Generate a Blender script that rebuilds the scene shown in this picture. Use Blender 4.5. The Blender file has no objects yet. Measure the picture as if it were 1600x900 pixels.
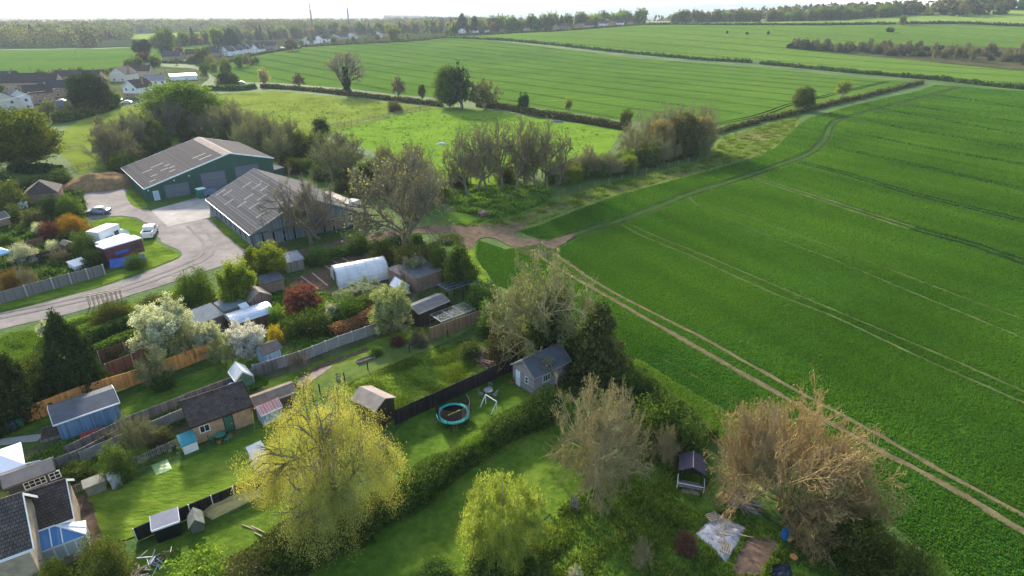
import bpy, bmesh, math, random
import numpy as np
from mathutils import Vector, Matrix

C = bpy.context.scene.collection
sc = bpy.context.scene
R = math.radians

# ------------------------------------------------------------------ camera, sky, sun, exposure
F = 920.0                       # focal length in pixels of a 1600 px wide picture
HZ = 20.0                       # row of the level horizon
CAMH = 37.0
PITCH = math.atan((450 - HZ) / F)
cam = bpy.data.cameras.new("camera"); camo = bpy.data.objects.new("camera", cam); C.objects.link(camo)
cam.sensor_width = 36; cam.lens = 36 * F / 1600
camo.location = (0, 0, CAMH); camo.rotation_euler = (math.pi / 2 - PITCH, 0, 0)
cam.clip_start = 0.5; cam.clip_end = 60000
sc.camera = camo

SUN_AZ, SUN_EL = -24.0, 23.0    # degrees left of the view direction, above the horizon
W = bpy.data.worlds.new("World"); sc.world = W; W.use_nodes = True
nt = W.node_tree; nt.nodes.clear()
sky = nt.nodes.new("ShaderNodeTexSky"); sky.sky_type = 'NISHITA'; sky.sun_disc = False
sky.sun_elevation = R(SUN_EL); sky.sun_rotation = R(SUN_AZ)
sky.air_density = 1.0; sky.dust_density = 1.5; sky.ozone_density = 1.0
bg = nt.nodes.new("ShaderNodeBackground"); bg.inputs[1].default_value = 0.15
wo = nt.nodes.new("ShaderNodeOutputWorld")
nt.links.new(sky.outputs[0], bg.inputs[0]); nt.links.new(bg.outputs[0], wo.inputs[0])
sl = bpy.data.lights.new("sun", 'SUN'); sl.energy = 3.4; sl.angle = R(4.0); sl.color = (1.0, 0.93, 0.80)
so = bpy.data.objects.new("sun", sl); C.objects.link(so)
sd = Vector((math.sin(R(SUN_AZ)) * math.cos(R(SUN_EL)), math.cos(R(SUN_AZ)) * math.cos(R(SUN_EL)), math.sin(R(SUN_EL))))
so.rotation_euler = sd.to_track_quat('Z', 'Y').to_euler()
sc.view_settings.view_transform = 'Standard'; sc.view_settings.look = 'None'
sc.view_settings.exposure = 1.42; sc.view_settings.gamma = 1
try:
    sc.cycles.use_denoising = True
    sc.cycles.max_bounces = 6; sc.cycles.diffuse_bounces = 3; sc.cycles.transmission_bounces = 4
    sc.cycles.transparent_max_bounces = 6; sc.cycles.volume_bounces = 1; sc.cycles.glossy_bounces = 2
except Exception: pass

# ------------------------------------------------------------------ terrain and picture-to-ground measuring
def ss(t):
    t = np.clip(t, 0, 1); return t * t * (3 - 2 * t)
def H(x, y):
    x = np.asarray(x, float); y = np.asarray(y, float)
    h = 24 * ss((y - 430) / 480) * ss((x + 450) / 800)
    h = h + 20 * ss((y - 560) / 450) * ss((x - 330) / 480)
    h = h - 45 * ss((y - 1150) / 900) * ss((x + 300) / 700)
    r = np.hypot(x, y)
    h = h + 170 * ss((r - 6500) / 4500) * (0.5 + 0.35 * ss((x + 2500) / 6000) + 0.12 * np.sin(x / 1400.0) + 0.06 * np.sin(x / 510.0))
    h = h + 14 * ss((r - 2200) / 1500) * np.sin(x / 900.0 + 1) * np.cos(y / 1100.0)
    return h
cP, sP = math.cos(PITCH), math.sin(PITCH)
def ray(px, py):
    u = (px - 800) / F; t = (450 - py) / F
    return (u, cP + t * sP, -sP + t * cP)
def G(px, py, z=None):
    """ground point seen at a pixel of the 1600x900 photograph"""
    d = ray(px, py)
    if z is None:
        if d[2] < -0.0125:
            s = -CAMH / d[2]
            if d[1] * s < 425: return Vector((d[0] * s, d[1] * s, 0))
        s = 400.0; prev = s
        while s < 12000:
            zz = CAMH + d[2] * s
            if zz <= float(H(d[0] * s, d[1] * s)):
                lo, hi = prev, s
                for _ in range(20):
                    m = (lo + hi) / 2
                    if CAMH + d[2] * m <= float(H(d[0] * m, d[1] * m)): hi = m
                    else: lo = m
                s = hi; break
            prev = s; s *= 1.01
        return Vector((d[0] * s, d[1] * s, float(H(d[0] * s, d[1] * s))))
    s = (z - CAMH) / d[2]
    return Vector((d[0] * s, d[1] * s, z))
def depth_of(p):
    return p[1] * cP - (p[2] - CAMH) * sP
def proj(p):
    dp = depth_of(p); up = p[1] * sP + (p[2] - CAMH) * cP
    return 800 + F * p[0] / dp, 450 - F * up / dp
def ztop(base, py):
    d = ray(800, py); return CAMH + d[2] * (base[1] / d[1])
def mpp(base): return depth_of(base) / F

# ------------------------------------------------------------------ materials
MATS = {}
def newmat(name):
    m = bpy.data.materials.new(name); m.use_nodes = True; n = m.node_tree; n.nodes.clear()
    out = n.nodes.new("ShaderNodeOutputMaterial"); return m, n, out
def noise(n, vec, scale, detail=4, rough=0.55):
    t = n.nodes.new("ShaderNodeTexNoise"); t.inputs['Scale'].default_value = scale
    t.inputs['Detail'].default_value = detail; t.inputs['Roughness'].default_value = rough
    if vec is not None: n.links.new(vec, t.inputs['Vector'])
    return t
def ramp(n, fac, stops):
    r = n.nodes.new("ShaderNodeValToRGB"); e = r.color_ramp.elements
    while len(e) < len(stops): e.new(0.5)
    for el, (p, c) in zip(e, stops): el.position = p; el.color = (*c, 1)
    n.links.new(fac, r.inputs[0]); return r
def coord(n, kind='Object', scale=(1, 1, 1), rot=0):
    tc = n.nodes.new("ShaderNodeTexCoord"); mp = n.nodes.new("ShaderNodeMapping")
    mp.inputs['Scale'].default_value = scale; mp.inputs['Rotation'].default_value = (0, 0, rot)
    n.links.new(tc.outputs[kind], mp.inputs[0]); return mp.outputs[0]
def mixc(n, fac, a, b, mode='MIX'):
    m = n.nodes.new("ShaderNodeMix"); m.data_type = 'RGBA'; m.blend_type = mode
    for s, v in ((m.inputs[0], fac), (m.inputs[6], a), (m.inputs[7], b)):
        if hasattr(v, 'is_output'): n.links.new(v, s)
        elif isinstance(v, tuple): s.default_value = (*v, 1) if len(v) == 3 else v
        else: s.default_value = v
    return m.outputs[2]
def math_(n, op, a, b=0.0):
    m = n.nodes.new("ShaderNodeMath"); m.operation = op
    for s, v in ((m.inputs[0], a), (m.inputs[1], b)):
        if hasattr(v, 'is_output'): n.links.new(v, s)
        else: s.default_value = v
    return m.outputs[0]

def plain(name, col, rough=0.8, var=0.25, scale=1.5, metal=0.0, spec=0.1, bump=0.0, emit=None):
    if name in MATS: return MATS[name]
    if rough >= .95: spec = 0.0
    m, n, out = newmat(name); b = n.nodes.new("ShaderNodeBsdfPrincipled")
    v = coord(n); t = noise(n, v, scale, 6, 0.65)
    lo = tuple(c * (1 - var) for c in col); hi = tuple(min(1, c * (1 + var)) for c in col)
    r = ramp(n, t.outputs[0], [(0.3, lo), (0.7, hi)])
    n.links.new(r.outputs[0], b.inputs['Base Color'])
    b.inputs['Roughness'].default_value = rough; b.inputs['Metallic'].default_value = metal
    b.inputs['Specular IOR Level'].default_value = spec
    if bump:
        bp = n.nodes.new("ShaderNodeBump"); bp.inputs['Distance'].default_value = bump
        t2 = noise(n, v, scale * 5, 4); n.links.new(t2.outputs[0], bp.inputs['Height']); n.links.new(bp.outputs[0], b.inputs['Normal'])
    n.links.new(b.outputs[0], out.inputs[0]); MATS[name] = m; return m

def boards(name, col, period=0.15, axis=0, rough=0.85, var=0.3, vertical=True, gapdark=0.55):
    """timber boards / corrugated sheet: grooves at a period along one local axis"""
    if name in MATS: return MATS[name]
    m, n, out = newmat(name); b = n.nodes.new("ShaderNodeBsdfPrincipled")
    tc = n.nodes.new("ShaderNodeTexCoord"); sp = n.nodes.new("ShaderNodeSeparateXYZ"); n.links.new(tc.outputs['Object'], sp.inputs[0])
    if axis == 3: a = math_(n, 'ADD', sp.outputs[0], sp.outputs[1])
    else: a = sp.outputs[axis]
    q = math_(n, 'DIVIDE', a, period); fr = math_(n, 'FRACT', q); fl = math_(n, 'FLOOR', q)
    wn = n.nodes.new("ShaderNodeTexWhiteNoise"); wn.noise_dimensions = '1D'; n.links.new(fl, wn.inputs['W'])
    t = noise(n, tc.outputs['Object'], 2.0, 6, 0.7)
    f = math_(n, 'ADD', math_(n, 'MULTIPLY', wn.outputs[0], 0.5), math_(n, 'MULTIPLY', t.outputs[0], 0.5))
    r = ramp(n, f, [(0.2, tuple(c * (1 - var) for c in col)), (0.75, tuple(min(1, c * (1 + var)) for c in col))])
    edge = math_(n, 'LESS_THAN', fr, 0.1)
    c2 = mixc(n, edge, r.outputs[0], tuple(c * gapdark for c in col))
    n.links.new(c2, b.inputs['Base Color']); b.inputs['Roughness'].default_value = rough
    b.inputs['Specular IOR Level'].default_value = 0.06
    bp = n.nodes.new("ShaderNodeBump"); bp.inputs['Distance'].default_value = 0.03; bp.inputs['Strength'].default_value = 0.6
    w = math_(n, 'SINE', math_(n, 'MULTIPLY', q, 2 * math.pi)); n.links.new(w, bp.inputs['Height']); n.links.new(bp.outputs[0], b.inputs['Normal'])
    n.links.new(b.outputs[0], out.inputs[0]); MATS[name] = m; return m

def bricks(name, c1, c2, mortar, w=0.23, h=0.075, ms=0.012, bumpd=0.01, plane='wall', rough=0.9):
    if name in MATS: return MATS[name]
    m, n, out = newmat(name); b = n.nodes.new("ShaderNodeBsdfPrincipled")
    tc = n.nodes.new("ShaderNodeTexCoord"); sp = n.nodes.new("ShaderNodeSeparateXYZ"); n.links.new(tc.outputs['Object'], sp.inputs[0])
    cb = n.nodes.new("ShaderNodeCombineXYZ")
    if plane == 'wall':
        n.links.new(math_(n, 'ADD', sp.outputs[0], sp.outputs[1]), cb.inputs[0]); n.links.new(sp.outputs[2], cb.inputs[1])
    else:
        n.links.new(sp.outputs[0 if plane == 'roofx' else 1], cb.inputs[0]); n.links.new(sp.outputs[1 if plane == 'roofx' else 0], cb.inputs[1])
    br = n.nodes.new("ShaderNodeTexBrick"); n.links.new(cb.outputs[0], br.inputs[0])
    br.inputs['Color1'].default_value = (*c1, 1); br.inputs['Color2'].default_value = (*c2, 1); br.inputs['Mortar'].default_value = (*mortar, 1)
    br.inputs['Scale'].default_value = 1; br.inputs['Mortar Size'].default_value = ms
    br.inputs['Brick Width'].default_value = w; br.inputs['Row Height'].default_value = h
    t = noise(n, tc.outputs['Object'], 1.3, 6, 0.7)
    r = ramp(n, t.outputs[0], [(0.3, (0.65, 0.65, 0.65)), (0.7, (1.25, 1.25, 1.2))])
    c = mixc(n, 1.0, br.outputs[0], r.outputs[0], 'MULTIPLY')
    n.links.new(c, b.inputs['Base Color']); b.inputs['Roughness'].default_value = rough; b.inputs['Specular IOR Level'].default_value = 0.2
    bp = n.nodes.new("ShaderNodeBump"); bp.inputs['Distance'].default_value = bumpd; bp.invert = True
    n.links.new(br.outputs['Fac'], bp.inputs['Height']); n.links.new(bp.outputs[0], b.inputs['Normal'])
    n.links.new(b.outputs[0], out.inputs[0]); MATS[name] = m; return m

def glass(name, col, rough=0.08):
    if name in MATS: return MATS[name]
    m, n, out = newmat(name); b = n.nodes.new("ShaderNodeBsdfPrincipled")
    b.inputs['Base Color'].default_value = (*col, 1); b.inputs['Roughness'].default_value = rough
    b.inputs['Specular IOR Level'].default_value = 0.8
    n.links.new(b.outputs[0], out.inputs[0]); MATS[name] = m; return m

def leafmat(name, c1, c2, tr=0.35, shift=0.05):
    if name in MATS: return MATS[name]
    c1 = tuple(x * .95 for x in c1); c2 = tuple(min(.85, x * 1.35) for x in c2)
    m, n, out = newmat(name)
    at = n.nodes.new("ShaderNodeAttribute"); at.attribute_name = 'var'
    c = ramp(n, at.outputs['Fac'], [(0.05, c1), (0.95, c2)]).outputs[0]
    oi = n.nodes.new("ShaderNodeObjectInfo")
    hs = n.nodes.new("ShaderNodeHueSaturation"); n.links.new(c, hs.inputs['Color'])
    n.links.new(math_(n, 'ADD', math_(n, 'MULTIPLY', oi.outputs['Random'], shift), 0.5 - shift / 2), hs.inputs['Hue'])
    n.links.new(math_(n, 'ADD', math_(n, 'MULTIPLY', oi.outputs['Random'], 0.4), 0.8), hs.inputs['Value'])
    d = n.nodes.new("ShaderNodeBsdfDiffuse"); t = n.nodes.new("ShaderNodeBsdfTranslucent"); mx = n.nodes.new("ShaderNodeMixShader")
    n.links.new(hs.outputs[0], d.inputs[0])
    warm = mixc(n, 1.0, hs.outputs[0], (1.25, 1.2, 0.6), 'MULTIPLY'); n.links.new(warm, t.inputs[0])
    mx.inputs[0].default_value = tr
    n.links.new(d.outputs[0], mx.inputs[1]); n.links.new(t.outputs[0], mx.inputs[2]); n.links.new(mx.outputs[0], out.inputs[0])
    MATS[name] = m; return m

def turf(name, dark, mid, light, big=0.05, small=1.2, bump=0.12, stretch=(1, 1, 1), rot=0, pos=(0.3, 0.5, 0.72), worn=None, wornpos=0.66, rows=None):
    """grass or crop: three-colour variation at two sizes and a bump; rows = (period, strength) along the mapped x"""
    if name in MATS: return MATS[name]
    m, n, out = newmat(name); b = n.nodes.new("ShaderNodeBsdfPrincipled")
    v = coord(n, 'Object', stretch, rot); v0 = coord(n, 'Object')
    t1 = noise(n, v0, big, 5, 0.6); t2 = noise(n, v, small, 5, 0.7); t3 = noise(n, v, small * 0.22, 4, 0.6)
    f = math_(n, 'ADD', math_(n, 'MULTIPLY', t1.outputs[0], 0.36), math_(n, 'ADD', math_(n, 'MULTIPLY', t2.outputs[0], 0.34), math_(n, 'MULTIPLY', t3.outputs[0], 0.30)))
    c = ramp(n, f, [(pos[0] + 0.06, dark), (pos[1], mid), (pos[2] - 0.08, light)]).outputs[0]
    hgt = math_(n, 'ADD', t2.outputs[0], math_(n, 'MULTIPLY', t3.outputs[0], 1.5))
    if rows:
        vr = coord(n, 'Object', (1, 1, 1), rot); sp = n.nodes.new("ShaderNodeSeparateXYZ"); n.links.new(vr, sp.inputs[0])
        wob = noise(n, vr, 0.25, 3)
        q = math_(n, 'ADD', math_(n, 'DIVIDE', sp.outputs[1], rows[0]), math_(n, 'MULTIPLY', wob.outputs[0], 1.2))
        s = math_(n, 'SINE', math_(n, 'MULTIPLY', q, 2 * math.pi))
        brk = noise(n, v0, 0.8, 4); s = math_(n, 'MULTIPLY', s, math_(n, 'MULTIPLY', brk.outputs[0], 2 * rows[1]))
        hgt = math_(n, 'ADD', hgt, s)
        c = mixc(n, math_(n, 'MAXIMUM', math_(n, 'MULTIPLY', s, -0.9), 0.0), c, tuple(x * 0.5 for x in dark))
    if worn:
        tw = noise(n, v0, 0.11, 6, 0.7)
        fw = ramp(n, tw.outputs[0], [(wornpos - 0.05, (0, 0, 0)), (wornpos + 0.06, (1, 1, 1))]).outputs[0]
        c = mixc(n, fw, c, worn)
    n.links.new(c, b.inputs['Base Color']); b.inputs['Roughness'].default_value = 1.0; b.inputs['Specular IOR Level'].default_value = 0.0
    bp = n.nodes.new("ShaderNodeBump"); bp.inputs['Distance'].default_value = bump
    n.links.new(hgt, bp.inputs['Height']); n.links.new(bp.outputs[0], b.inputs['Normal'])
    n.links.new(b.outputs[0], out.inputs[0]); MATS[name] = m; return m

# ------------------------------------------------------------------ objects
def link(name, me, parent=None, mat=None):
    o = bpy.data.objects.new(name, me); C.objects.link(o)
    if parent is not None: o.parent = parent
    if mat is not None and me is not None:
        me.materials.clear()
        for x in (mat if isinstance(mat, (list, tuple)) else [mat]): me.materials.append(x)
    return o
def tag(o, label=None, cat=None, group=None, kind=None):
    if label: o['label'] = label
    if cat: o['category'] = cat
    if group: o['group'] = group
    if kind: o['kind'] = kind
    return o
def empty(name, loc=(0, 0, 0), rz=0.0):
    o = bpy.data.objects.new(name, None); C.objects.link(o); o.location = loc; o.rotation_euler = (0, 0, rz); o.empty_display_size = 0.3
    return o
def copy_tree(o, parent=None):
    c = o.copy(); C.objects.link(c)
    if parent is not None: c.parent = parent
    for ch in [x for x in o.children]: copy_tree(ch, c)
    return c
def np_mesh(name, V, Q, var=None, tri=False):
    V = np.asarray(V, np.float32); Q = np.asarray(Q, np.int32); k = Q.shape[1]
    me = bpy.data.meshes.new(name)
    me.vertices.add(len(V)); me.vertices.foreach_set('co', V.ravel())
    me.loops.add(Q.size); me.loops.foreach_set('vertex_index', Q.ravel())
    me.polygons.add(len(Q)); me.polygons.foreach_set('loop_start', np.arange(0, Q.size, k, dtype=np.int32))
    me.polygons.foreach_set('loop_total', np.full(len(Q), k, np.int32))
    if var is not None:
        a = me.attributes.new('var', 'FLOAT', 'POINT'); a.data.foreach_set('value', np.asarray(var, np.float32))
    me.update(calc_edges=True); return me

class MB:
    def __init__(s): s.v = []; s.f = []
    def add(s, vs, fs, M=None):
        o = len(s.v)
        for p in vs:
            p = Vector(p)
            if M is not None: p = M @ p
            s.v.append(tuple(p))
        for f in fs: s.f.append(tuple(i + o for i in f))
        return s
    def box(s, x0, x1, y0, y1, z0, z1, M=None):
        return s.add([(x0, y0, z0), (x1, y0, z0), (x1, y1, z0), (x0, y1, z0), (x0, y0, z1), (x1, y0, z1), (x1, y1, z1), (x0, y1, z1)],
                     [(3, 2, 1, 0), (4, 5, 6, 7), (0, 1, 5, 4), (1, 2, 6, 5), (2, 3, 7, 6), (3, 0, 4, 7)], M)
    def tube(s, p0, p1, r0, r1=None, n=6, cap=True):
        r1 = r0 if r1 is None else r1; p0 = Vector(p0); p1 = Vector(p1); d = (p1 - p0)
        if d.length < 1e-6: return s
        d.normalize(); a = d.orthogonal().normalized(); b = d.cross(a)
        vs = []; 
        for p, r in ((p0, r0), (p1, r1)):
            for i in range(n):
                t = 2 * math.pi * i / n; vs.append(p + a * (r * math.cos(t)) + b * (r * math.sin(t)))
        fs = [(i, (i + 1) % n, n + (i + 1) % n, n + i) for i in range(n)]
        if cap: fs += [tuple(range(n))[::-1], tuple(range(n, 2 * n))]
        return s.add(vs, fs)
    def path(s, pts, r, n=6):
        for a, b in zip(pts, pts[1:]): s.tube(a, b, r, r, n)
        return s
    def prism(s, prof, y0, y1, axis='y', M=None):
        """profile of (a, z) points extruded along y (or x)"""
        n = len(prof); vs = []
        for y in (y0, y1):
            for a, z in prof: vs.append((a, y, z) if axis == 'y' else (y, a, z))
        fs = [tuple(range(n)), tuple(range(2 * n - 1, n - 1, -1))] + [(i, i + n, (i + 1) % n + n, (i + 1) % n) for i in range(n)]
        return s.add(vs, fs, M)
    def build(s, name, mat, parent=None, smooth=False, fix=True):
        me = bpy.data.meshes.new(name); me.from_pydata(s.v, [], s.f); 
        if fix:
            bm = bmesh.new(); bm.from_mesh(me); bmesh.ops.recalc_face_normals(bm, faces=bm.faces); bm.to_mesh(me); bm.free()
        me.update()
        if smooth:
            me.polygons.foreach_set('use_smooth', [True] * len(me.polygons))
        return link(name, me, parent, mat)

# ------------------------------------------------------------------ plants: numpy builders (unit size: height 1, radius 0.5)
def rnd_dirs(rg, n):
    v = rg.normal(size=(n, 3)); return v / np.linalg.norm(v, axis=1, keepdims=True)
def leaf_quads(rg, P, size, var, flat=0.0, aspect=0.55, hang=0.0):
    """diamond leaves (or leaf sprays) at points P"""
    n = len(P); a = rnd_dirs(rg, n); b = rnd_dirs(rg, n)
    if hang: a[:, 2] = -np.abs(a[:, 2]) - hang; a /= np.linalg.norm(a, axis=1, keepdims=True)
    if flat: a[:, 2] *= (1 - flat); a /= np.linalg.norm(a, axis=1, keepdims=True)
    b = np.cross(a, b); b /= np.linalg.norm(b, axis=1, keepdims=True) + 1e-9
    s = (size * (0.6 + 0.8 * rg.random(n)))[:, None] if np.isscalar(size) else (size * (0.6 + 0.8 * rg.random(n)))[:, None]
    V = np.stack([P + a * s, P + b * s * aspect, P - a * s, P - b * s * aspect], 1).reshape(-1, 3)
    Q = np.arange(4 * n).reshape(-1, 4); return V, Q, np.repeat(var, 4)
def branch_set(rg, S, D, L, Rr, up=0.15, wig=0.18):
    n = len(S); j = rg.normal(size=(n, 3)) * wig
    M1 = S + D * (L / 2)[:, None]; D2 = D + j; D2[:, 2] += up; D2 /= np.linalg.norm(D2, axis=1, keepdims=True)
    E = M1 + D2 * (L / 2)[:, None]; return M1, E, D2
def tubes3(P0, P1, r0, r1, k=3):
    n = len(P0); d = P1 - P0; d /= np.linalg.norm(d, axis=1, keepdims=True) + 1e-9
    h = np.where(np.abs(d[:, 2:3]) > 0.9, np.array([[1., 0, 0]]), np.array([[0, 0, 1.]]))
    a = np.cross(d, h); a /= np.linalg.norm(a, axis=1, keepdims=True) + 1e-9; b = np.cross(d, a)
    V = np.zeros((n, 2 * k, 3))
    for i in range(k):
        t = 2 * math.pi * i / k; o = a * math.cos(t) + b * math.sin(t)
        V[:, i] = P0 + o * r0[:, None]; V[:, k + i] = P1 + o * r1[:, None]
    base = (np.arange(n) * 2 * k)[:, None]
    Q = np.stack([np.concatenate([base + i, base + (i + 1) % k, base + k + (i + 1) % k, base + k + i], 1) for i in range(k)], 1).reshape(-1, 4)
    return V.reshape(-1, 3), Q
def children(rg, S, M1, E, D, D2, L, Rr, cnt, ang, ratio, tmin=0.25):
    n = len(S); idx = np.repeat(np.arange(n), cnt); t = tmin + (1 - tmin) * ((np.tile(np.arange(cnt), n) + rg.random(n * cnt)) / cnt)
    P = np.where((t < 0.5)[:, None], S[idx] + (M1[idx] - S[idx]) * (t * 2)[:, None], M1[idx] + (E[idx] - M1[idx]) * (t * 2 - 1)[:, None])
    base = D2[idx]; r = rnd_dirs(rg, len(idx)); perp = np.cross(base, r); perp /= np.linalg.norm(perp, axis=1, keepdims=True) + 1e-9
    a = np.radians(ang * (0.6 + 0.7 * rg.random(len(idx))))
    Dn = base * np.cos(a)[:, None] + perp * np.sin(a)[:, None]
    Ln = L[idx] * ratio * (0.6 + 0.7 * rg.random(len(idx))) * (1.15 - 0.45 * t)
    return P, Dn, Ln, Rr[idx] * 0.55 * (1.1 - 0.4 * t)
def skeleton(seed, levels=((9, 48, .62), (7, 42, .55), (6, 40, .5), (5, 40, .5), (4, 42, .55)), trunk=0.45, limb=0.42, up=0.12, r0=0.022, lean=0.05, multi=1, tmin=0.35, droop=0):
    rg = np.random.default_rng(seed)
    S = np.zeros((multi, 3)); S[:, :2] = rg.normal(size=(multi, 2)) * (0.03 if multi > 1 else 0)
    D = np.tile([0, 0, 1.0], (multi, 1)) + rg.normal(size=(multi, 3)) * (lean if multi == 1 else 0.33); D /= np.linalg.norm(D, axis=1, keepdims=True)
    L = np.full(multi, trunk) * (0.8 + .4 * rg.random(multi)); Rr = np.full(multi, r0 / math.sqrt(multi))
    out = []
    for lv in range(len(levels) + 1):
        u = up if lv else 0.0
        if droop and lv >= 2: u = -droop
        M1, E, D2 = branch_set(rg, S, D, L, Rr, u, 0.05 if lv == 0 else 0.2)
        out.append((S, M1, E, L, Rr))
        if lv == len(levels): break
        cnt, ang, ratio = levels[lv]
        if lv == 0:
            cnt0 = max(3, cnt // multi)
            P, Dn, Ln, Rn = children(rg, S, M1, E, D, D2, np.full(multi, limb / ratio), Rr * 1.2, cnt0, ang, ratio, tmin)
            # a leader carries on
            P = np.vstack([P, E]); Dn = np.vstack([Dn, D2]); Ln = np.append(Ln, np.full(multi, limb * 0.55)); Rn = np.append(Rn, Rr * 0.7)
        else: P, Dn, Ln, Rn = children(rg, S, M1, E, D, D2, L, Rr, cnt, ang, ratio)
        S, D, L, Rr = P, Dn, Ln, Rn
    return rg, out
def norm_fit(parts_V, pts, height=1.0, rad=0.5, round_=1.0, seed=1):
    """scale to unit size and bring the crown towards a full, slightly uneven dome"""
    z = np.percentile(pts[:, 2], 99.3); r = np.percentile(np.hypot(pts[:, 0], pts[:, 1]), 97)
    own = any(V is pts for V in parts_V); rg = np.random.default_rng(seed + len(pts))
    for V in parts_V + ([] if own else [pts]): V[:, 2] /= z; V[:, :2] *= .5 / r
    c = np.array([0, 0, .5]); NA, NE = 10, 7
    def polar(V):
        v = (V - c) * 2; m = np.linalg.norm(v, axis=1) + 1e-9
        return v, m, (np.arctan2(v[:, 1], v[:, 0]) / 6.28318 % 1) * NA, (np.arcsin(np.clip(v[:, 2] / m, -1, 1)) / 3.14159 + .5) * (NE - 1)
    v, m, a, e = polar(pts); T = np.ones((NA, NE))
    for i in range(NA):
        for j in range(NE):
            w = (np.abs((a - i + NA / 2) % NA - NA / 2) < .9) & (np.abs(e - j) < .8)
            if w.sum() > 8: T[i, j] = np.clip(1.0 * (1 + rg.uniform(-.07, .07)) / np.percentile(m[w], 90), .42, 2.3)
            if j < 2: T[i, j] = min(T[i, j], 1.0)
    T[:, -1] = T[:, -1].mean(); T[:, 0] = T[:, 0].mean()
    for V in parts_V + ([] if own else [pts]):
        v, m, a, e = polar(V); i0 = np.floor(a).astype(int) % NA; i1 = (i0 + 1) % NA; fa = a - np.floor(a); j0 = np.clip(np.floor(e).astype(int), 0, NE - 2); fe = e - j0
        f = (T[i0, j0] * (1 - fa) + T[i1, j0] * fa) * (1 - fe) + (T[i0, j0 + 1] * (1 - fa) + T[i1, j0 + 1] * fa) * fe
        w = ss(m / .7) * ss((V[:, 2] + .02) / .25); V[:] = c + v * (1 + (f - 1) * w * round_)[:, None] / 2
        V[:, 2] *= height; V[:, :2] *= rad / .5
def wood_parts(out, split, rmin, kthin=3):
    """tubes for branch levels: below split -> trunk, the rest -> twigs"""
    A = []; B = []
    for lv, (S, M1, E, L, Rr) in enumerate(out):
        r = np.maximum(Rr, rmin)
        k = 7 if lv == 0 else (5 if lv == 1 else 3)
        for P0, P1, f0, f1 in ((S, M1, 1.0, .82), (M1, E, .82, .55)):
            if lv == 0 and f0 == 1.0: V, Q = tubes3(P0, P1, r * 1.5, r * 1.0, k)
            elif lv >= 4: V, Q = tubes3(P0, P1, r * f0, r * f1 * .5, 3)
            else: V, Q = tubes3(P0, P1, r * f0, r * f1, k)
            (A if lv < split else B).append((V, Q))
    def join(lst):
        if not lst: return np.zeros((0, 3)), np.zeros((0, 4), int)
        o = 0; Vs = []; Qs = []
        for V, Q in lst: Vs.append(V); Qs.append(Q + o); o += len(V)
        return np.vstack(Vs), np.vstack(Qs)
    return join(A), join(B)

PROTO = {}
def proto_bare(key, seed, mats, buds=0, budsize=0.008, rmin=0.0012, ivy=0, split=3, **kw):
    rg, out = skeleton(seed, **kw)
    (VA, QA), (VB, QB) = wood_parts(out, split, rmin)
    tips = out[-1][2].copy(); parts = [VA, VB]
    res = {'trunk': (VA, QA, None, mats[0]), 'twigs': (VB, QB, None, mats[1])}
    if buds:
        i = rg.integers(0, len(tips), buds); P = tips[i] + rg.normal(size=(buds, 3)) * 0.012
        V, Q, va = leaf_quads(rg, P, budsize, rg.random(buds)); parts.append(V); res['crown'] = (V, Q, va, mats[2])
    norm_fit(parts, tips)
    if ivy:
        S, M1, E, L, Rr = out[0]; n = ivy; zz = rg.random(n) ** 0.8 * 0.62
        aa = rg.random(n) * 6.283; rr = (0.055 + 0.04 * rg.random(n)) * (1.1 - zz) * (1 + 0.5 * np.sin(zz * 23 + aa * 2))
        P = np.stack([np.cos(aa) * rr, np.sin(aa) * rr, zz], 1); V, Q, va = leaf_quads(rg, P, 0.014, rg.random(n))
        res['ivy'] = (V, Q, va, mats[3])
    PROTO[key] = {k: (np_mesh(key + '_' + k, v[0], v[1], v[2] if v[2] is not None else np.full(len(v[0]), .5)), v[3]) for k, v in res.items()}
def proto_leafy(key, seed, mats, per=30, clump=0.05, leaf=0.016, weep=0, fill=0, rmin=0.002, split=4, zsq=1.0, **kw):
    kw.setdefault('levels', ((9, 55, .62), (7, 45, .6), (6, 45, .55)))
    rg, out = skeleton(seed, **kw)
    (VA, QA), _ = wood_parts(out, 9, rmin)
    tips = np.vstack([out[-1][2], out[-1][1]]); norm_fit([VA, tips], tips.copy(), 1.0 - clump * 1.2, 0.5 - clump)
    n = len(tips); cv = rg.random(n)
    idx = np.repeat(np.arange(n), per); off = rg.normal(size=(n * per, 3)) * clump * np.array([1, 1, 0.75])
    P = tips[idx] + off
    if weep:
        f = rg.random(len(P)) ** 0.7; c = tips[idx]; out_ = c.copy(); out_[:, 2] = 0; out_ /= np.linalg.norm(out_, axis=1, keepdims=True) + 1e-6
        P = c + off * 0.45 + out_ * (f * 0.10 * weep)[:, None]; P[:, 2] -= f * 0.30 * weep * (0.4 + cv[idx] * 1.1)
    P = P[P[:, 2] > 0.03]; m = len(P)
    var = 0.55 * np.resize(cv[idx], m) + 0.45 * rg.random(m)
    V, Q, va = leaf_quads(rg, P, leaf, var, aspect=0.22 if weep else 0.6, hang=1.2 if weep else 0)
    PROTO[key] = {'trunk': (np_mesh(key + '_trunk', VA, QA, np.full(len(VA), .5)), mats[0]), 'crown': (np_mesh(key + '_crown', V, Q, va), mats[1])}
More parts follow.
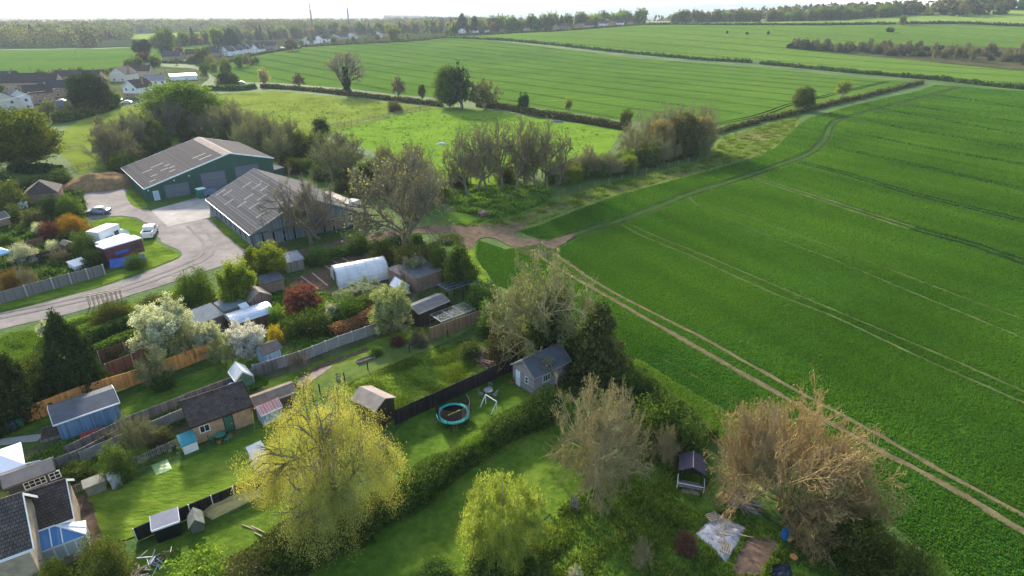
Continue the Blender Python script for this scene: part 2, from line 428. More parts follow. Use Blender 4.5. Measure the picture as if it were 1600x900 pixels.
def proto_blob(key, seed, mats, clumps=120, per=50, clump=0.07, leaf=0.02, shape='bush', stems=7, hang=0.0):
    """a bush or a conifer: clumps of leaves through a volume, stems or a trunk inside"""
    rg = np.random.default_rng(seed); n = clumps
    if shape == 'bush':
        d = rnd_dirs(rg, n); d[:, 2] = np.abs(d[:, 2]) * 1.0; rad = (0.35 + 0.65 * rg.random(n) ** 0.5)
        lump = 1 + 0.22 * np.sin(d[:, 0] * 5 + seed) * np.cos(d[:, 1] * 6 + seed * 2)
        c = d * rad[:, None] * np.array([0.5 - clump, 0.5 - clump, 1 - clump * 1.6]) * lump[:, None]; c[:, 2] = np.maximum(c[:, 2], 0.03)
    elif shape == 'dome':
        d = rnd_dirs(rg, n); rad = (0.30 + 0.70 * rg.random(n) ** 0.45)
        lump = 1 + 0.10 * np.sin(d[:, 0] * 6 + seed) * np.cos(d[:, 1] * 7 + seed * 2) + .08 * np.sin(d[:, 2] * 9 + d[:, 0] * 5)
        c = d * (rad * lump)[:, None] * np.array([0.5 - clump, 0.5 - clump, .56 - clump]); c[:, 2] = np.where(d[:, 2] < 0, c[:, 2] * .72, c[:, 2]) + .44
    elif shape == 'cone':
        z = 1 - rg.random(n) ** 0.52; a = rg.random(n) * 6.283
        rmax = (1 - z) ** 0.72 * (1 - 0.25 * np.exp(-z * 14)) * (0.5 - clump * .5) * (1 + 0.18 * np.sin(a * 3 + z * 9 + seed) + 0.12 * np.sin(z * 40 + a * 2))
        rad = rmax * (0.55 + 0.45 * rg.random(n) ** 0.4); c = np.stack([np.cos(a) * rad, np.sin(a) * rad, z * (1 - clump)], 1)
    else:  # 'spruce': whorls of drooping boughs
        nb = n // 5; z0 = 0.06 + 0.94 * rg.random(nb) ** 1.25; z0 = np.round(z0 * 17) / 17 + rg.normal(size=nb) * 0.006
        a = rg.random(nb) * 6.283; Lb = (1 - z0) ** 0.95 * 0.5 * (0.65 + 0.45 * rg.random(nb)) + 0.02
        c = []
        for k in range(5):
            t = (k + 1) / 5.0; c.append(np.stack([np.cos(a) * Lb * t, np.sin(a) * Lb * t, z0 - 0.10 * Lb * t * 2 + 0.03 * t], 1))
        c = np.vstack(c); c[:, 2] = np.clip(c[:, 2], 0.02, .985); n = len(c)
    cv = rg.random(n); idx = np.repeat(np.arange(n), per)
    sc_ = {'bush': (1, 1, .8), 'dome': (1, 1, .7), 'cone': (.8, .8, 1.5), 'spruce': (.9, .9, .35)}[shape]
    off = rg.normal(size=(n * per, 3)) * clump * np.array(sc_)
    if shape == 'cone': off[:, 2] -= np.abs(off[:, 2]) * 0.3
    if hang: f = rg.random(len(idx)); off *= .7; off[:, 2] -= f * hang * (.5 + cv[idx]); off[:, :2] += c[idx][:, :2] * (f * .12)[:, None]
    P = c[idx] + off; keep = P[:, 2] > 0.004; P = P[keep]; m = len(P)
    var = (0.5 * cv[idx] + 0.5 * rg.random(n * per))[keep]
    V, Q, va = leaf_quads(rg, P, leaf, var, aspect=0.22 if hang else 0.5, hang=1.3 if hang else 0)
    mb = MB()
    if shape == 'bush':
        for i in range(stems):
            a = 6.283 * i / stems + seed; mb.tube((0.03 * math.cos(a), 0.03 * math.sin(a), 0), (0.22 * math.cos(a), 0.22 * math.sin(a), 0.6), 0.02, 0.006, 5)
    else: mb.tube((0, 0, 0), (0, 0, .95), 0.022, 0.003, 7)
    me = bpy.data.meshes.new(key + '_trunk'); me.from_pydata(mb.v, [], mb.f); me.update()
    PROTO[key] = {('stem' if shape == 'bush' else 'trunk'): (me, mats[0]), ('foliage' if shape == 'bush' else 'crown'): (np_mesh(key + '_crown', V, Q, va), mats[1])}

PLANTS = []
def plant(key, base, h, w, name, label, cat='tree', group=None, rz=None, mats=None, w2=None):
    """place one plant; base on the ground, height and crown width in metres"""
    e = empty(name, base, random.random() * 6.283 if rz is None else rz)
    e.scale = (w, w2 or w, h)
    for part, (me, mt) in PROTO[key].items():
        m2 = (mats or {}).get(part)
        if m2 is not None and m2 is not mt:
            k2 = (me.name, m2.name)
            if k2 not in PLM: c = me.copy(); c.materials.clear(); c.materials.append(m2); PLM[k2] = c
            o = link(part, PLM[k2], e)
        else:
            if not me.materials: me.materials.append(mt)
            o = link(part, me, e)
    tag(e, label, cat, group); PLANTS.append(e); return e
PLM = {}
def pt(key, px, by, ty, wpx, name, label, cat='tree', group=None, hk=1.0, **kw):
    """plant measured in the photograph: foot row, top row, crown width in pixels"""
    b = G(px, by); h = (ztop(b, ty) - b[2]) * hk; w = wpx * mpp(b)
    return plant(key, b, max(h, 0.3), w, name, label, cat, group, **kw)
ORD = "first second third fourth fifth sixth seventh eighth ninth tenth eleventh twelfth thirteenth fourteenth fifteenth sixteenth seventeenth eighteenth nineteenth twentieth".split()
def ordn(i):
    if i < 20: return ORD[i]
    t = ['', '', 'twenty', 'thirty', 'forty', 'fifty', 'sixty', 'seventy', 'eighty', 'ninety'][(i + 1) // 10]; r = (i + 1) % 10
    if r == 0: return {20: 'twentieth', 30: 'thirtieth', 40: 'fortieth', 50: 'fiftieth', 60: 'sixtieth', 70: 'seventieth', 80: 'eightieth', 90: 'ninetieth'}[i + 1]
    return t + '-' + ORD[r - 1]
def relabel(objs, desc, place):
    """labels that tell a row's members apart by their order from the left"""
    objs = sorted(objs, key=lambda o: proj(o.location)[0])
    for i, o in enumerate(objs):
        d = desc[o['k']] if isinstance(desc, dict) else desc
        o['label'] = f"{d}, {ordn(i)} from left {place}"

# ------------------------------------------------------------------ overlays draped on the terrain
def drape_z(x, y, k):
    r = math.hypot(x, y); return float(H(x, y)) + 0.02 + 0.010 * k + max(0, r - 260) * (0.0006 + 0.00012 * k)
def densify(P, step, jit, seed=1):
    rg = random.Random(seed); out = []
    n = len(P)
    for i in range(n):
        a, b = P[i], P[(i + 1) % n]; L = (b - a).length; m = max(1, int(L / step))
        nrm = Vector((-(b - a).y, (b - a).x, 0)); nrm.normalize()
        for j in range(m): out.append(a + (b - a) * (j / m) + nrm * rg.uniform(-jit, jit) * (1 if j else 0.3))
    return out
def smooth_closed(P, it=1):
    for _ in range(it):
        Q = []
        for i in range(len(P)):
            a, b = P[i], P[(i + 1) % len(P)]; Q += [a * .75 + b * .25, a * .25 + b * .75]
        P = Q
    return P
SHEETS = [0]
def sheet(name, pix, mat, k, step=None, jit=0.0, smooth=0, label=None, cell=20, world=False, parent=None, kind='structure'):
    SHEETS[0] += 1; k = k + .012 * SHEETS[0]
    P = [Vector((p[0], p[1], 0)) if world else G(*p) for p in pix]
    for p in P: p.z = 0
    if smooth: P = smooth_closed(P, smooth)
    if step: P = densify(P, step, jit, len(pix))
    bm = bmesh.new(); vs = [bm.verts.new((p.x, p.y, 0)) for p in P]
    f = bm.faces.new(vs); bmesh.ops.triangulate(bm, faces=[f])
    xs = [p.x for p in P]; ys = [p.y for p in P]
    if max(ys) > 300:
        for ax, lo, hi in ((0, min(xs), max(xs)), (1, min(ys), max(ys))):
            c = lo + cell
            while c < hi:
                bmesh.ops.bisect_plane(bm, geom=bm.verts[:] + bm.edges[:] + bm.faces[:], plane_co=(c if ax == 0 else 0, c if ax == 1 else 0, 0), plane_no=(1 - ax, ax, 0)); c += cell
    for v in bm.verts: v.co.z = drape_z(v.co.x, v.co.y, k)
    bmesh.ops.recalc_face_normals(bm, faces=bm.faces)
    for f in bm.faces:
        if f.normal.z < 0: f.normal_flip()
    me = bpy.data.meshes.new(name); bm.to_mesh(me); bm.free()
    o = link(name, me, parent, mat)
    if parent is None: tag(o, kind=kind, label=label)
    return o
def catmull(P, n=8):
    out = []
    for i in range(len(P) - 1):
        p0 = P[max(i - 1, 0)]; p1 = P[i]; p2 = P[i + 1]; p3 = P[min(i + 2, len(P) - 1)]
        for j in range(n):
            t = j / n; out.append(0.5 * ((2 * p1) + (p2 - p0) * t + (2 * p0 - 5 * p1 + 4 * p2 - p3) * t * t + (3 * p1 - p0 - 3 * p2 + p3) * t ** 3))
    out.append(P[-1]); return out
def ribbon_geo(mb, P, w, k, jit=0.2, seed=3, off=0.0, sub=6):
    rg = random.Random(seed); P = catmull([Vector((p[0], p[1], 0)) for p in P], sub)
    L = []
    for i, p in enumerate(P):
        t = (P[min(i + 1, len(P) - 1)] - P[max(i - 1, 0)]); t.z = 0; t.normalize(); nr = Vector((-t.y, t.x, 0))
        a = p + nr * (off + w / 2 * (1 + rg.uniform(-jit, jit))); b = p + nr * (off - w / 2 * (1 + rg.uniform(-jit, jit)))
        L.append((a, b))
    vs = []
    for a, b in L:
        vs += [(b.x, b.y, drape_z(b.x, b.y, k)), (a.x, a.y, drape_z(a.x, a.y, k))]
    mb.add(vs, [(2 * i, 2 * i + 2, 2 * i + 3, 2 * i + 1) for i in range(len(L) - 1)])
def ribbon(name, pix, w, mat, k, jit=0.2, label=None, off=(0.0,), sub=6, seed=3):
    mb = MB(); P = [G(*p) for p in pix]
    for o in off: ribbon_geo(mb, P, w, k, jit, seed, o, sub)
    o = mb.build(name, mat, fix=False); return tag(o, kind='structure', label=label)
# ------------------------------------------------------------------ surface materials
DRILL = None
gA, gB = G(925, 450), G(1600, 832)
drill_rot = -math.atan2(gB.y - gA.y, gB.x - gA.x)
M_rough = turf('rough_grass', (.030, .055, .014), (.070, .125, .024), (.14, .19, .04), 0.03, 1.5, .12, worn=(.13, .11, .06), wornpos=.70)
M_wheat = turf('wheat', (.018, .060, .009), (.038, .112, .014), (.066, .155, .022), 0.030, 2.0, .18, stretch=(.45, 1.4, 1), rot=drill_rot)
M_wheat2 = turf('wheat_rows', (.012, .045, .009), (.024, .095, .013), (.045, .140, .020), 0.04, 2.4, .2, stretch=(.35, 1.4, 1), rot=drill_rot, rows=(0.75, 0.35))
M_mid = turf('young_corn', (.045, .098, .012), (.078, .148, .018), (.118, .195, .028), 0.010, 1.0, .15, stretch=(.3, 1, 1), rot=drill_rot)
M_far = turf('far_corn', (.065, .125, .016), (.102, .175, .022), (.150, .225, .034), 0.006, .8, .1)
M_pale = turf('pale_corn', (.13, .19, .04), (.19, .26, .055), (.25, .32, .07), 0.006, .8, .1)
M_past = turf('pasture', (.075, .100, .018), (.150, .195, .030), (.225, .265, .045), 0.05, .45, .15, pos=(.3, .47, .72), worn=(.11, .12, .05), wornpos=.74)
M_past2 = turf('pasture_bright', (.060, .120, .014), (.125, .215, .022), (.195, .295, .034), 0.05, .5, .15, pos=(.28, .47, .72), worn=(.15, .17, .06), wornpos=.74)
M_lawn = turf('lawn', (.038, .078, .011), (.090, .152, .018), (.175, .232, .036), 0.16, 1.6, .14, worn=(.16, .145, .06), wornpos=.70)
M_lawn2 = turf('long_lawn', (.045, .085, .010), (.115, .180, .020), (.235, .290, .040), 0.16, 1.4, .2, worn=(.20, .18, .07), wornpos=.68, stretch=(.5, 1.2, 1), rot=R(-43))
M_lush = turf('lush_weeds', (.035, .080, .014), (.085, .165, .020), (.165, .250, .035), 0.14, .9, .35, worn=(.10, .11, .04), wornpos=.67)
M_worn = turf('worn_grass', (.06, .10, .02), (.12, .165, .035), (.20, .22, .06), 0.10, 1.2, .06, worn=(.21, .16, .085), wornpos=.66)
M_soil = plain('bare_soil', (.145, .108, .072), .95, .35, .9, bump=.08)
M_soilp = plain('pale_track_soil', (.135, .112, .058), .95, .35, .7, bump=.06)
M_rut = plain('wheeling_soil', (.085, .098, .034), .95, .45, .35, bump=.06)
M_tram = plain('tramline_gap', (.016, .034, .010), .95, .4, .6, bump=.05)
M_bed = plain('dug_bed', (.11, .078, .055), .95, .35, 1.8, bump=.1)
M_grav = plain('gravel', (.205, .175, .158), .9, .38, .22, bump=.03)
M_conc = plain('concrete', (.34, .30, .262), .85, .25, .3, bump=.01)
M_tarm = plain('drive', (.25, .22, .205), .9, .2, .4, bump=.02)

# ------------------------------------------------------------------ the ground: one sheet to the horizon
def ground():
    rs = [0]; r = 12.0
    while r < 19000: rs.append(r); r *= 1.022
    az = np.radians(np.concatenate([np.arange(-60, 60, 0.8), np.arange(60, 300, 6)])); n = len(az)
    V = [(0, 0, 0)]
    for r in rs[1:]:
        x = r * np.sin(az); y = r * np.cos(az); z = H(x, y); V += list(zip(x, y, z))
    Q = []; T = []
    for i in range(len(rs) - 2):
        a = 1 + i * n; b = a + n
        for j in range(n):
            k = (j + 1) % n; Q.append((a + j, b + j, b + k, a + k))
    for j in range(n): T.append((0, 1 + j, 1 + (j + 1) % n))
    me = bpy.data.meshes.new('ground'); me.from_pydata(V, [], T + Q)
    bm = bmesh.new(); bm.from_mesh(me)
    for f in bm.faces:
        if f.normal.z < 0: f.normal_flip()
    bm.to_mesh(me); bm.free(); me.polygons.foreach_set('use_smooth', [True] * len(me.polygons))
    # rough grass near, a patchwork of far farmland beyond
    m, nn, out = newmat('countryside'); b = nn.nodes.new("ShaderNodeBsdfPrincipled"); v = coord(nn)
    t1 = noise(nn, v, .05, 5); t2 = noise(nn, v, 1.6, 5, .7)
    f = math_(nn, 'ADD', math_(nn, 'MULTIPLY', t1.outputs[0], .5), math_(nn, 'MULTIPLY', t2.outputs[0], .5))
    near = ramp(nn, f, [(.36, (.030, .055, .014)), (.5, (.065, .120, .022)), (.66, (.13, .18, .04))]).outputs[0]
    vo = nn.nodes.new("ShaderNodeTexVoronoi"); vo.inputs['Scale'].default_value = .0028; nn.links.new(v, vo.inputs['Vector'])
    far = ramp(nn, nn_sep(nn, vo.outputs['Color']), [(.1, (.05, .10, .03)), (.35, (.09, .16, .04)), (.5, (.03, .055, .02)), (.62, (.12, .19, .05)), (.75, (.30, .22, .15)), (.85, (.07, .13, .03))]).outputs[0]
    w = noise(nn, v, .004, 5, .7); wf = ramp(nn, w.outputs[0], [(.50, (0, 0, 0)), (.54, (1, 1, 1))]).outputs[0]
    far = mixc(nn, wf, far, (.022, .036, .014))
    geo = nn.nodes.new("ShaderNodeVectorMath"); geo.operation = 'LENGTH'; nn.links.new(v, geo.inputs[0])
    df = ramp(nn, math_(nn, 'DIVIDE', geo.outputs['Value'], 4000.0), [(.24, (0, 0, 0)), (.30, (1, 1, 1))]).outputs[0]
    nn.links.new(mixc(nn, df, near, far), b.inputs['Base Color']); b.inputs['Roughness'].default_value = .95; b.inputs['Specular IOR Level'].default_value = .1
    bp = nn.nodes.new("ShaderNodeBump"); bp.inputs['Distance'].default_value = .15; nn.links.new(t2.outputs[0], bp.inputs['Height']); nn.links.new(bp.outputs[0], b.inputs['Normal'])
    nn.links.new(b.outputs[0], out.inputs[0])
    tag(link('ground', me, None, m), kind='structure')
def nn_sep(n, c):
    s = n.nodes.new("ShaderNodeSeparateColor"); n.links.new(c, s.inputs[0]); return s.outputs[0]
ground()

# ------------------------------------------------------------------ fields
MAINF = [(812, 362), (850, 350), (905, 327), (960, 307), (1060, 280), (1130, 262), (1190, 243), (1212, 232), (1235, 207), (1262, 186), (1330, 166), (1440, 141), (1462, 133), (1600, 143), (1780, 158), (2300, 420), (2300, 1100), (1700, 1060), (1500, 905), (1360, 790), (1200, 690), (1110, 640), (985, 562), (900, 505), (835, 462), (775, 446), (742, 402), (748, 376), (790, 390), (860, 380)]
sheet('crop_field', MAINF, M_wheat, 1, 2.0, .25, cell=40, label='dark green wheat field on the right')
sheet('crop_strip', [(900, 452), (950, 480), (1060, 545), (1190, 618), (1370, 726), (1600, 855), (2000, 1090), (1700, 1062), (1500, 903), (1360, 788), (1200, 688), (1112, 638), (985, 560), (915, 500)], M_wheat2, 2, 2.0, .2, label='strip of drilled crop between hedge and ruts')
MIDF = [(318, 112), (400, 86), (470, 72), (560, 68), (700, 60), (760, 63), (900, 80), (1000, 92), (1200, 106), (1300, 118), (1425, 128), (1330, 154), (1250, 172), (1180, 189), (1120, 197), (975, 188), (835, 168), (700, 153), (620, 148), (545, 138), (430, 129), (350, 127)]
sheet('middle_field', MIDF, M_mid, 1, 6, .5, cell=25, label='green field between hedge and village')
FARF = [(745, 57), (800, 53), (880, 49), (940, 43), (1000, 40), (1200, 40), (1400, 40), (1600, 44), (1780, 52), (1900, 175), (1700, 148), (1600, 137), (1450, 124), (1300, 110), (1200, 98), (1000, 83), (860, 68)]
sheet('upper_field', FARF, M_far, 1, 12, .8, cell=20, label='paler green field rising to the right')
sheet('pale_field', [(1040, 35.5), (1230, 34.5), (1330, 31), (1400, 22), (1500, 17), (1620, 18), (1850, 20), (1850, 46), (1600, 40.5), (1400, 36), (1200, 36.5)], M_pale, 1, 15, .8, cell=20, label='yellow green hill field at the top right')
sheet('left_field', [(-260, 84), (0, 79), (150, 77), (230, 74), (330, 70), (300, 84), (240, 98), (200, 106), (130, 117), (0, 128), (-300, 140)], M_mid, 1, 8, .5, cell=25, label='green field beyond the village houses')
sheet('small_field', [(203, 55), (270, 52), (330, 50), (350, 56), (330, 61), (250, 63), (205, 62)], M_pale, 1, 10, .5, cell=25)
sheet('pasture', [(92, 240), (96, 205), (125, 188), (200, 166), (250, 158), (310, 150), (360, 146), (430, 142), (545, 153), (660, 166), (695, 168), (640, 176), (560, 196), (530, 206), (500, 215), (440, 225), (330, 218), (240, 236), (180, 265), (125, 262)], M_past, 1, 3, .4, label='grazed paddock left of the post fence')
sheet('pasture', [(700, 168), (760, 172), (835, 184), (975, 202), (950, 240), (860, 262), (720, 305), (640, 262), (545, 220), (532, 206), (562, 196), (640, 177)], M_past2, 1, 3, .4, label='bright green paddock right of the post fence')

# wheelings and tramlines
PAIRS = []
def strip_lines(name, lines, w, mat, k, jit, label, sub=5):
    mb = MB()
    for i, L in enumerate(lines): ribbon_geo(mb, [G(*p) for p in L], w, k, jit, 5 + i, 0, sub)
    return tag(mb.build(name, mat, fix=False), kind='structure', label=label)
strip_lines('wheel_track', [[(830, 392), (870, 418), (925, 450), (1060, 527), (1200, 607), (1290, 658), (1372, 703), (1475, 757), (1600, 832), (1720, 902)]], .85, M_soilp, 5, .35, 'left wheel rut')
strip_lines('wheel_track', [[(868, 398), (945, 450), (1087, 523), (1200, 586), (1290, 636), (1365, 676), (1450, 725), (1600, 806), (1720, 872)]], .58, M_soilp, 5, .4, 'right wheel rut')
strip_lines('tramline', [[(970, 346), (972, 352), (1012, 373), (1075, 398), (1200, 455), (1300, 494), (1412, 547), (1500, 586), (1600, 630), (1720, 684)],
                          [(982, 345), (990, 353), (1025, 369), (1100, 399), (1220, 450), (1375, 515), (1475, 557), (1600, 612), (1720, 664)]], .38, M_rut, 4, .5, 'pale tramline pair')
strip_lines('tramline', [[(1077, 308), (1092, 322), (1150, 346), (1200, 368), (1300, 405), (1420, 455), (1525, 498), (1660, 553)],
                          [(1088, 306), (1106, 316), (1150, 331), (1210, 354), (1300, 386), (1465, 450), (1600, 500), (1680, 532)]], .34, M_rut, 4, .5, 'tramline pair')
def pair(pts, w=1.15, gap=1.9, mat=None, k=4, label='tramline pair'):
    mb = MB(); P = [G(*p) for p in pts]
    for o in (-gap / 2, gap / 2):
        ribbon_geo(mb, P, w, k, .45, 4, o, 5)
        PAIRS.append([P[i] + Vector((-(P[min(i + 1, len(P) - 1)] - P[max(i - 1, 0)]).normalized().y, (P[min(i + 1, len(P) - 1)] - P[max(i - 1, 0)]).normalized().x, 0)) * o for i in range(len(P))])
    tag(mb.build('tramline', mat or M_tram, fix=False), kind='structure', label=label)
pair([(1168, 280), (1200, 285), (1325, 325), (1425, 357)], .8, 1.9, M_rut); pair([(1425, 357), (1525, 384), (1600, 410), (1720, 450)])
pair([(1248, 254), (1325, 273), (1425, 303), (1500, 321), (1600, 346), (1720, 380)]); pair([(1290, 228), (1375, 246), (1475, 268), (1600, 297), (1720, 326)])
pair([(1318, 205), (1417, 225), (1500, 241), (1600, 258), (1720, 285)]); pair([(1375, 170), (1445, 183), (1500, 193), (1600, 212), (1720, 236)])
pair([(1340, 185), (1417, 202), (1500, 216), (1600, 234), (1720, 258)]); pair([(1415, 163), (1500, 178), (1600, 192), (1720, 212)]); pair([(1460, 148), (1530, 158), (1600, 170), (1720, 188)])
# headland pair and the grassy verge
HEAD = [(862, 385), (890, 370), (925, 357), (970, 344), (1030, 322), (1075, 304), (1150, 281), (1200, 264), (1245, 248), (1270, 236), (1288, 218), (1298, 197), (1315, 186), (1375, 170), (1450, 150), (1500, 136)]
mb = MB(); P = [G(*p) for p in HEAD]
for o in (-1.0, 1.0):
    ribbon_geo(mb, P, .75, 4, .3, 9, o, 6)
    PAIRS.append([P[i] + Vector((-(P[min(i + 1, len(P) - 1)] - P[max(i - 1, 0)]).normalized().y, (P[min(i + 1, len(P) - 1)] - P[max(i - 1, 0)]).normalized().x, 0)) * o for i in range(len(P))])
tag(mb.build('headland_track', plain('headland_rut', (.048, .046, .022), .95, .5, .25, bump=.06), fix=False), kind='structure', label='pair of ruts round the headland')
for i, L in enumerate(([(985, 562), (1120, 636), (1240, 700)], [(1035, 560), (1150, 625), (1250, 682)])):
    ribbon('crop_gap', L, .3, M_rut, 4, .6, 'thin line in the drilled crop')
sheet('verge', [(700, 350), (800, 340), (850, 318), (930, 292), (1010, 272), (1105, 248), (1120, 215), (1180, 195), (1255, 180), (1245, 200), (1218, 228), (1190, 241), (1125, 262), (1060, 281), (960, 308), (850, 350), (805, 363), (740, 368), (700, 362)], M_worn, 2, 2, .5, smooth=1, label='worn grass verge beside the field')
sheet('soil_patch', [(1140, 215), (1175, 205), (1225, 203), (1222, 214), (1195, 222), (1165, 226), (1180, 216)], plain('faint_soil', (.165, .145, .065), .95, .5, .15), 5, 1.5, .6, smooth=1)
ribbon('verge_track', [(690, 360), (760, 352), (800, 350), (850, 330), (930, 306)], 1.3, M_soilp, 5, .45, 'dirt track along the verge')
ribbon('verge_track', [(960, 300), (995, 292), (1040, 279), (1080, 268), (1122, 252)], 1.1, M_soilp, 5, .7, 'dirt streak along the verge')
sheet('dirt_junction', [(672, 356), (720, 352), (760, 356), (800, 348), (828, 345), (812, 360), (800, 366), (818, 373), (868, 374), (905, 362), (880, 382), (862, 392), (880, 402), (840, 405), (815, 398), (790, 380), (765, 370), (745, 374), (738, 392), (722, 388), (712, 372), (690, 368)], M_soil, 6, 1.2, .35, smooth=1, label='bare earth where the tracks meet')
ribbon('earth_track', [(845, 388), (880, 412), (925, 446)], 2.4, plain('half_grassed', (.17, .15, .07), .95, .5, .5, bump=.08), 3, .3)
# middle field drill lines, parallel, stopping at the hedges
def in_poly(p, poly):
    x, y = p; c = False; n = len(poly)
    for i in range(n):
        x0, y0 = poly[i]; x1, y1 = poly[(i + 1) % n]
        if (y0 > y) != (y1 > y) and x < (x1 - x0) * (y - y0) / (y1 - y0) + x0: c = not c
    return c
def parallel_lines(name, pix, a, b, step, w, mat, k, inset=0.0, label=None):
    poly = [tuple(G(*p)[:2]) for p in pix]; A, B = G(*a), G(*b); d = (B - A); d.z = 0; d.normalize(); nr = Vector((-d.y, d.x, 0)); mb = MB()
    for i in range(-20, 21):
        o = A + nr * (step * i); run = []
        for t in range(-90, 130):
            q = o + d * (t * 8.0)
            if in_poly((q.x, q.y), poly): run.append(q)
            elif len(run) > 4:
                for g in (-1, 1): ribbon_geo(mb, run[1:-1], w, k, .5, i + 30, g, 1)
                run = []
            else: run = []
        if len(run) > 4:
            for g in (-1, 1): ribbon_geo(mb, run[1:-1], w, k, .5, i + 30, g, 1)
    tag(mb.build(name, mat, fix=False), kind='structure', label=label)
parallel_lines('drill_lines', MIDF, (800, 120), (1137, 160), 24, .7, M_tram, 3, label='tramlines across the middle field')
parallel_lines('drill_lines', FARF, (900, 60), (1300, 92), 48, 1.0, plain('far_tram', (.05, .10, .02), .95, .3, .3), 3, label='tramlines across the upper field')
ribbon('headland_track', [(1100, 196), (1180, 182), (1240, 162), (1300, 148), (1385, 128)], 1.1, M_tram, 4, .4, off=(-1.2, 1.2))

# ------------------------------------------------------------------ yard, track, gardens
YARD = [(120, 300), (135, 294), (165, 289), (190, 291), (204, 299), (200, 312), (212, 326), (238, 328), (262, 354), (325, 340), (345, 352), (362, 372), (384, 392), (400, 408), (392, 414), (360, 412), (320, 424), (272, 440), (225, 455), (165, 474), (95, 494), (0, 514), (-90, 530), (-90, 512), (0, 490), (90, 468), (165, 448), (215, 430), (262, 412), (284, 402), (284, 392), (262, 384), (248, 376), (236, 352), (214, 340), (180, 336), (142, 345), (132, 330)]
sheet('yard', YARD, M_grav, 2, 1.5, .3, smooth=1, label='gravel farmyard and access track')
sheet('concrete_apron', [(236, 329), (262, 354), (345, 337), (450, 300), (428, 276)], M_conc, 4, label='concrete apron in front of the green barn')
sheet('track', [(385, 398), (420, 398), (480, 388), (530, 376), (590, 362), (660, 352), (700, 352), (702, 364), (640, 366), (590, 374), (530, 388), (470, 402), (400, 414)], M_soil, 3, 1.5, .3, smooth=1, label='earth track past the sheds')
sheet('grass_verge', [(196, 300), (206, 296), (232, 320), (229, 327), (214, 326), (198, 312)], M_lawn2, 5, 1, .2, smooth=1)
sheet('grass_verge', [(326, 340), (336, 338), (400, 386), (410, 396), (388, 396), (350, 366)], M_lawn2, 5, 1, .2, smooth=1)
sheet('grass_verge', [(142, 346), (180, 338), (212, 342), (234, 356), (240, 376), (260, 388), (280, 396), (278, 404), (250, 414), (200, 432), (150, 450), (0, 486), (-60, 500), (-60, 480), (0, 468), (160, 430), (210, 415), (150, 360)], M_lawn2, 3, 1.2, .3, smooth=1, label='grass edge of the yard')
sheet('grass_verge', [(-60, 540), (0, 524), (100, 500), (180, 480), (260, 455), (320, 432), (330, 440), (240, 480), (160, 520), (60, 545), (0, 560), (-60, 575)], M_lawn2, 3, 1.2, .3, smooth=1, label='grass strip below the access track')
LAWNS = [
 ('lawn', [(182, 655), (178, 628), (245, 602), (300, 585), (340, 570), (380, 560), (405, 556), (440, 560), (430, 574), (395, 584), (300, 620), (215, 652)], M_lawn, 'narrow lawn below the orange fence'),
 ('lawn', [(-40, 700), (-40, 668), (40, 648), (88, 634), (96, 655), (60, 668), (0, 690)], M_lawn, 'lawn strip left of the blue shed'),
 ('lawn', [(112, 795), (135, 778), (200, 752), (300, 716), (400, 672), (470, 640), (540, 640), (600, 662), (560, 690), (400, 757), (300, 796), (220, 838), (140, 856)], M_lawn2, 'long mown lawn in the middle of the gardens'),
 ('lawn', [(86, 758), (84, 738), (130, 716), (180, 700), (240, 685), (280, 678), (275, 690), (210, 716), (150, 745), (105, 768)], M_lawn, 'small lawn behind the brick house'),
 ('lawn', [(545, 600), (600, 575), (690, 540), (740, 530), (780, 552), (800, 573), (715, 608), (625, 652), (590, 640), (520, 640)], M_lawn2, 'meadow lawn beside the dark fence'),
 ('lawn', [(420, 618), (470, 590), (560, 556), (640, 528), (680, 520), (755, 505), (700, 535), (600, 574), (545, 598), (500, 625), (450, 640)], M_worn, 'long worn lawn with a wire fence'),
 ('lawn', [(404, 600), (470, 577), (530, 553), (592, 531), (650, 508), (682, 520), (640, 530), (560, 558), (470, 592), (424, 620)], M_lawn2, 'strip of lawn below the concrete fence'),
 ('lawn', [(440, 552), (470, 528), (520, 506), (535, 514), (480, 545), (455, 560)], M_lawn, 'lawn by the copper hedge'),
 ('lawn', [(626, 658), (700, 624), (800, 580), (815, 600), (835, 622), (888, 594), (905, 606), (880, 640), (800, 665), (720, 706), (640, 755), (600, 720)], M_lawn, 'lawn with the trampoline'),
 ('lawn', [(420, 905), (520, 850), (620, 800), (700, 742), (800, 690), (875, 650), (960, 660), (985, 700), (940, 745), (895, 780), (860, 802), (800, 860), (740, 905), (600, 960), (400, 960)], M_lawn, 'lawn below the long hedge'),
 ('lawn', [(205, 872), (260, 842), (320, 822), (400, 790), (470, 770), (440, 830), (360, 870), (300, 905), (190, 930), (160, 900)], M_lawn, 'lawn beside the tarpaulin'),
 ('lawn', [(20, 372), (70, 350), (82, 360), (60, 376), (30, 384)], M_lawn, 'small lawn by a shrub'),
 ('lawn', [(60, 425), (95, 408), (130, 428), (100, 446), (40, 455)], M_lawn, 'small lawn behind the panel fence'),
 ('lawn', [(108, 262), (120, 240), (150, 236), (152, 262), (125, 275)], M_past, 'grass pen with rail fence'),
]
for nme, pg, mt, lb in LAWNS: sheet(nme, pg, mt, 3, 1.0, .15, smooth=1, label=lb)
sheet('paddock', [(862, 806), (900, 780), (985, 705), (1060, 700), (1110, 745), (1180, 800), (1260, 850), (1340, 905), (1400, 1000), (700, 1000), (780, 900), (830, 850)], M_lush, 2, 1.5, .3, smooth=1, label='weedy paddock at the lower right')
sheet('weed_bank', [(690, 285), (712, 330), (780, 342), (835, 324), (862, 306), (840, 288), (780, 290)], M_lush, 3, 1.5, .9, smooth=2)
sheet('weed_bank', [(698, 330), (760, 320), (830, 322), (820, 334), (760, 348), (700, 350)], M_lush, 4, 1.5, .5, smooth=1)
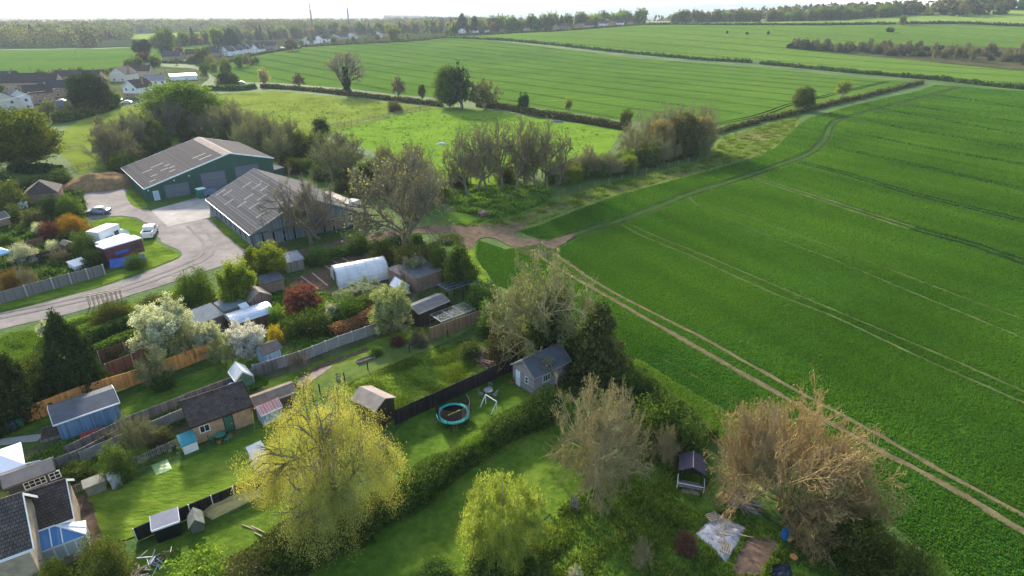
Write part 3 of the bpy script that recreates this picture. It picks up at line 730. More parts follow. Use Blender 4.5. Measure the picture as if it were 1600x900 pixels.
sheet('weed_bank', [(730, 375), (745, 378), (742, 402), (775, 446), (740, 440), (715, 405)], M_lawn2, 4, 1.5, .3, smooth=1)
sheet('soil_patch', [(1142, 898), (1150, 870), (1165, 842), (1195, 836), (1216, 850), (1212, 880), (1180, 905)], plain('red_soil', (.17, .115, .08), .95, .4, 2.5, bump=.08), 5, .5, .15, smooth=1, label='bare reddish earth beside the tarpaulin')
sheet('garden_soil', [(395, 470), (440, 440), (520, 405), (600, 385), (650, 400), (700, 440), (720, 480), (690, 520), (600, 545), (520, 570), (470, 560), (430, 520), (380, 560), (300, 560), (280, 520), (340, 480)], turf('garden_ground', (.03, .045, .015), (.08, .10, .035), (.16, .15, .07), .2, 1.8, .1, worn=(.15, .11, .08), wornpos=.58), 2, 1.5, .3, smooth=1)
sheet('garden_soil', [(-80, 300), (60, 290), (130, 300), (140, 345), (150, 365), (210, 412), (165, 425), (0, 468), (-80, 490)], MATS['garden_ground'], 2, 1.5, .3, smooth=1)
sheet('garden_soil', [(-60, 740), (0, 715), (80, 690), (200, 655), (300, 615), (400, 580), (470, 560), (560, 525), (600, 512), (610, 530), (500, 570), (440, 600), (400, 640), (300, 690), (200, 720), (100, 755), (0, 790)], MATS['garden_ground'], 2, 1.5, .3, smooth=1)
# dug vegetable plots with board edges
for pg, lb in (([(508, 402), (560, 400), (586, 408), (520, 425), (506, 432), (500, 418)], 'dug vegetable plot above the polytunnel'), ([(454, 438), (490, 425), (505, 424), (520, 442), (516, 450), (482, 458)], 'dug vegetable plot left of the polytunnel')):
    sheet('vegetable_plot', pg, M_bed, 5, 1, .1, label=lb)
for L in ([(498, 408), (520, 424)], [(515, 404), (540, 420)], [(532, 402), (556, 416)], [(470, 432), (497, 452)], [(488, 427), (512, 447)]):
    ribbon('board_path', L, .28, plain('path_boards', (.33, .24, .16), .9, .3), 7, .1)
ribbon('garden_path', [(-40, 698), (0, 692), (40, 687), (64, 684)], 1.1, M_conc, 6, .1, label='concrete path to the blue shed')
sheet('patio', [(458, 600), (500, 577), (520, 572), (505, 585), (470, 606)], plain('patio_stone', (.27, .21, .17), .9, .3, 2), 6, .5, .1)
ribbon('flower_border', [(470, 590), (510, 570), (560, 552), (575, 546)], .8, M_bed, 6, .35)
ribbon('flower_border', [(112, 790), (120, 775)], .9, M_bed, 6, .2)
ribbon('flower_border', [(125, 775), (135, 800), (150, 850)], .9, M_bed, 7, .3)
ribbon('mown_path', [(862, 806), (900, 780), (870, 812)], .5, M_lawn2, 6, .3)
ribbon('grass_ridge', [(858, 826), (885, 850), (915, 880), (940, 905)], .8, M_lawn2, 6, .3)
ribbon('grass_ridge', [(1000, 615), (1050, 650), (1112, 695)], 1.0, M_lawn2, 3, .5)

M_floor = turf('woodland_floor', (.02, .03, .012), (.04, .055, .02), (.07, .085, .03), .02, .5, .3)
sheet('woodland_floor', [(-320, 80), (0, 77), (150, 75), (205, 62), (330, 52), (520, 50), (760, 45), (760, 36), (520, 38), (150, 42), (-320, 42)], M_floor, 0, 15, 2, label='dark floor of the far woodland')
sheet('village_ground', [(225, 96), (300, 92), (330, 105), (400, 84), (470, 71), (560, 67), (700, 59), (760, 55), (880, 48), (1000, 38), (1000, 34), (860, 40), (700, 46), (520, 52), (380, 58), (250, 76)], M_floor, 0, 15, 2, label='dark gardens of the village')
sheet('scrub_floor', [(1228, 75), (1300, 84), (1400, 92), (1500, 102), (1620, 113), (1760, 122), (1760, 84), (1600, 76), (1500, 73), (1400, 72), (1300, 73)], turf('scrub_ground', (.04, .04, .018), (.075, .075, .03), (.12, .11, .05), .03, .5, .3), 3, 6, 1.2, smooth=1, label='rough ground of the scrub band')
sheet('house_ground', [(-80, 200), (-80, 135), (60, 126), (180, 112), (240, 104), (320, 108), (330, 128), (255, 150), (190, 166), (130, 182), (90, 196)], turf('garden_grass', (.04, .055, .02), (.09, .11, .04), (.16, .15, .08), .05, .4, .1), 2, 3, .5, smooth=1, label='gardens round the left village houses')

for i, L in enumerate(([(300, 352), (325, 378), (318, 402), (260, 428), (180, 455), (60, 482), (-40, 502)],)):
    ribbon('wheel_marks', L, .5, plain('worn_gravel', (.175, .150, .134), .9, .35, .3), 6 + i, .3, 'darker wheel marks on the track', off=(-.85, .85))
# ------------------------------------------------------------------ buildings
M_tile = bricks('roof_tile', (.085, .062, .052), (.125, .095, .08), (.045, .036, .032), .22, .19, .02, .03, 'roofx')
M_tile2 = bricks('slate', (.065, .068, .078), (.09, .09, .10), (.03, .03, .035), .3, .22, .02, .015, 'roofx')
M_tile3 = bricks('red_tile', (.16, .085, .06), (.20, .115, .08), (.06, .035, .03), .3, .28, .025, .03, 'roofx')
M_brick = bricks('brick', (.30, .15, .09), (.36, .20, .12), (.38, .33, .28))
M_brick2 = bricks('buff_brick', (.40, .27, .17), (.46, .33, .22), (.45, .40, .33))
M_orbrick = bricks('orange_brick', (.50, .26, .12), (.56, .32, .16), (.45, .36, .28))
M_render = plain('white_render', (.72, .71, .68), .85, .08, .5)
M_cream = plain('cream_render', (.62, .56, .46), .85, .1, .5)
M_white = plain('white_paint', (.78, .78, .77), .5, .06, 1)
M_upvc = plain('white_plastic', (.80, .80, .80), .35, .04, 1)
M_pane = glass('window_glass', (.025, .03, .035)); M_bpane = glass('blue_glass', (.07, .22, .45), .1)
M_wood = boards('brown_boards', (.16, .105, .07), .14, 3); M_dwood = boards('dark_boards', (.055, .042, .036), .14, 3)
M_gwood = boards('grey_boards', (.24, .215, .19), .14, 3); M_pwood = boards('pale_boards', (.36, .26, .17), .14, 3)
M_felt = plain('roof_felt', (.13, .13, .135), .92, .3, 1.2); M_feltb = plain('brown_felt', (.17, .135, .11), .92, .3, 1.2)
M_beige = plain('pale_felt', (.33, .27, .22), .92, .2, 1.0); M_gfelt = plain('slate_felt', (.105, .112, .122), .75, .2, .8)
M_bluew = boards('blue_boards', (.16, .27, .40), .14, 3); M_pblue = boards('pale_blue_boards', (.34, .47, .60), .14, 3)
M_dgrey = plain('dark_grey_paint', (.075, .085, .095), .6, .2, 1); M_grn = boards('green_sheet', (.048, .108, .075), .25, 3, .6, .15)
M_asb = boards('fibre_cement_roof', (.058, .053, .055), .5, 0, .95, .2, gapdark=.93); M_asb2 = boards('weathered_cement_roof', (.084, .081, .084), .5, 0, .95, .25, gapdark=.93)
M_slat = boards('grey_cladding', (.20, .235, .27), .3, 3); M_steel = plain('galvanised', (.35, .38, .40), .5, .2, 1, .6)
M_black = plain('black_paint', (.015, .015, .016), .6, .3, 1); M_metalw = plain('silver_sheet', (.62, .66, .72), .35, .12, 1.2, .3)
M_conp = plain('concrete_panel', (.30, .285, .265), .9, .2, 1.2)

def frame_of(A, B):
    d = Vector((B[0] - A[0], B[1] - A[1], 0)); return d.length, math.atan2(d.y, d.x)
def wall_xf(face, w, d):
    """local frame on a wall face: x along, y outwards"""
    if face == 'f': return Matrix.Translation((0, 0, 0))
    if face == 'b': return Matrix.Translation((w, d, 0)) @ Matrix.Rotation(math.pi, 4, 'Z')
    if face == 'l': return Matrix.Translation((0, d, 0)) @ Matrix.Rotation(-math.pi / 2, 4, 'Z')
    return Matrix.Translation((w, 0, 0)) @ Matrix.Rotation(math.pi / 2, 4, 'Z')
def opening(e, face, w, d, u0, u1, z0, z1, kind, fm=None, pm=None, bars=(1, 1)):
    M = wall_xf(face, w, d); t = .07 if u1 - u0 < 3 else .12
    mb = MB(); y0, y1 = -.06, .004
    mb.box(u0, u1, y0, y1, z0, z0 + t, M); mb.box(u0, u1, y0, y1, z1 - t, z1, M)
    mb.box(u0, u0 + t, y0, y1, z0 + t, z1 - t, M); mb.box(u1 - t, u1, y0, y1, z0 + t, z1 - t, M)
    if kind == 'window':
        for i in range(1, bars[0]): 
            x = u0 + (u1 - u0) * i / bars[0]; mb.box(x - t * .35, x + t * .35, y0 + .008, y1, z0 + t, z1 - t, M)
        for i in range(1, bars[1]):
            z = z0 + (z1 - z0) * i / bars[1]; mb.box(u0 + t, u1 - t, y0 + .014, y1, z - t * .35, z + t * .35, M)
        p = MB().box(u0 + t, u1 - t, -.03, .003, z0 + t, z1 - t, M).build('window', pm or M_pane, e)
        mb.build('frame', fm or M_white, p)
    else:
        p = MB().box(u0 + t, u1 - t, -.03, .003, z0 + (0 if kind == 'door' else t), z1 - t, M).build('door', pm or M_white, e)
        mb.build('frame', fm or M_white, p)
        if kind == 'door':
            MB().box(u1 - t - .2, u1 - t - .12, -.07, -.03, z0 + (z1 - z0) * .45, z0 + (z1 - z0) * .45 + .12, M).build('handle', M_steel, p)
def bld(name, label, cat, A, B, depth, h, rise, ridge='x', wall=None, roof=None, over=.25, opens=(), chimneys=(), group=None, ridge_pos=.5, h2=None, gable=None, trim=None, thick=.12, z=None, trimb=False, lower=None):
    """A->B is the front wall's foot seen from the camera; the building runs back from it by depth metres.
    ridge 'x': eaves on the front; 'y': the gable faces front; 'flat': a mono pitch rising to the back by rise"""
    A = Vector(A); B = Vector(B); w, rz = frame_of(A, B); e = empty(name, (A[0], A[1], A[2] if z is None else z), rz)
    d = depth; h2 = h if h2 is None else h2
    roof = roof or M_felt; wall = wall or M_wood
    if ridge == 'x':
        prof = [(0, 0), (d, 0), (d, h2), (d * ridge_pos, h + rise), (0, h)]; MB().prism(prof, 0, w, 'x').build('wall', wall, e)
        if lower: MB().box(-.02, w + .02, -.02, d + .02, 0, h * .48).build('lower_wall', lower, e)
    elif ridge == 'y':
        prof = [(0, 0), (w, 0), (w, h2), (w * ridge_pos, h + rise), (0, h)]; MB().prism(prof, 0, d, 'y').build('wall', wall, e)
        if lower: MB().box(-.02, w + .02, -.02, d + .02, 0, h * .48).build('lower_wall', lower, e)
    elif ridge == 'hip':
        MB().box(0, w, 0, d, 0, h).build('wall', wall, e)
    else:
        MB().prism([(0, 0), (d, 0), (d, h + rise), (0, h)], 0, w, 'x').build('wall', wall, e)
    r = MB(); o = over
    def slab_x(y0, z0, y1, z1, x0, x1):
        L = math.hypot(y1 - y0, z1 - z0); ny, nz = -(z1 - z0) / L * thick, (y1 - y0) / L * thick
        if nz < 0: ny, nz = -ny, -nz
        r.prism([(y0, z0 + .004), (y1, z1 + .004), (y1 + ny * .0, z1 + thick), (y0 + ny * .0, z0 + thick)], x0, x1, 'x')
    if ridge == 'x':
        yr = d * ridge_pos; s1 = (rise) / yr; s2 = (h + rise - h2) / (d - yr)
        r.prism([(-o, h - s1 * o + .004), (yr, h + rise + .004), (d + o, h2 - s2 * o + .004), (d + o, h2 - s2 * o + thick), (yr, h + rise + thick), (-o, h - s1 * o + thick)], -o, w + o, 'x')
    elif ridge == 'y':
        xr = w * ridge_pos; s1 = rise / xr; s2 = (h + rise - h2) / (w - xr)
        r.prism([(-o, h - s1 * o + .004), (xr, h + rise + .004), (w + o, h2 - s2 * o + .004), (w + o, h2 - s2 * o + thick), (xr, h + rise + thick), (-o, h - s1 * o + thick)], -o, d + o, 'y')
    elif ridge == 'hip':
        i = min(w, d) / 2 * .95
        vs = [(-o, -o, h + .004), (w + o, -o, h + .004), (w + o, d + o, h + .004), (-o, d + o, h + .004)]
        if w >= d: vs += [(i, d / 2, h + rise), (w - i, d / 2, h + rise)]; fs = [(0, 1, 5, 4), (1, 2, 5), (2, 3, 4, 5), (3, 0, 4), (3, 2, 1, 0)]
        else: vs += [(w / 2, i, h + rise), (w / 2, d - i, h + rise)]; fs = [(0, 1, 4), (1, 2, 5, 4), (2, 3, 5), (3, 0, 4, 5), (3, 2, 1, 0)]
        r.add(vs, fs)
    else:
        s = rise / d; r.prism([(-o, h - s * o + .004), (d + o, h + rise + s * o + .004), (d + o, h + rise + s * o + thick), (-o, h - s * o + thick)], -o, w + o, 'x')
    ro = r.build('roof', roof, e)
    if trim:
        t = MB()
        if ridge == 'x':
            for x in (-o - .04, w + o + .001):
                t.prism([(-o, h - s1 * o - .06), (yr, h + rise - .06), (d + o, h2 - s2 * o - .06), (d + o, h2 - s2 * o + thick + .03), (yr, h + rise + thick + .03), (-o, h - s1 * o + thick + .03)], x, x + .04, 'x')
            t.box(-o, w + o, -o - .06, -o - .002, h - s1 * o - .02, h - s1 * o + thick)
        elif ridge == 'y':
            for y in (-o - .06, d + o + .001):
                t.prism([(-o, h - s1 * o - .08), (xr, h + rise - .08), (w + o, h2 - s2 * o - .08), (w + o, h2 - s2 * o + thick + .04), (xr, h + rise + thick + .04), (-o, h - s1 * o + thick + .04)], y, y + .05, 'y')
            t.box(-o - .06, -o - .002, -o, d + o, h - s1 * o - .02, h - s1 * o + thick)
        elif ridge == 'flat':
            t.box(-o, w + o, -o - .05, -o - .002, h - s * o - .04, h - s * o + thick)
            for x in (-o - .04, w + o + .002): t.prism([(-o, h - s * o - .05), (d + o, h + rise + s * o - .05), (d + o, h + rise + s * o + thick + .02), (-o, h - s * o + thick + .02)], x, x + .04, 'x')
        if t.v: t.build('fascia', trim, e)
    if ridge == 'x' and rise > 1.0: MB().tube((-o, yr, h + rise + thick), (w + o, yr, h + rise + thick), .11, n=6).build('ridge', roof, e)
    for (cx, cy, ch, *cs) in chimneys:
        s = cs[0] if cs else .35
        c = MB().box(cx - s, cx + s, cy - s * .8, cy + s * .8, h, ch).build('chimney', M_brick, e)
        for q in (-.35, .35): MB().tube((cx + q * s * 1.2, cy, ch), (cx + q * s * 1.2, cy, ch + .35), .11, .09, 8).build('chimney_pot', M_tile3, c)
    for op in opens: opening(e, op[0], w, d, *op[1:])
    tag(e, label, cat, group); return e

# --- green steel barn
TH = .71; w = 27.6
A = Vector((-78.6, 123.3, 0)); B = A + Vector((math.cos(TH), math.sin(TH), 0)) * w
def u_at(px, A, th):          # distance along a front wall at which its foot shows at column px
    lo, hi = -5.0, 60.0
    for _ in range(40):
        m_ = (lo + hi) / 2
        if proj((A[0] + m_ * math.cos(th), A[1] + m_ * math.sin(th), 0))[0] < px: lo = m_
        else: hi = m_
    return lo
ud = u_at(242, A, TH)
barn = bld('steel_barn', 'large dark green steel barn with grey roof and three roller doors', 'barn', A, B, 24, 2.9, 5.0, 'y', M_grn, M_asb, .35, trim=M_white, ridge_pos=.66, h2=5.4, thick=.16,
    opens=[('f', ud, ud + 1.1, 0, 2.05, 'door', M_white, plain('pale_door', (.42, .50, .58), .5, .1))])
for (x0, x1, z1) in ((261, 298, 2.9), (319, 356, 4.3), (372, 408, 4.6)):
    u0 = u_at(x0, A, TH); u1 = u_at(x1, A, TH)
    dr = MB().box(u0, u1, -.12, -.02, 0.02, z1).build('roller_door', boards('roller_slats', (.15, .165, .18), .2, 2, .6, .12), barn)
    MB().box(u0 - .25, u0, -.18, -.02, 0, z1 + .25).box(u1, u1 + .25, -.18, -.02, 0, z1 + .25).box(u0, u1, -.18, -.02, z1, z1 + .25).build('frame', M_dgrey, dr)
for x, z in ((ud - .9, 2.3), (ud + 4.5, 3.6), (ud + 7.6, 4.1)): MB().box(x, x + .22, -.32, 0, z, z + .2).build('wall_lamp', M_white, barn)
M_sheetp = plain('pale_rooflight', (.26, .25, .235), .7, .2, 2); M_rust = plain('rusty_capping', (.27, .21, .175), .9, .3, 1)
xr = w * .66
def roofpatch(x0, x1, y0, y1, xr, w, h, rise, h2, e, name, mat, t=.165):
    def z(x): return (h + rise * x / xr if x < xr else h + rise - (h + rise - h2) * (x - xr) / (w - xr)) + t
    c = [(x0, y0, z(x0)), (x1, y0, z(x1)), (x1, y1, z(x1)), (x0, y1, z(x0))]
    MB().add([(a, b, q + .02) for a, b, q in c] + [(a, b, q - .01) for a, b, q in c], [(0, 1, 2, 3), (7, 6, 5, 4), (0, 4, 5, 1), (1, 5, 6, 2), (2, 6, 7, 3), (3, 7, 4, 0)]).build(name, mat, e)
for x0, x1, y0 in ((12.0, 15.0, 7.0), (12.6, 15.4, 3.6), (5.0, 6.6, 7.6), (6.4, 7.6, 10.2), (6.8, 8.0, 7.0), (6.0, 7.4, 4.0), (2.6, 3.9, 6.2), (1.6, 2.8, 2.6), (2.0, 4.2, 12.0), (4.2, 7.0, 13.4)):
    roofpatch(x0, x1, y0, y0 + .42, xr, w, 2.9, 5.0, 5.4, barn, 'rooflight', M_sheetp)
roofpatch(xr - 1.5, xr, -.3, 24.3, xr, w, 2.9, 5.0, 5.4, barn, 'ridge_capping', M_rust); roofpatch(xr, xr + .8, -.3, 24.3, xr, w, 2.9, 5.0, 5.4, barn, 'ridge_capping', M_rust)
# --- grey open sided barn
TH = .69; w = 20.4; A = Vector((-44.9, 95.6, 0)); B = A + Vector((math.cos(TH), math.sin(TH), 0)) * w; D2 = 27.0
b2 = bld('livestock_barn', 'grey fibre cement roofed barn with slatted dark openings along its side', 'barn', A, B, D2, 2.5, 4.6, 'y', M_slat, M_asb2, .35, trim=M_steel, thick=.16)
n = 9
for i in range(n):
    y0 = D2 * i / n + .35; MB().box(-.06, .1, y0, y0 + D2 / n - .9, .6, 2.1).build('opening', M_black, b2)
    for q in range(4): MB().box(-.1, -.061, y0 + .35 + q * (D2 / n - .9) / 4, y0 + .5 + q * (D2 / n - .9) / 4, .61, 2.09).build('slat', plain('pale_timber', (.42, .41, .40), .8, .2, 2), b2)
for i in range(12): MB().box(w * i / 11 - .12 if i else 0, w * i / 11 + .12, -.16, -.003, 0, 2.3).build('post', M_black, b2)
MB().box(-.1, w + .1, -.12, -.004, 2.32, 2.5).build('rail', M_dgrey, b2)
for i, (x, y, L) in enumerate(((.1, .68, 2.2), (.22, .86, 3.5), (.15, .95, 2.5), (.55, .78, 1.5), (.62, .64, 1.5), (.68, .52, 1.5), (.83, .68, 1.4), (.38, .55, 1.8), (.5, .4, 1.8), (.3, .35, 1.6), (.2, .5, 1.4), (.75, .3, 1.6), (.6, .12, 1.8), (.25, .15, 2.0))):
    x0 = x * w / 2; roofpatch(x0, x0 + 1.9, y * D2, y * D2 + .55, w / 2, w, 2.5, 4.6, 2.5, b2, 'rooflight', plain('worn_rooflight', (.19, .18, .165), .8, .35, 1.5))

# --- the brick house at the lower left corner (roofs seen from above)
def flat2(p): return Vector((p[0], p[1], 0))
def perp(A, B, P):
    d = (flat2(B) - flat2(A)).normalized(); q = flat2(P) - flat2(A); return abs(-d.y * q.x + d.x * q.y)
EH = 4.7; B = flat2(G(42, 853, EH)); dA = (B - flat2(G(-7, 871, EH))).normalized(); A = B - dA * 13
e = bld('brick_house', 'buff brick house with brown tiled roofs cut by the left edge', 'house', A, B, 2 * perp(A, B, G(24, 777, 7.0)), EH, 2.3, 'x', M_brick2, bricks('big_tile', (.10, .078, .066), (.145, .115, .10), (.045, .038, .034), .21, .19, .02, .03, 'roofx'), .3, trim=M_white, thick=.16)
WH = 2.9; B2 = flat2(G(108, 808, WH)); A2 = B2 - dA * (B2 - flat2(G(46, 831, WH))).length
d2 = 2 * perp(A2, B2, G(91, 755, WH + 1.7))
e2 = bld('rear_wing', None, None, A2, B2, d2, WH, 1.7, 'x', M_brick2, M_tile, .25, trim=M_white, thick=.14, opens=[('f', 1.5, 2.6, 1.3, 2.4, 'window', M_white, M_pane)])
inv = (Matrix.Translation(e.location) @ Matrix.Rotation(e.rotation_euler.z, 4, 'Z')).inverted()
for ch in list(e2.children):
    ch.parent = e; ch.matrix_parent_inverse = inv @ (Matrix.Translation(e2.location) @ Matrix.Rotation(e2.rotation_euler.z, 4, 'Z'))
bpy.data.objects.remove(e2)
def conservatory():
    B = flat2(G(145, 866)); A = B - dA * (B - flat2(G(62, 896))).length; w, rz = frame_of(A, B); d = perp(A, B, B2) - .05
    e = empty('conservatory', A, rz)
    MB().box(0, w, 0, d, 0, .7).build('wall', M_brick2, e)
    mb = MB()
    for x in np.linspace(0, w, 6): mb.box(x - .05, x + .05, -.03, .06, .7, 1.9)
    for y in np.linspace(0, d, 4): mb.box(w - .06, w + .03, y - .05, y + .05, .7, 1.9)
    mb.box(-.1, w + .1, -.1, .05, 1.9, 2.05); mb.box(w - .05, w + .1, -.1, d, 1.9, 2.052)
    mb.build('frame', M_upvc, e)
    MB().box(.05, w - .07, .0, .03, .72, 1.88).build('pane', glass('pale_glass', (.5, .55, .58), .1), e)
    MB().box(w - .04, w - .01, .07, d, .72, 1.88).build('pane', MATS['pale_glass'], e)
    hx = w - 1.6; zr = 2.85; yr = d * .8
    MB().add([(-.1, -.1, 2.06), (w + .1, -.1, 2.06), (hx, yr, zr), (-.1, yr, zr), (-.1, -.1, 2.02), (w + .1, -.1, 2.02), (hx, yr, zr - .04), (-.1, yr, zr - .04)], [(0, 1, 2, 3), (7, 6, 5, 4)]).build('roof', M_bpane, e)
    MB().add([(w + .1, -.1, 2.06), (w + .1, d + .1, 2.06), (hx, yr, zr), (w + .1, -.1, 2.01), (w + .1, d + .1, 2.01), (hx, yr, zr - .05)], [(0, 1, 2), (5, 4, 3)]).build('roof', plain('white_roof_sheet', (.85, .87, .9), .25, .05), e)
    MB().add([(-.1, d, 2.06), (w + .1, d + .1, 2.06), (hx, yr, zr), (-.1, yr, zr)], [(0, 1, 2, 3)]).build('roof', M_bpane, e)
    mb = MB()
    for t in (0, .2, .4, .6): mb.tube((w * t, -.1, 2.09), (w * t, yr, zr + .03), .045, n=5)
    mb.tube((w + .1, -.1, 2.09), (hx, yr, zr + .03), .05, n=5); mb.tube((-.1, yr, zr + .03), (hx, yr, zr + .03), .07, n=5); mb.tube((w + .1, d * .5, 2.09), (hx, yr, zr + .03), .04, n=5)
    mb.build('glazing_bars', M_upvc, e)
    tag(e, 'white framed conservatory with blue glass roof behind the brick house', 'conservatory')
conservatory()
shed = bld
bld('outbuilding', 'dark grey garden building with white cross barred windows below the gazebo', 'outbuilding', G(24, 792), G(94, 765), 1.7, 2.2, .5, 'x', M_dgrey, M_beige, .2, trim=M_feltb, opens=[('f', 1.0, 2.5, 1.2, 1.95, 'window', M_white, M_pane, (4, 2)), ('f', 2.7, 3.5, 1.2, 1.95, 'window', M_white, M_pane, (2, 2))])
bld('garden_shed', 'long blue shed with dark felt roof and white bargeboards', 'shed', G(98, 690), G(192, 656), 3.6, 2.1, .55, 'x', M_bluew, M_gfelt, .2, trim=M_white)
bld('outbuilding', 'brick outbuilding with brown tiled roof beside the long lawn', 'outbuilding', G(308, 694), G(396, 661), 4.6, 2.2, 1.35, 'x', M_orbrick, M_tile, .25, trim=M_dwood, opens=[('f', 2.6, 3.5, 0, 1.9, 'door', M_dwood, plain('bottle_green', (.05, .13, .09), .6)), ('f', .5, 1.4, 1.0, 1.8, 'window', M_white, M_pane, (2, 1))])
bld('garden_shed', 'low brown wooden shed with a long felt roof and glazed left end', 'shed', G(405, 655), G(465, 632), 2.0, 1.6, .4, 'x', M_wood, M_feltb, .15, trim=M_beige, opens=[('f', .2, 1.7, .7, 1.4, 'window', M_white, MATS.get('pale_glass') or glass('pale_glass', (.5, .55, .58), .1), (3, 1))])
bld('playhouse', 'small playhouse with red and white striped roof', 'playhouse', G(413, 665), G(442, 652), 1.5, 1.3, .5, 'x', M_pblue, boards('striped_roof', (.62, .30, .26), .3, 0, .7, .1, gapdark=2.2), .12, trim=M_white)
bld('garden_shed', 'small pale blue shed with brown roof at the end of the narrow lawn', 'shed', G(416, 573), G(441, 562), 1.9, 1.7, .5, 'x', M_pblue, M_feltb, .25)
bld('greenhouse', 'green framed hut with a whitened glass roof beside a water butt', 'greenhouse', G(372, 612), G(397, 603), 2.2, 1.4, .8, 'y', plain('green_paint', (.10, .22, .14), .6, .2), plain('whitened_glass', (.6, .62, .58), .4, .2, 2), .08, trim=M_white)
bld('garden_shed', 'grey felt roofed shed half hidden by cream blossom', 'shed', G(312, 528), G(352, 512), 2.8, 1.9, .6, 'flat', M_gwood, plain('green_grey_felt', (.20, .22, .23), .9, .2, 1), .15, trim=M_beige)
bld('garden_shed', 'low grey green roofed shed behind the silver roofed shed', 'shed', G(354, 506), G(388, 494), 2.6, 1.8, .3, 'flat', M_brick, MATS['green_grey_felt'], .1)
bld('playhouse', 'small white hut above the silver roofed shed', 'hut', G(382, 500), G(392, 496), 1.4, 1.6, .4, 'x', M_white, M_white, .1)
def barrel(name, label, cat, A, B, depth, h, rise, wall, roof, n=10, over=.15, ends=None, ribs=0, group=None):
    w, rz = frame_of(A, B); e = empty(name, A, rz)
    if h > .05: MB().box(0, w, 0, depth, 0, h).build('wall', wall, e)
    arc = [(depth / 2 - (depth / 2 + over) * math.cos(math.pi * i / n), h + rise * math.sin(math.pi * i / n)) for i in range(n + 1)]
    inn = [(a, z - .03) for a, z in arc][::-1]
    mb = MB(); mb.prism(arc + [(depth / 2, h - .02)] if not ends else arc, -over * .5, w + over * .5, 'x'); mb.build('roof', roof, e, True if 0 else False)
    if ribs:
        r = MB()
        for k in range(ribs):
            x = w * k / (ribs - 1) + (-.08 if k == 0 else .08 if k == ribs - 1 else 0); r.path([(x, a + (a - depth / 2) * .01, z * 1.01) for a, z in arc], .035, 5)
        r.build('ribs', roof, e)
    tag(e, label, cat, group); return e
barrel('garden_shed', 'long shed with a curved silver white roof among blossom trees', 'shed', G(368, 524), G(431, 503), 3.0, 1.5, .75, M_wood, M_metalw)
A, B = G(531, 452), G(609, 436)
pt_ = barrel('polytunnel', 'white plastic polytunnel with stained cover on the allotment', 'polytunnel', A, B, 5.0, .02, 2.75, M_wood, plain('polythene', (.74, .70, .66), .35, .16, .8, .0, .4), 14, 0, ribs=6, ends=1)
MB().box(-.05, -.01, 1.7, 3.1, .05, 2.1).build('door', plain('dark_mesh', (.12, .13, .13), .6, .3), pt_)
bld('garden_shed', 'brown shed with rounded felt roof facing the fruit trees', 'shed', G(393, 490), G(426, 479), 3.2, 1.8, .95, 'y', boards('pinkish_boards', (.30, .19, .15), .14, 3), M_beige, .15)
bld('garden_shed', 'little brown wooden shed behind the long clipped hedge', 'shed', G(348, 497), G(371, 489), 1.8, 1.5, .4, 'y', M_wood, M_feltb, .12)
bld('garden_shed', 'dark roofed red brown shed left of the copper shrub', 'shed', G(417, 462), G(446, 453), 2.4, 1.8, .35, 'flat', M_brick, M_felt, .15)
bld('garden_shed', 'weathered grey frame shed with patched roof beside vegetable plot', 'shed', G(449, 427), G(476, 420), 2.6, 1.7, .5, 'flat', M_gwood, plain('patched_felt', (.25, .26, .27), .8, .5, 2.5), .2)
bld('garage', 'brick garage with long grey felt roof behind the clipped bush', 'garage', G(652, 458), G(690, 444), 4.4, 2.3, .35, 'flat', M_brick, M_felt, .15, trim=M_pwood)
bld('garden_shed', 'flat roofed brown shed left of the brick garage', 'shed', G(627, 450), G(645, 443), 3.0, 2.0, .2, 'flat', M_brick, plain('brownish_felt', (.22, .19, .17), .9, .3, 1), .1)
bld('greenhouse', 'small white greenhouse with bright roof by the brick garage', 'greenhouse', G(622, 464), G(640, 458), 2.0, 1.2, .9, 'y', glass('milk_glass', (.55, .58, .6), .15), plain('bright_glass_roof', (.80, .80, .80), .3, .1), .05, trim=M_white)
bld('garden_shed', 'long dark wooden shed with grey felt roof beside chicken run', 'shed', G(656, 512), G(701, 492), 2.7, 2.1, .45, 'x', M_dwood, M_felt, .18, trim=M_beige)
bld('garden_shed', 'tall brown shed with beige felt roof behind the golden willow', 'shed', G(590, 672), G(618, 652), 3.2, 2.4, .6, 'y', M_dwood, M_beige, .2)
bld('storage_box', 'weathered green grey storage shed on the lawn edge', 'shed', G(138, 778), G(168, 766), .9, 1.0, .1, 'flat', plain('greenish_timber', (.22, .25, .20), .85, .3, 2), plain('tan_felt', (.30, .28, .22), .9, .2), .1)
bld('storage_box', 'small silver grey metal shed beside the cream flowering shrub', 'shed', G(176, 766), G(193, 759), .9, 1.1, .2, 'y', plain('silver_paint', (.38, .43, .44), .6, .2), plain('silver_roof', (.50, .52, .52), .6, .2), .08)
bld('playhouse', 'little white hut with teal roof by the brick outbuilding', 'hut', G(289, 711), G(311, 702), 1.2, 1.0, .35, 'flat', M_upvc, plain('teal_felt', (.07, .28, .32), .7, .2), .1)
bld('garden_shed', 'black shed with grey roof against the dark fence', 'shed', G(247, 850), G(285, 836), 1.2, 1.45, .2, 'flat', M_black, plain('lilac_felt', (.27, .26, .29), .8, .15, 2), .1, trim=M_upvc)
bld('playhouse', 'weathered green wooden playhouse beside the black shed', 'playhouse', G(301, 836), G(320, 829), 1.2, .9, .5, 'y', plain('lichen_wood', (.17, .18, .14), .9, .3, 2), plain('lichen_roof', (.19, .20, .17), .9, .3, 2), .15)
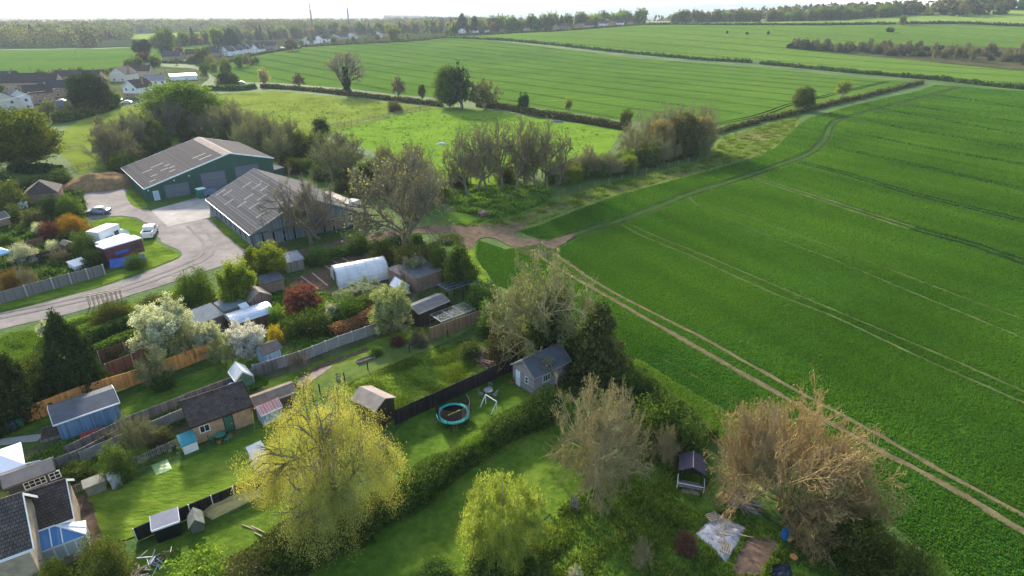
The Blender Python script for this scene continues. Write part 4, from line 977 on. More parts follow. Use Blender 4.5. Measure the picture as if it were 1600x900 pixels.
e = bld('summerhouse', 'lavender grey boarded summerhouse with slate roof at the lawn end', 'summerhouse', G(835, 619), G(888, 591), (G(835, 619) - G(806, 595)).length, 2.35, 1.25, 'x', boards('lilac_boards', (.33, .28, .27), .15, 2), M_gfelt, .18, trim=M_beige,
    opens=[('f', 1.15, 2.25, 1.15, 2.05, 'window', M_white, M_pane, (3, 1)), ('l', .55, 1.25, .02, 1.95, 'door', M_white, M_upvc), ('l', 2.0, 2.55, 1.0, 1.85, 'window', M_white, M_pane, (1, 2))])
# left gardens
bld('bungalow', 'brown hipped roof bungalow behind dark bushes', 'bungalow', G(42, 322), G(94, 316), 7, 2.2, 2.2, 'hip', M_brick, M_tile, .3)
bld('garden_hut', 'open fronted brick barbecue hut with white roof edge', 'hut', G(-2, 362), G(20, 356), 2.2, 2.2, .9, 'x', M_brick, M_feltb, .15, trim=M_white)
bld('oil_tank_hut', 'small white hut standing among dark bushes', 'hut', G(34, 332), G(46, 329), 1.2, 1.7, .3, 'flat', M_white, plain('pale_grey_sheet', (.5, .53, .56), .6, .1), .1)
bld('greenhouse', 'low glazed frame beside the yard end of panel fence', 'greenhouse', G(119, 424), G(140, 417), 1.8, .7, .5, 'flat', M_white, MATS['pale_glass'], .05, trim=M_white)
bld('garden_shed', 'small brown shed with ladder left of the clipped hedges', 'shed', G(108, 400), G(122, 396), 2.2, 1.8, .4, 'y', M_wood, M_feltb, .12)
# bits beside the barn
bld('storage_shed', 'low green lean-to at the right end of the green barn', 'shed', G(432, 281), G(446, 277), 3.0, 2.4, .3, 'flat', M_grn, M_felt, .1)

# --- village
def house(px, py, wd, dp, h, rise, ang, label, wall, roof, ridge='x', chim=1, name='house', group=None, lower=None, nw=3, storeys=2):
    c = G(px, py); a = R(ang); d = Vector((math.cos(a), math.sin(a), 0)); A = c - d * (wd / 2); B = c + d * (wd / 2)
    ops = []
    for s in range(storeys):
        z0 = .9 + s * 2.6
        if z0 + 1.2 > h: break
        for i in range(nw):
            u = wd * (i + .5) / nw; ops.append(('f', u - .6, u + .6, z0, z0 + 1.25, 'window', M_white, M_pane, (2, 1)))
        ops.append(('l', dp * .35, dp * .35 + 1.1, z0, z0 + 1.2, 'window', M_white, M_pane, (2, 1)))
        ops.append(('r', dp * .5, dp * .5 + 1.1, z0, z0 + 1.2, 'window', M_white, M_pane, (2, 1)))
    ch = [(wd * .85, dp * .5, h + rise + 1.0)] if chim else []
    if chim > 1: ch.append((wd * .12, dp * .5, h + rise + 1.0))
    return bld(name, label, 'house', A, B, dp, h, rise, ridge, wall, roof, .35, ops, ch, group, z=c.z - .3, lower=lower, trim=M_white if wall is M_render else None)
house(206, 153, 8.0, 11, 5.0, 3.2, -14, 'white and red brick house with gable end facing the paddock', M_render, M_tile, 'y', 1, lower=M_brick, nw=2)
house(246, 141, 9, 8, 5, 2.6, 28, 'white house with pale tiled roof behind the white and brick house', M_render, plain('pale_tiles', (.26, .24, .23), .9, .3, 2), 'x', 1)
house(48, 142, 26, 9, 4.6, 4.0, 8, 'long dark roofed house beside the left field', M_brick2, M_tile, 'x', 2, nw=6)
house(12, 176, 11, 9, 5.2, 3.0, 62, 'pale gabled house with dark roof at the left edge', M_cream, M_tile2, 'y', 1, nw=2)
house(36, 172, 9, 9, 5.2, 3.0, 58, 'pale gabled house with white porch, second from the left edge', M_render, M_tile2, 'y', 1, nw=2)
house(64, 162, 11, 8, 5, 3.0, 42, 'dark tiled house with white bay left of the dark evergreen', M_brick, M_tile, 'x', 1, nw=3)
house(92, 152, 13, 8, 4.8, 2.8, 30, 'brown brick house directly left of the dark evergreen', M_brick, M_tile2, 'x', 1, nw=3)
house(122, 130, 24, 8, 4.2, 2.8, 8, 'long brown roofed terrace behind the dark evergreen', M_brick2, M_tile, 'x', 2, nw=6)
house(186, 128, 10, 12, 4.6, 3.8, -2, 'dark roofed house with white edged gable facing the paddock', M_cream, M_tile, 'y', 1, nw=2)
house(214, 121, 16, 8, 4.2, 3.2, 6, 'dark roofed house behind the white gable', M_brick2, M_tile, 'x', 1, nw=3)
house(6, 135, 12, 9, 4.6, 3.2, 10, 'dark roofed house cut by the left edge by the field', M_brick, M_tile2, 'x', 1)
house(100, 175, 8, 6, 2.6, 1.6, 30, 'low grey roofed garage among the left hedges', M_gwood, M_felt, 'x', 0, 'garage', storeys=1, nw=2)
bld('garage_block', 'long flat roofed white garage block behind the large chestnut', 'garage', G(268, 127), G(309, 125), 12, 2.8, .3, 'flat', M_render, M_metalw, .2)
# the middle row along the lane
RND = random.Random(5)
row1 = [(268, 95, 14, 6), (306, 92, 18, 3), (330, 89, 14, 4), (398, 78, 18, 4), (420, 77, 15, 3)]
for i, (x, y, w_, a) in enumerate(row1):
    o = house(x, y, w_, 9, 4.2, 3.6, a, 't', M_brick if i != 3 else M_orbrick, M_tile if i % 2 else M_tile2, 'x', 1, group='brown roofed houses along the lane', nw=4); o['k'] = 0
    o['label'] = f"brown roofed brick house, {ordn(i)} from left along the lane"
row2 = [(352, 88), (365, 86), (377, 84), (388, 83), (399, 84)]
for i, (x, y) in enumerate(row2):
    o = house(x, y, 8, 10, 4.8, 3.6, -18, 't', M_render, M_tile2, 'y', 1, group='white gabled houses in the middle row', nw=2)
    o['label'] = f"white gabled house, {ordn(i)} from left in the middle row"
row3 = [(478, 70, 10, M_cream), (487, 70, 9, M_render), (497, 68, 12, M_render), (508, 67, 14, M_render), (521, 65, 14, M_brick), (535, 63, 14, M_brick2), (548, 62, 12, M_render), (580, 61, 12, M_brick), (590, 59.5, 14, M_cream), (603, 58, 13, M_brick), (614, 58, 10, M_brick2)]
for i, (x, y, w_, m) in enumerate(row3):
    o = house(x, y, w_, 9, 5.0, 3.4, RND.uniform(-12, 14), 't', m, M_tile2 if i % 3 else M_tile, 'x' if i % 2 else 'y', 1, group='houses beyond the middle field', nw=2)
    o['label'] = f"{'white' if m is M_render else 'cream' if m is M_cream else 'brick'} house beyond the middle field, {ordn(i)} from left in its row"
row4 = [(722, 54, M_render), (730, 53, M_render), (740, 53.5, M_render), (748, 52, M_render), (757, 52, M_cream), (787, 50, M_brick), (800, 49, M_render), (822, 49, M_brick2), (831, 48, M_render), (868, 47, M_brick), (875, 46, M_render), (883, 46, M_brick), (903, 46, M_brick), (920, 45, M_brick2), (943, 42, M_render), (957, 42, M_brick), (968, 41, M_render), (985, 39.5, M_brick)]
for i, (x, y, m) in enumerate(row4):
    o = house(x, y, RND.uniform(9, 14), 8, 4.8, 3.2, RND.uniform(-25, 25), 't', m, (M_tile2, M_tile, M_tile3)[i % 3], 'x' if i % 3 else 'y', 1, group='houses on the skyline ridge', nw=2)
    o['label'] = f"{'white' if m is M_render else 'cream' if m is M_cream else 'brick'} house on the ridge, {ordn(i)} from left among the trees"
# ------------------------------------------------------------------ fences
def fence(name, label, pix, h, bay, pm, kind='panel', postm=None, posth=None, cat='fence', world=None, postw=.05, step=0.0):
    P = [G(*p) for p in pix] if world is None else world
    e = empty(name, P[0], 0); postm = postm or pm; posth = posth or h + .08
    pmesh = {}; post = None; npost = 0
    for a, b in zip(P, P[1:]):
        L = (b - a).length; n = max(1, round(L / bay)); bl = L / n; rz = math.atan2(b.y - a.y, b.x - a.x)
        key = round(bl, 2)
        if key not in pmesh:
            mb = MB()
            if kind == 'panel': mb.box(postw, bl - postw, -.02, .02, .03, h); mb.box(postw, bl - postw, -.035, .035, h, h + .035); mb.box(postw, bl - postw, .02, .05, h * .3, h * .3 + .08); mb.box(postw, bl - postw, -.05, -.02, h * .75, h * .75 + .06)
            elif kind == 'rail':
                for z in np.linspace(h * .35, h * .95, 3): mb.box(0, bl, -.03, .03, z - .06, z + .06)
            elif kind == 'picket':
                k = int(bl / .16)
                for i in range(k): mb.box(i * bl / k + .02, i * bl / k + .11, -.015, .015, .05, h)
                mb.box(0, bl, .015, .05, h * .25, h * .25 + .07); mb.box(0, bl, .015, .05, h * .8, h * .8 + .07)
            elif kind == 'wire':
                for z in (h * .3, h * .6, h * .95): mb.tube((0, 0, z), (bl, 0, z), .008, n=4)
            pmesh[key] = mb.build(kind if kind != 'panel' else 'panel', pm, e); pm_o = pmesh[key]; first = True
        else: first = False
        for i in range(n):
            o = pmesh[key] if (first and i == 0) else pmesh[key].copy()
            if not (first and i == 0): C.objects.link(o); o.parent = e
            q = a + (b - a) * (i / n) - P[0]; o.location = (q.x, q.y, q.z + (step * random.uniform(-1, 1))); o.rotation_euler = (0, 0, rz)
        for i in range(n + 1 if b is P[-1] else n):
            if npost >= 100: break
            if post is None: post = MB().box(-postw, postw, -postw, postw, 0, posth).build('post', postm, e); o = post
            else: o = post.copy(); C.objects.link(o); o.parent = e
            npost += 1; q = a + (b - a) * (i / n) - P[0]; o.location = q; o.rotation_euler = (0, 0, rz)
    return tag(e, label, cat)
M_orange = boards('orange_boards', (.80, .34, .10), .16, 0, .8, .22, gapdark=.6)
M_tanf = boards('woven_tan_boards', (.34, .21, .125), .14, 0, .85, .25)
M_darkf = boards('dark_fence_boards', (.042, .034, .031), .14, 0, .85, .3)
M_greyf = boards('grey_fence_boards', (.165, .15, .145), .3, 0, .9, .25); M_redf = boards('red_brown_boards', (.20, .105, .07), .15, 0, .85, .25)
M_conpost = plain('concrete_post', (.40, .38, .35), .9, .15)
fence('panel_fence', 'bright orange wooden fence running beside the two tall cypresses', [(-14, 678), (60, 655), (130, 628), (200, 606), (245, 590), (345, 552)], 1.8, 1.85, M_orange, step=.05)
fence('panel_fence', 'grey boarded fence with white concrete posts beside the access track', [(-40, 486), (0, 476), (85, 452), (165, 430)], 1.75, 2.6, boards('weathered_boards', (.21, .19, .175), .16, 0, .9, .2), postm=M_conpost, postw=.09)
fence('panel_fence', 'tan woven fence on the near side of the chicken run', [(672, 532), (765, 499)], 1.75, 1.85, M_tanf, step=.02)
fence('panel_fence', 'dark wooden fence between meadow lawn and trampoline lawn', [(618, 664), (715, 620), (806, 577)], 1.75, 1.85, M_darkf, step=.04)
fence('panel_fence', 'dark wooden fence along the near edge of the long lawn', [(215, 846), (300, 808), (400, 766), (440, 748)], 1.3, 1.85, M_darkf, postm=M_upvc, posth=1.36, postw=.035)
fence('panel_fence', 'grey concrete panel fence below the copper hedge', [(398, 588), (470, 566), (530, 542), (592, 520), (650, 497)], 1.45, 1.9, M_conp, postm=M_conpost, postw=.08)
fence('panel_fence', 'dark slatted fence along the near side of the narrow lawn', [(108, 716), (190, 676), (215, 664), (300, 630), (395, 594), (446, 572)], 1.3, 1.85, M_greyf, step=.03)
fence('panel_fence', 'grey panel fence between the beds behind the tiled outbuilding', [(130, 724), (180, 702), (240, 676), (300, 650), (355, 622), (398, 600)], 1.25, 1.85, M_conp, postm=M_conpost)
fence('panel_fence', 'weathered grey fence rising from the dark garden building', [(78, 742), (130, 722), (190, 690)], 1.4, 1.85, M_gwood)
fence('picket_fence', 'low brown picket fence beside the storage sheds', [(102, 778), (138, 764)], .9, 1.8, M_gwood, 'picket')
fence('picket_fence', 'low brown picket fence between the tiled outbuilding and shrub', [(212, 728), (250, 710), (290, 694)], .9, 1.8, M_gwood, 'picket')
fence('panel_fence', 'red brown fence panels with pale posts behind the right cypress', [(158, 568), (198, 553), (235, 541)], 1.6, 1.85, M_redf, postm=M_conpost)
fence('panel_fence', 'red brown fence panels just above the orange fence', [(170, 588), (210, 572), (240, 560)], 1.6, 1.85, M_redf, postm=M_conpost)
fence('wire_fence', 'low post and wire fence down the worn lawn', [(440, 634), (500, 613), (575, 578), (640, 552), (700, 528)], 1.0, 4.0, M_dgrey, 'wire', M_dwood)
fence('rail_fence', 'post and rail fence dividing the two paddocks', [(505, 202), (560, 192), (600, 184), (650, 172), (672, 168)], 1.3, 3.0, M_gwood, 'rail')
fence('rail_fence', 'pale post and rail fence round the grass pen', [(92, 238), (128, 232), (150, 246), (176, 262), (178, 268)], 1.2, 2.6, M_pwood, 'rail')
fence('rail_fence', 'short rail fence below the grass pen', [(105, 270), (140, 262), (165, 256)], 1.2, 2.6, M_gwood, 'rail')
fence('rail_fence', 'thin rail fence between the white house and paddock', [(196, 166), (225, 160), (262, 154)], 1.2, 3.0, M_gwood, 'rail')
fence('wire_fence', 'pale wire fence below the scrub at the verge', [(846, 306), (880, 302), (930, 292), (1010, 270), (1105, 247)], 1.1, 4.5, M_dgrey, 'wire', M_pwood, postw=.06)
fence('panel_fence', 'small red brown fence in the far left garden', [(20, 398), (50, 390), (70, 384)], 1.6, 1.85, M_redf)
fence('panel_fence', 'dark fence beside the blue gazebo garden', [(28, 420), (60, 412), (96, 402)], 1.6, 1.85, M_dwood)
fence('trellis', 'leaning weathered trellis panel at the paddock corner', [(892, 796), (903, 800)], 1.5, 1.3, M_gwood, 'picket', cat='trellis')

# ------------------------------------------------------------------ vehicles
def smooth_car(name, label, cat, base, rz, L=4.4, Wd=1.8, Ht=1.48, paint=None, estate=False, group=None):
    e = empty(name, base, rz); paint = paint or plain('silver_car', (.45, .47, .5), .3, .05, 1, .6, .6)
    hw = Wd / 2
    prof = [(0, .35), (.02, .62), (.12, .72), (L * .24, .88), (L * .37, Ht - .05), (L * .46, Ht), (L * .72, Ht - .02), (L * (.9 if not estate else .95), 1.02 if not estate else Ht - .2), (L - .06, .92), (L, .6), (L - .04, .32), (L * .85, .22), (L * .15, .22)]
    bm = bmesh.new(); rows = []
    for t, k in ((-1, .86), (-.93, .97), (-.6, 1), (.6, 1), (.93, .97), (1, .86)):
        r = []
        for x, z in prof:
            tuck = .78 if z > 1.0 else 1.0
            zz = z if abs(t) < .9 else (z * .985 if z > .9 else z)
            r.append(bm.verts.new((L / 2 + (x - L / 2) * (k if abs(t) > .9 else 1) - L / 2, t * hw * tuck, zz)))
        rows.append(r)
    n = len(prof)
    for a, b in zip(rows, rows[1:]):
        for i in range(n): bm.faces.new((a[i], a[(i + 1) % n], b[(i + 1) % n], b[i]))
    bm.faces.new(rows[0][::-1]); bm.faces.new(rows[-1]); bmesh.ops.recalc_face_normals(bm, faces=bm.faces)
    me = bpy.data.meshes.new('body'); bm.to_mesh(me); bm.free(); link('body', me, e, paint)
    g = MB()
    for s in (-1, 1):
        y = s * hw * .80; y2 = s * hw * .86
        g.add([(-L / 2 + L * .30, y2, .95), (-L / 2 + L * .40, y, Ht - .12), (-L / 2 + L * .70, y, Ht - .12), (-L / 2 + L * .84, y2, .97)], [(0, 1, 2, 3)])
    g.build('side_window', M_pane, e, fix=False)
    w_ = hw * .68
    MB().add([(-L / 2 + L * .245, -w_, .93), (-L / 2 + L * .245, w_, .93), (-L / 2 + L * .365, w_ * .95, Ht - .05), (-L / 2 + L * .365, -w_ * .95, Ht - .05)], [(0, 1, 2, 3)]).build('windscreen', M_pane, e, fix=False).location = (-.012, 0, .012)
    MB().add([(-L / 2 + L * .735, -w_, Ht - .06), (-L / 2 + L * .735, w_, Ht - .06), (-L / 2 + L * .885, w_, 1.06), (-L / 2 + L * .885, -w_, 1.06)], [(0, 1, 2, 3)]).build('rear_window', M_pane, e, fix=False).location = (.012, 0, .012)
    for x in (-L * .31, L * .31):
        for s in (-1, 1):
            t = MB().tube((x, s * (hw - .2), .31), (x, s * (hw + .01), .31), .31, n=16).build('wheel', M_black, e)
            MB().tube((x, s * (hw + .011), .31), (x, s * (hw + .02), .31), .19, n=12).build('rim', M_steel, t)
    for s in (-1, 1):
        MB().box(-L / 2 - .005, -L / 2 + .08, s * .62 - .17, s * .62 + .17, .6, .74).build('headlight', M_upvc, e)
        MB().box(L / 2 - .08, L / 2 + .005, s * .65 - .14, s * .65 + .14, .68, .86).build('tail_light', plain('red_lens', (.4, .03, .02), .3), e)
    return tag(e, label, cat, group)
smooth_car('parked_car', 'slate grey hatchback parked at the edge of the gravel yard', 'car', G(155, 334), R(8), 4.3, paint=plain('slate_blue_car', (.14, .17, .22), .3, .05, 1, .4, .6))
def pickup():
    b = G(236, 368); e = empty('pickup_truck', b, R(100)); 
    e.rotation_euler = (0, 0, R(108))
    wp = plain('van_white', (.72, .73, .73), .3, .05, 1, 0, .5)
    MB().prism([(-2.6, .45), (-2.6, 1.05), (-2.52, 1.1), (-1.0, 1.12), (-.55, 1.15), (-.5, 1.9), (1.0, 1.92), (1.75, 1.2), (2.55, 1.05), (2.62, .7), (2.6, .45)], -.88, .88, 'y').build('body', wp, e)
    mb = MB(); mb.box(-2.62, -.58, -.9, -.82, 1.1, 1.45); mb.box(-2.62, -.58, .82, .9, 1.1, 1.45); mb.box(-2.64, -2.56, -.82, .82, 1.0, 1.45); mb.build('load_bed', wp, e)
    MB().box(-2.5, -.62, -.8, .8, 1.125, 1.15).build('bed_floor', M_black, e)
    MB().add([(1.06, -.78, 1.92), (1.06, .78, 1.92), (1.76, .8, 1.24), (1.76, -.8, 1.24)], [(0, 1, 2, 3)]).build('windscreen', M_pane, e, fix=False).location = (.015, 0, .015)
    for s in (-1, 1): MB().box(-.35, 1.0, s * .882 - .006, s * .882 + .006, 1.25, 1.8).build('side_window', M_pane, e)
    for x in (-1.6, 1.7):
        for s in (-1, 1):
            t = MB().tube((x, s * .68, .36), (x, s * .9, .36), .36, n=16).build('wheel', M_black, e); MB().tube((x, s * .901, .36), (x, s * .91, .36), .2, n=12).build('rim', M_steel, t)
    for s in (-1, 1): MB().box(-2.645, -2.6, s * .78 - .06, s * .78 + .06, .75, .98).build('tail_light', MATS['red_lens'], e)
    tag(e, 'small white pickup truck with open bed parked beside grass', 'pickup truck')
pickup()
def lorry(name, label, A, B, depth, h, body, roof, stripe=None, cabin=True, round_=.25):
    """horsebox or trailer body, long side A->B towards the camera"""
    w, rz = frame_of(A, B); e = empty(name, A, rz)
    prof = [(0, .55), (depth, .55), (depth, h - round_), (depth - round_ * .6, h), (round_ * .6, h), (0, h - round_)]
    MB().prism(prof, 0, w, 'x').build('body', body, e)
    MB().prism([(.02, h - .12), (depth - .02, h - .12), (depth - .1, h + .05), (.1, h + .05)], -.04, w + .04, 'x').build('roof', roof, e)
    if stripe: MB().box(w * .25, w * .6, -.03, -.004, h * .45, h * .62).build('stripe', stripe, e); 
    MB().box(w * .68, w * .88, -.03, -.004, h * .5, h * .75).build('window', M_pane, e)
    if cabin:
        MB().prism([(w, .5), (w + 1.7, .5), (w + 1.75, 1.25), (w + .7, 2.15), (w, 2.2)], .15, depth - .15, 'y').build('cab', body, e)
        MB().add([(w + .74, .3, 2.13), (w + .74, depth - .3, 2.13), (w + 1.6, depth - .3, 1.40), (w + 1.6, .3, 1.40)], [(0, 1, 2, 3)]).build('windscreen', M_pane, e, fix=False).location = (.02, 0, .02)
    for x in ((w * .2, w + 1.0) if cabin else (w * .3, w * .7)):
        for y in (.12, depth - .12): 
            t = MB().tube((x, y - .14, .42), (x, y + .14, .42), .42, n=14).build('wheel', M_black, e)
    return tag(e, label, 'horsebox' if cabin else 'trailer')
lorry('horsebox', 'white horsebox lorry with blue stripe at the back of the grass', G(162, 392), G(194, 378), 2.6, 3.3, M_upvc, plain('cream_roof', (.78, .76, .68), .5, .06), plain('blue_stripe', (.15, .3, .5), .4), True)
lorry('trailer', 'low white trailer between the horsebox and the maroon unit', G(168, 403), G(210, 388), 2.2, 2.4, M_upvc, M_upvc, None, False)
lorry('horsebox', 'maroon sided trailer with white roof nearest the access track', G(170, 415), G(228, 397), 2.6, 2.9, plain('maroon', (.16, .06, .07), .5), M_upvc, plain('blue_sheet', (.08, .14, .42), .5), False)
MB_ = MB().add([(0, 0, .04), (5.2, 0, .04), (5.0, 1.3, 1.0), (.2, 1.3, 1.1), (0, .05, 0), (5.2, .05, 0), (5.0, 1.4, .95), (.2, 1.4, 1.05)], [(0, 1, 2, 3), (7, 6, 5, 4), (0, 4, 5, 1), (1, 5, 6, 2), (2, 6, 7, 3), (3, 7, 4, 0)])
o = MB_.build('tarpaulin', MATS['blue_sheet']); o.location = G(172, 420); o.rotation_euler = (0, 0, R(33)); tag(o, 'blue tarpaulin leaning on the maroon trailer', 'tarpaulin')
lorry('old_lorry', 'derelict white lorry with rusty roof behind the grey barn', G(548, 342), G(566, 335), 2.5, 3.0, M_render, plain('mossy_roof', (.42, .38, .34), .8, .3, 1.5), None, False)
b = lorry('old_trailer', 'long white trailer with rust stained roof behind the grey barn', G(500, 320), G(534, 336), 2.6, 2.6, M_render, plain('rusty_roof', (.40, .31, .25), .8, .5, .7), None, False)
def bin_skip():
    e = empty('container', G(313, 311), R(50)); MB().box(0, 1.6, 0, 1.5, 0, 2.0).build('body', plain('bin_green', (.03, .16, .10), .5), e); MB().box(-.05, 1.65, -.05, 1.55, 2.0, 2.12).build('lid', M_white, e)
    tag(e, 'green steel bin with white lid outside the barn doors', 'bin')
    e = empty('farm_trailer', G(322, 310), R(52)); MB().prism([(0, .5), (2.6, .5), (2.8, 1.5), (-.2, 1.5)], 0, 1.8, 'y').build('body', plain('blue_grey_steel', (.12, .17, .24), .6), e)
    MB().box(-.1, 2.7, -.1, 1.9, .38, .5).build('chassis', plain('red_steel', (.30, .05, .04), .6), e)
    for x in (.6, 2.0):
        for y in (-.1, 1.9): MB().tube((x, y - .1, .35), (x, y + .1, .35), .35, n=12).build('wheel', M_black, e)
    tag(e, 'blue grey tipping trailer with red chassis by the barn door', 'farm trailer')
bin_skip()
CARS = [(124, 163, 'white hatchback in the drive left of the evergreen', (.75, .76, .76), 20), (96, 160, 'silver car under the left village hedge', (.5, .52, .55), 10), (184, 158, 'dark estate car in front of the white and brick house', (.03, .035, .045), 5), (198, 162, 'silver car on the drive at the paddock corner', (.6, .62, .64), 12), (72, 172, 'white car behind the left garden hedge', (.75, .75, .74), 15),
        (352, 134, 'white van by the dark evergreen pair', (.78, .78, .78), 60), (377, 131, 'silver car on the lane beyond the chestnut', (.55, .56, .58), 5)]
for x, y, lb, c, a in CARS:
    smooth_car('parked_car', lb, 'car', G(x, y), R(a), 4.3, paint=plain('paint_%d' % x, c, .3, .05, 1, .2, .6))
for i, x in enumerate((455, 463, 470, 440, 447, 424, 412, 430, 405)):
    y = 79 - (x - 405) * .09
    smooth_car('parked_car', 'c', 'car', G(x, y), R(RND.uniform(-5, 20)), 4.3, paint=plain('paint_row_%d' % (i % 3), ((.75, .75, .75), (.4, .42, .45), (.1, .12, .2))[i % 3], .3, .05, 1, .2, .6), group='cars along the lane in front of the row')
cs = sorted([o for o in C.objects if o.get('group') == 'cars along the lane in front of the row'], key=lambda o: proj(o.location)[0])
for i, o in enumerate(cs): o['label'] = f"small parked car, {ordn(i)} from left along the far lane"

# ------------------------------------------------------------------ garden things
def trampoline():
    c = G(709, 656); e = empty('trampoline', c, 0); r = 1.62
    n = 28; ring = []; mb = MB()
    for i in range(n):
        a0, a1 = 6.2832 * i / n, 6.2832 * (i + 1) / n
        vs = []
        for a in (a0, a1):
            for rr, z in ((r - .26, .86), (r + .06, .86), (r + .10, .74), (r - .26, .80)): vs.append((rr * math.cos(a), rr * math.sin(a), z))
        mb.add(vs, [(0, 4, 5, 1), (1, 5, 6, 2), (2, 6, 7, 3), (3, 7, 4, 0)])
    mb.build('edge_pad', plain('turquoise_pad', (.03, .40, .38), .5, .12, 3), e)
    m = MB(); m.add([((r - .27) * math.cos(6.2832 * i / n), (r - .27) * math.sin(6.2832 * i / n), .81 + dz) for dz in (0, -.02) for i in range(n)], [tuple(range(n)), tuple(range(2 * n - 1, n - 1, -1))]); m.build('mat', plain('mat_black', (.006, .007, .008), .9, .2, 1, 0, 0), e)
    for i in range(6):
        a = 6.2832 * i / 6 + .3; x, y = (r + .12) * math.cos(a), (r + .12) * math.sin(a)
        MB().tube((x, y, .3), (x, y, 2.35), .035, n=6).build('net_pole', M_black, e)
        MB().path([(x, y, .85), (x, y, .02), (x * .8 + y * .25, y * .8 - x * .25, .02)], .03).build('leg', M_steel, e)
    # sagging mesh net: threads, so that the lawn shows through
    t = MB(); 
    for i in range(66):
        a = 6.2832 * i / 66; k = 1 - .03 * math.cos(6 * (a - .3)); rr = (r + .04) * k; t.tube((rr * math.cos(a), rr * math.sin(a), .84), (rr * math.cos(a), rr * math.sin(a), 2.25), .022, n=3, cap=False)
    for z in np.linspace(.95, 2.25, 14):
        pts = [((r + .04) * (1 - .03 * math.cos(6 * (a - .3))) * math.cos(a), (r + .04) * (1 - .03 * math.cos(6 * (a - .3))) * math.sin(a), z) for a in np.linspace(0, 6.2832, 49)]
        for p, q in zip(pts, pts[1:]): t.tube(p, q, .017, n=3, cap=False)
    t.build('net', M_black, e, fix=False)
    l = MB()
    for s in (-.2, .2): l.tube((.4 + s * .9, -r - .35, .02), (.25 + s * .9, -r - .02, .86), .022, n=6)
    for z in (.25, .5, .75): l.tube((.2 + .02 - .15 * z / .86 * 0, -r - .35 + .33 * z / .86, z), (.58, -r - .35 + .33 * z / .86, z), .02, n=6)
    l.build('ladder', M_pwood, e)
    b = MB().box(-.75, .8, -.04, .04, .83, .87).build('play_bar', plain('yellow_tube', (.55, .50, .08), .5), e); b.rotation_euler = (0, 0, R(38))
    tag(e, 'round trampoline with turquoise pad and black safety net', 'trampoline')
trampoline()
def goal(px, py, rz, sw, sh, dp, r, label):
    e = empty('goal_frame', G(px, py), rz); mb = MB()
    mb.path([(0, dp, 0), (0, dp, sh), (sw, dp, sh), (sw, dp, 0)], r, 8); mb.path([(0, dp, sh), (0, 0, 0), (sw, 0, 0), (sw, dp, sh)], r, 8); mb.tube((0, 0, 0), (0, dp, 0), r); mb.tube((sw, 0, 0), (sw, dp, 0), r); mb.build('frame', M_upvc, e)
    tag(e, label, 'goal')
gq = G(768, 649) - G(750, 637); goal(750, 637, math.atan2(gq.y, gq.x), 1.7, 1.25, .8, .045, 'white goal frame standing on the lawn beside the trampoline')
def chair(p, rz, mat):
    mb = MB()
    for x in (-.22, .22):
        for y in (-.22, .22): mb.tube((x, y, 0), (x * .9, y * .9, .44), .016, n=5)
    e = empty('garden_chair', p, rz); mb.build('legs', mat, e)
    s = MB(); 
    for i in range(7): s.box(-.23, .23, -.23 + i * .066, -.19 + i * .066, .44, .46)
    s.build('seat', mat, e); b = MB()
    for i in range(5): b.box(-.22 + i * .1, -.18 + i * .1, .2, .225, .46, .92)
    b.box(-.24, .24, .2, .23, .9, .95); b.build('backrest', mat, e)
    return e
def table_round(p, r, mat, label):
    e = empty('garden_table', p); MB().tube((0, 0, .70), (0, 0, .73), r, n=24).build('tabletop', mat, e); mb = MB()
    for i in range(4): a = i * 1.571 + .4; mb.path([(.1 * math.cos(a), .1 * math.sin(a), .7), (r * .75 * math.cos(a), r * .75 * math.sin(a), 0)], .018)
    mb.build('legs', mat, e); tag(e, label, 'table')
tp = G(763, 618); mm = plain('grey_metal', (.22, .22, .24), .5, .15)
table_round(tp, .48, mm, 'round grey metal garden table above the goal frame')
for i, (a, lb) in enumerate(((200, 'left'), (330, 'right'), (80, 'far'))):
    q = tp + Vector((math.cos(R(a)) * .85, math.sin(R(a)) * .85, 0)); o = chair(q, R(a - 90), mm); tag(o, f'grey metal garden chair on the {lb} side of the round table', 'chair', 'chairs round the metal table')
tp = G(346, 688); gm = plain('green_plastic', (.06, .20, .14), .5, .15)
table_round(tp, .5, gm, 'green garden table in front of the tiled outbuilding')
for i, (a, lb) in enumerate(((200, 'left'), (-20, 'right'), (90, 'far'))):
    q = tp + Vector((math.cos(R(a)) * .85, math.sin(R(a)) * .85, 0)); tag(chair(q, R(a - 90), gm), f'green garden chair on the {lb} side of the green table', 'chair', 'green chairs by the outbuilding')
def pot(px, py, r, h, mat, label, plantmat=None, cat='plant pot', name='plant_pot'):
    e = empty(name, G(px, py)); mb = MB(); mb.tube((0, 0, 0), (0, 0, h), r * .72, r, 12); mb.tube((0, 0, h - .05), (0, 0, h + .01), r * 1.12, n=12); mb.build('pot', mat, e)
    if plantmat:
        rg = np.random.default_rng(int(px)); P = rg.normal(size=(160, 3)) * r * .7; P[:, 2] = np.abs(P[:, 2]) + h; V, Q, va = leaf_quads(rg, P, r * .22, rg.random(160)); link('plant', np_mesh('pot_plant', V, Q, va), e, plantmat)
    tag(e, label, cat)
L_mid = leafmat('leaf_mid', (.034, .070, .012), (.120, .180, .030)); terr = plain('terracotta', (.42, .17, .09), .8, .15)
pot(343, 692, .22, .35, terr, 'terracotta pot left of the green chairs', L_mid); pot(360, 683, .25, .35, terr, 'terracotta pot right of the green chairs', L_mid); pot(1239, 874, .25, .3, plain('rust_pot', (.40, .19, .06), .8, .2), 'rusty orange tub in grass under the bare willow')
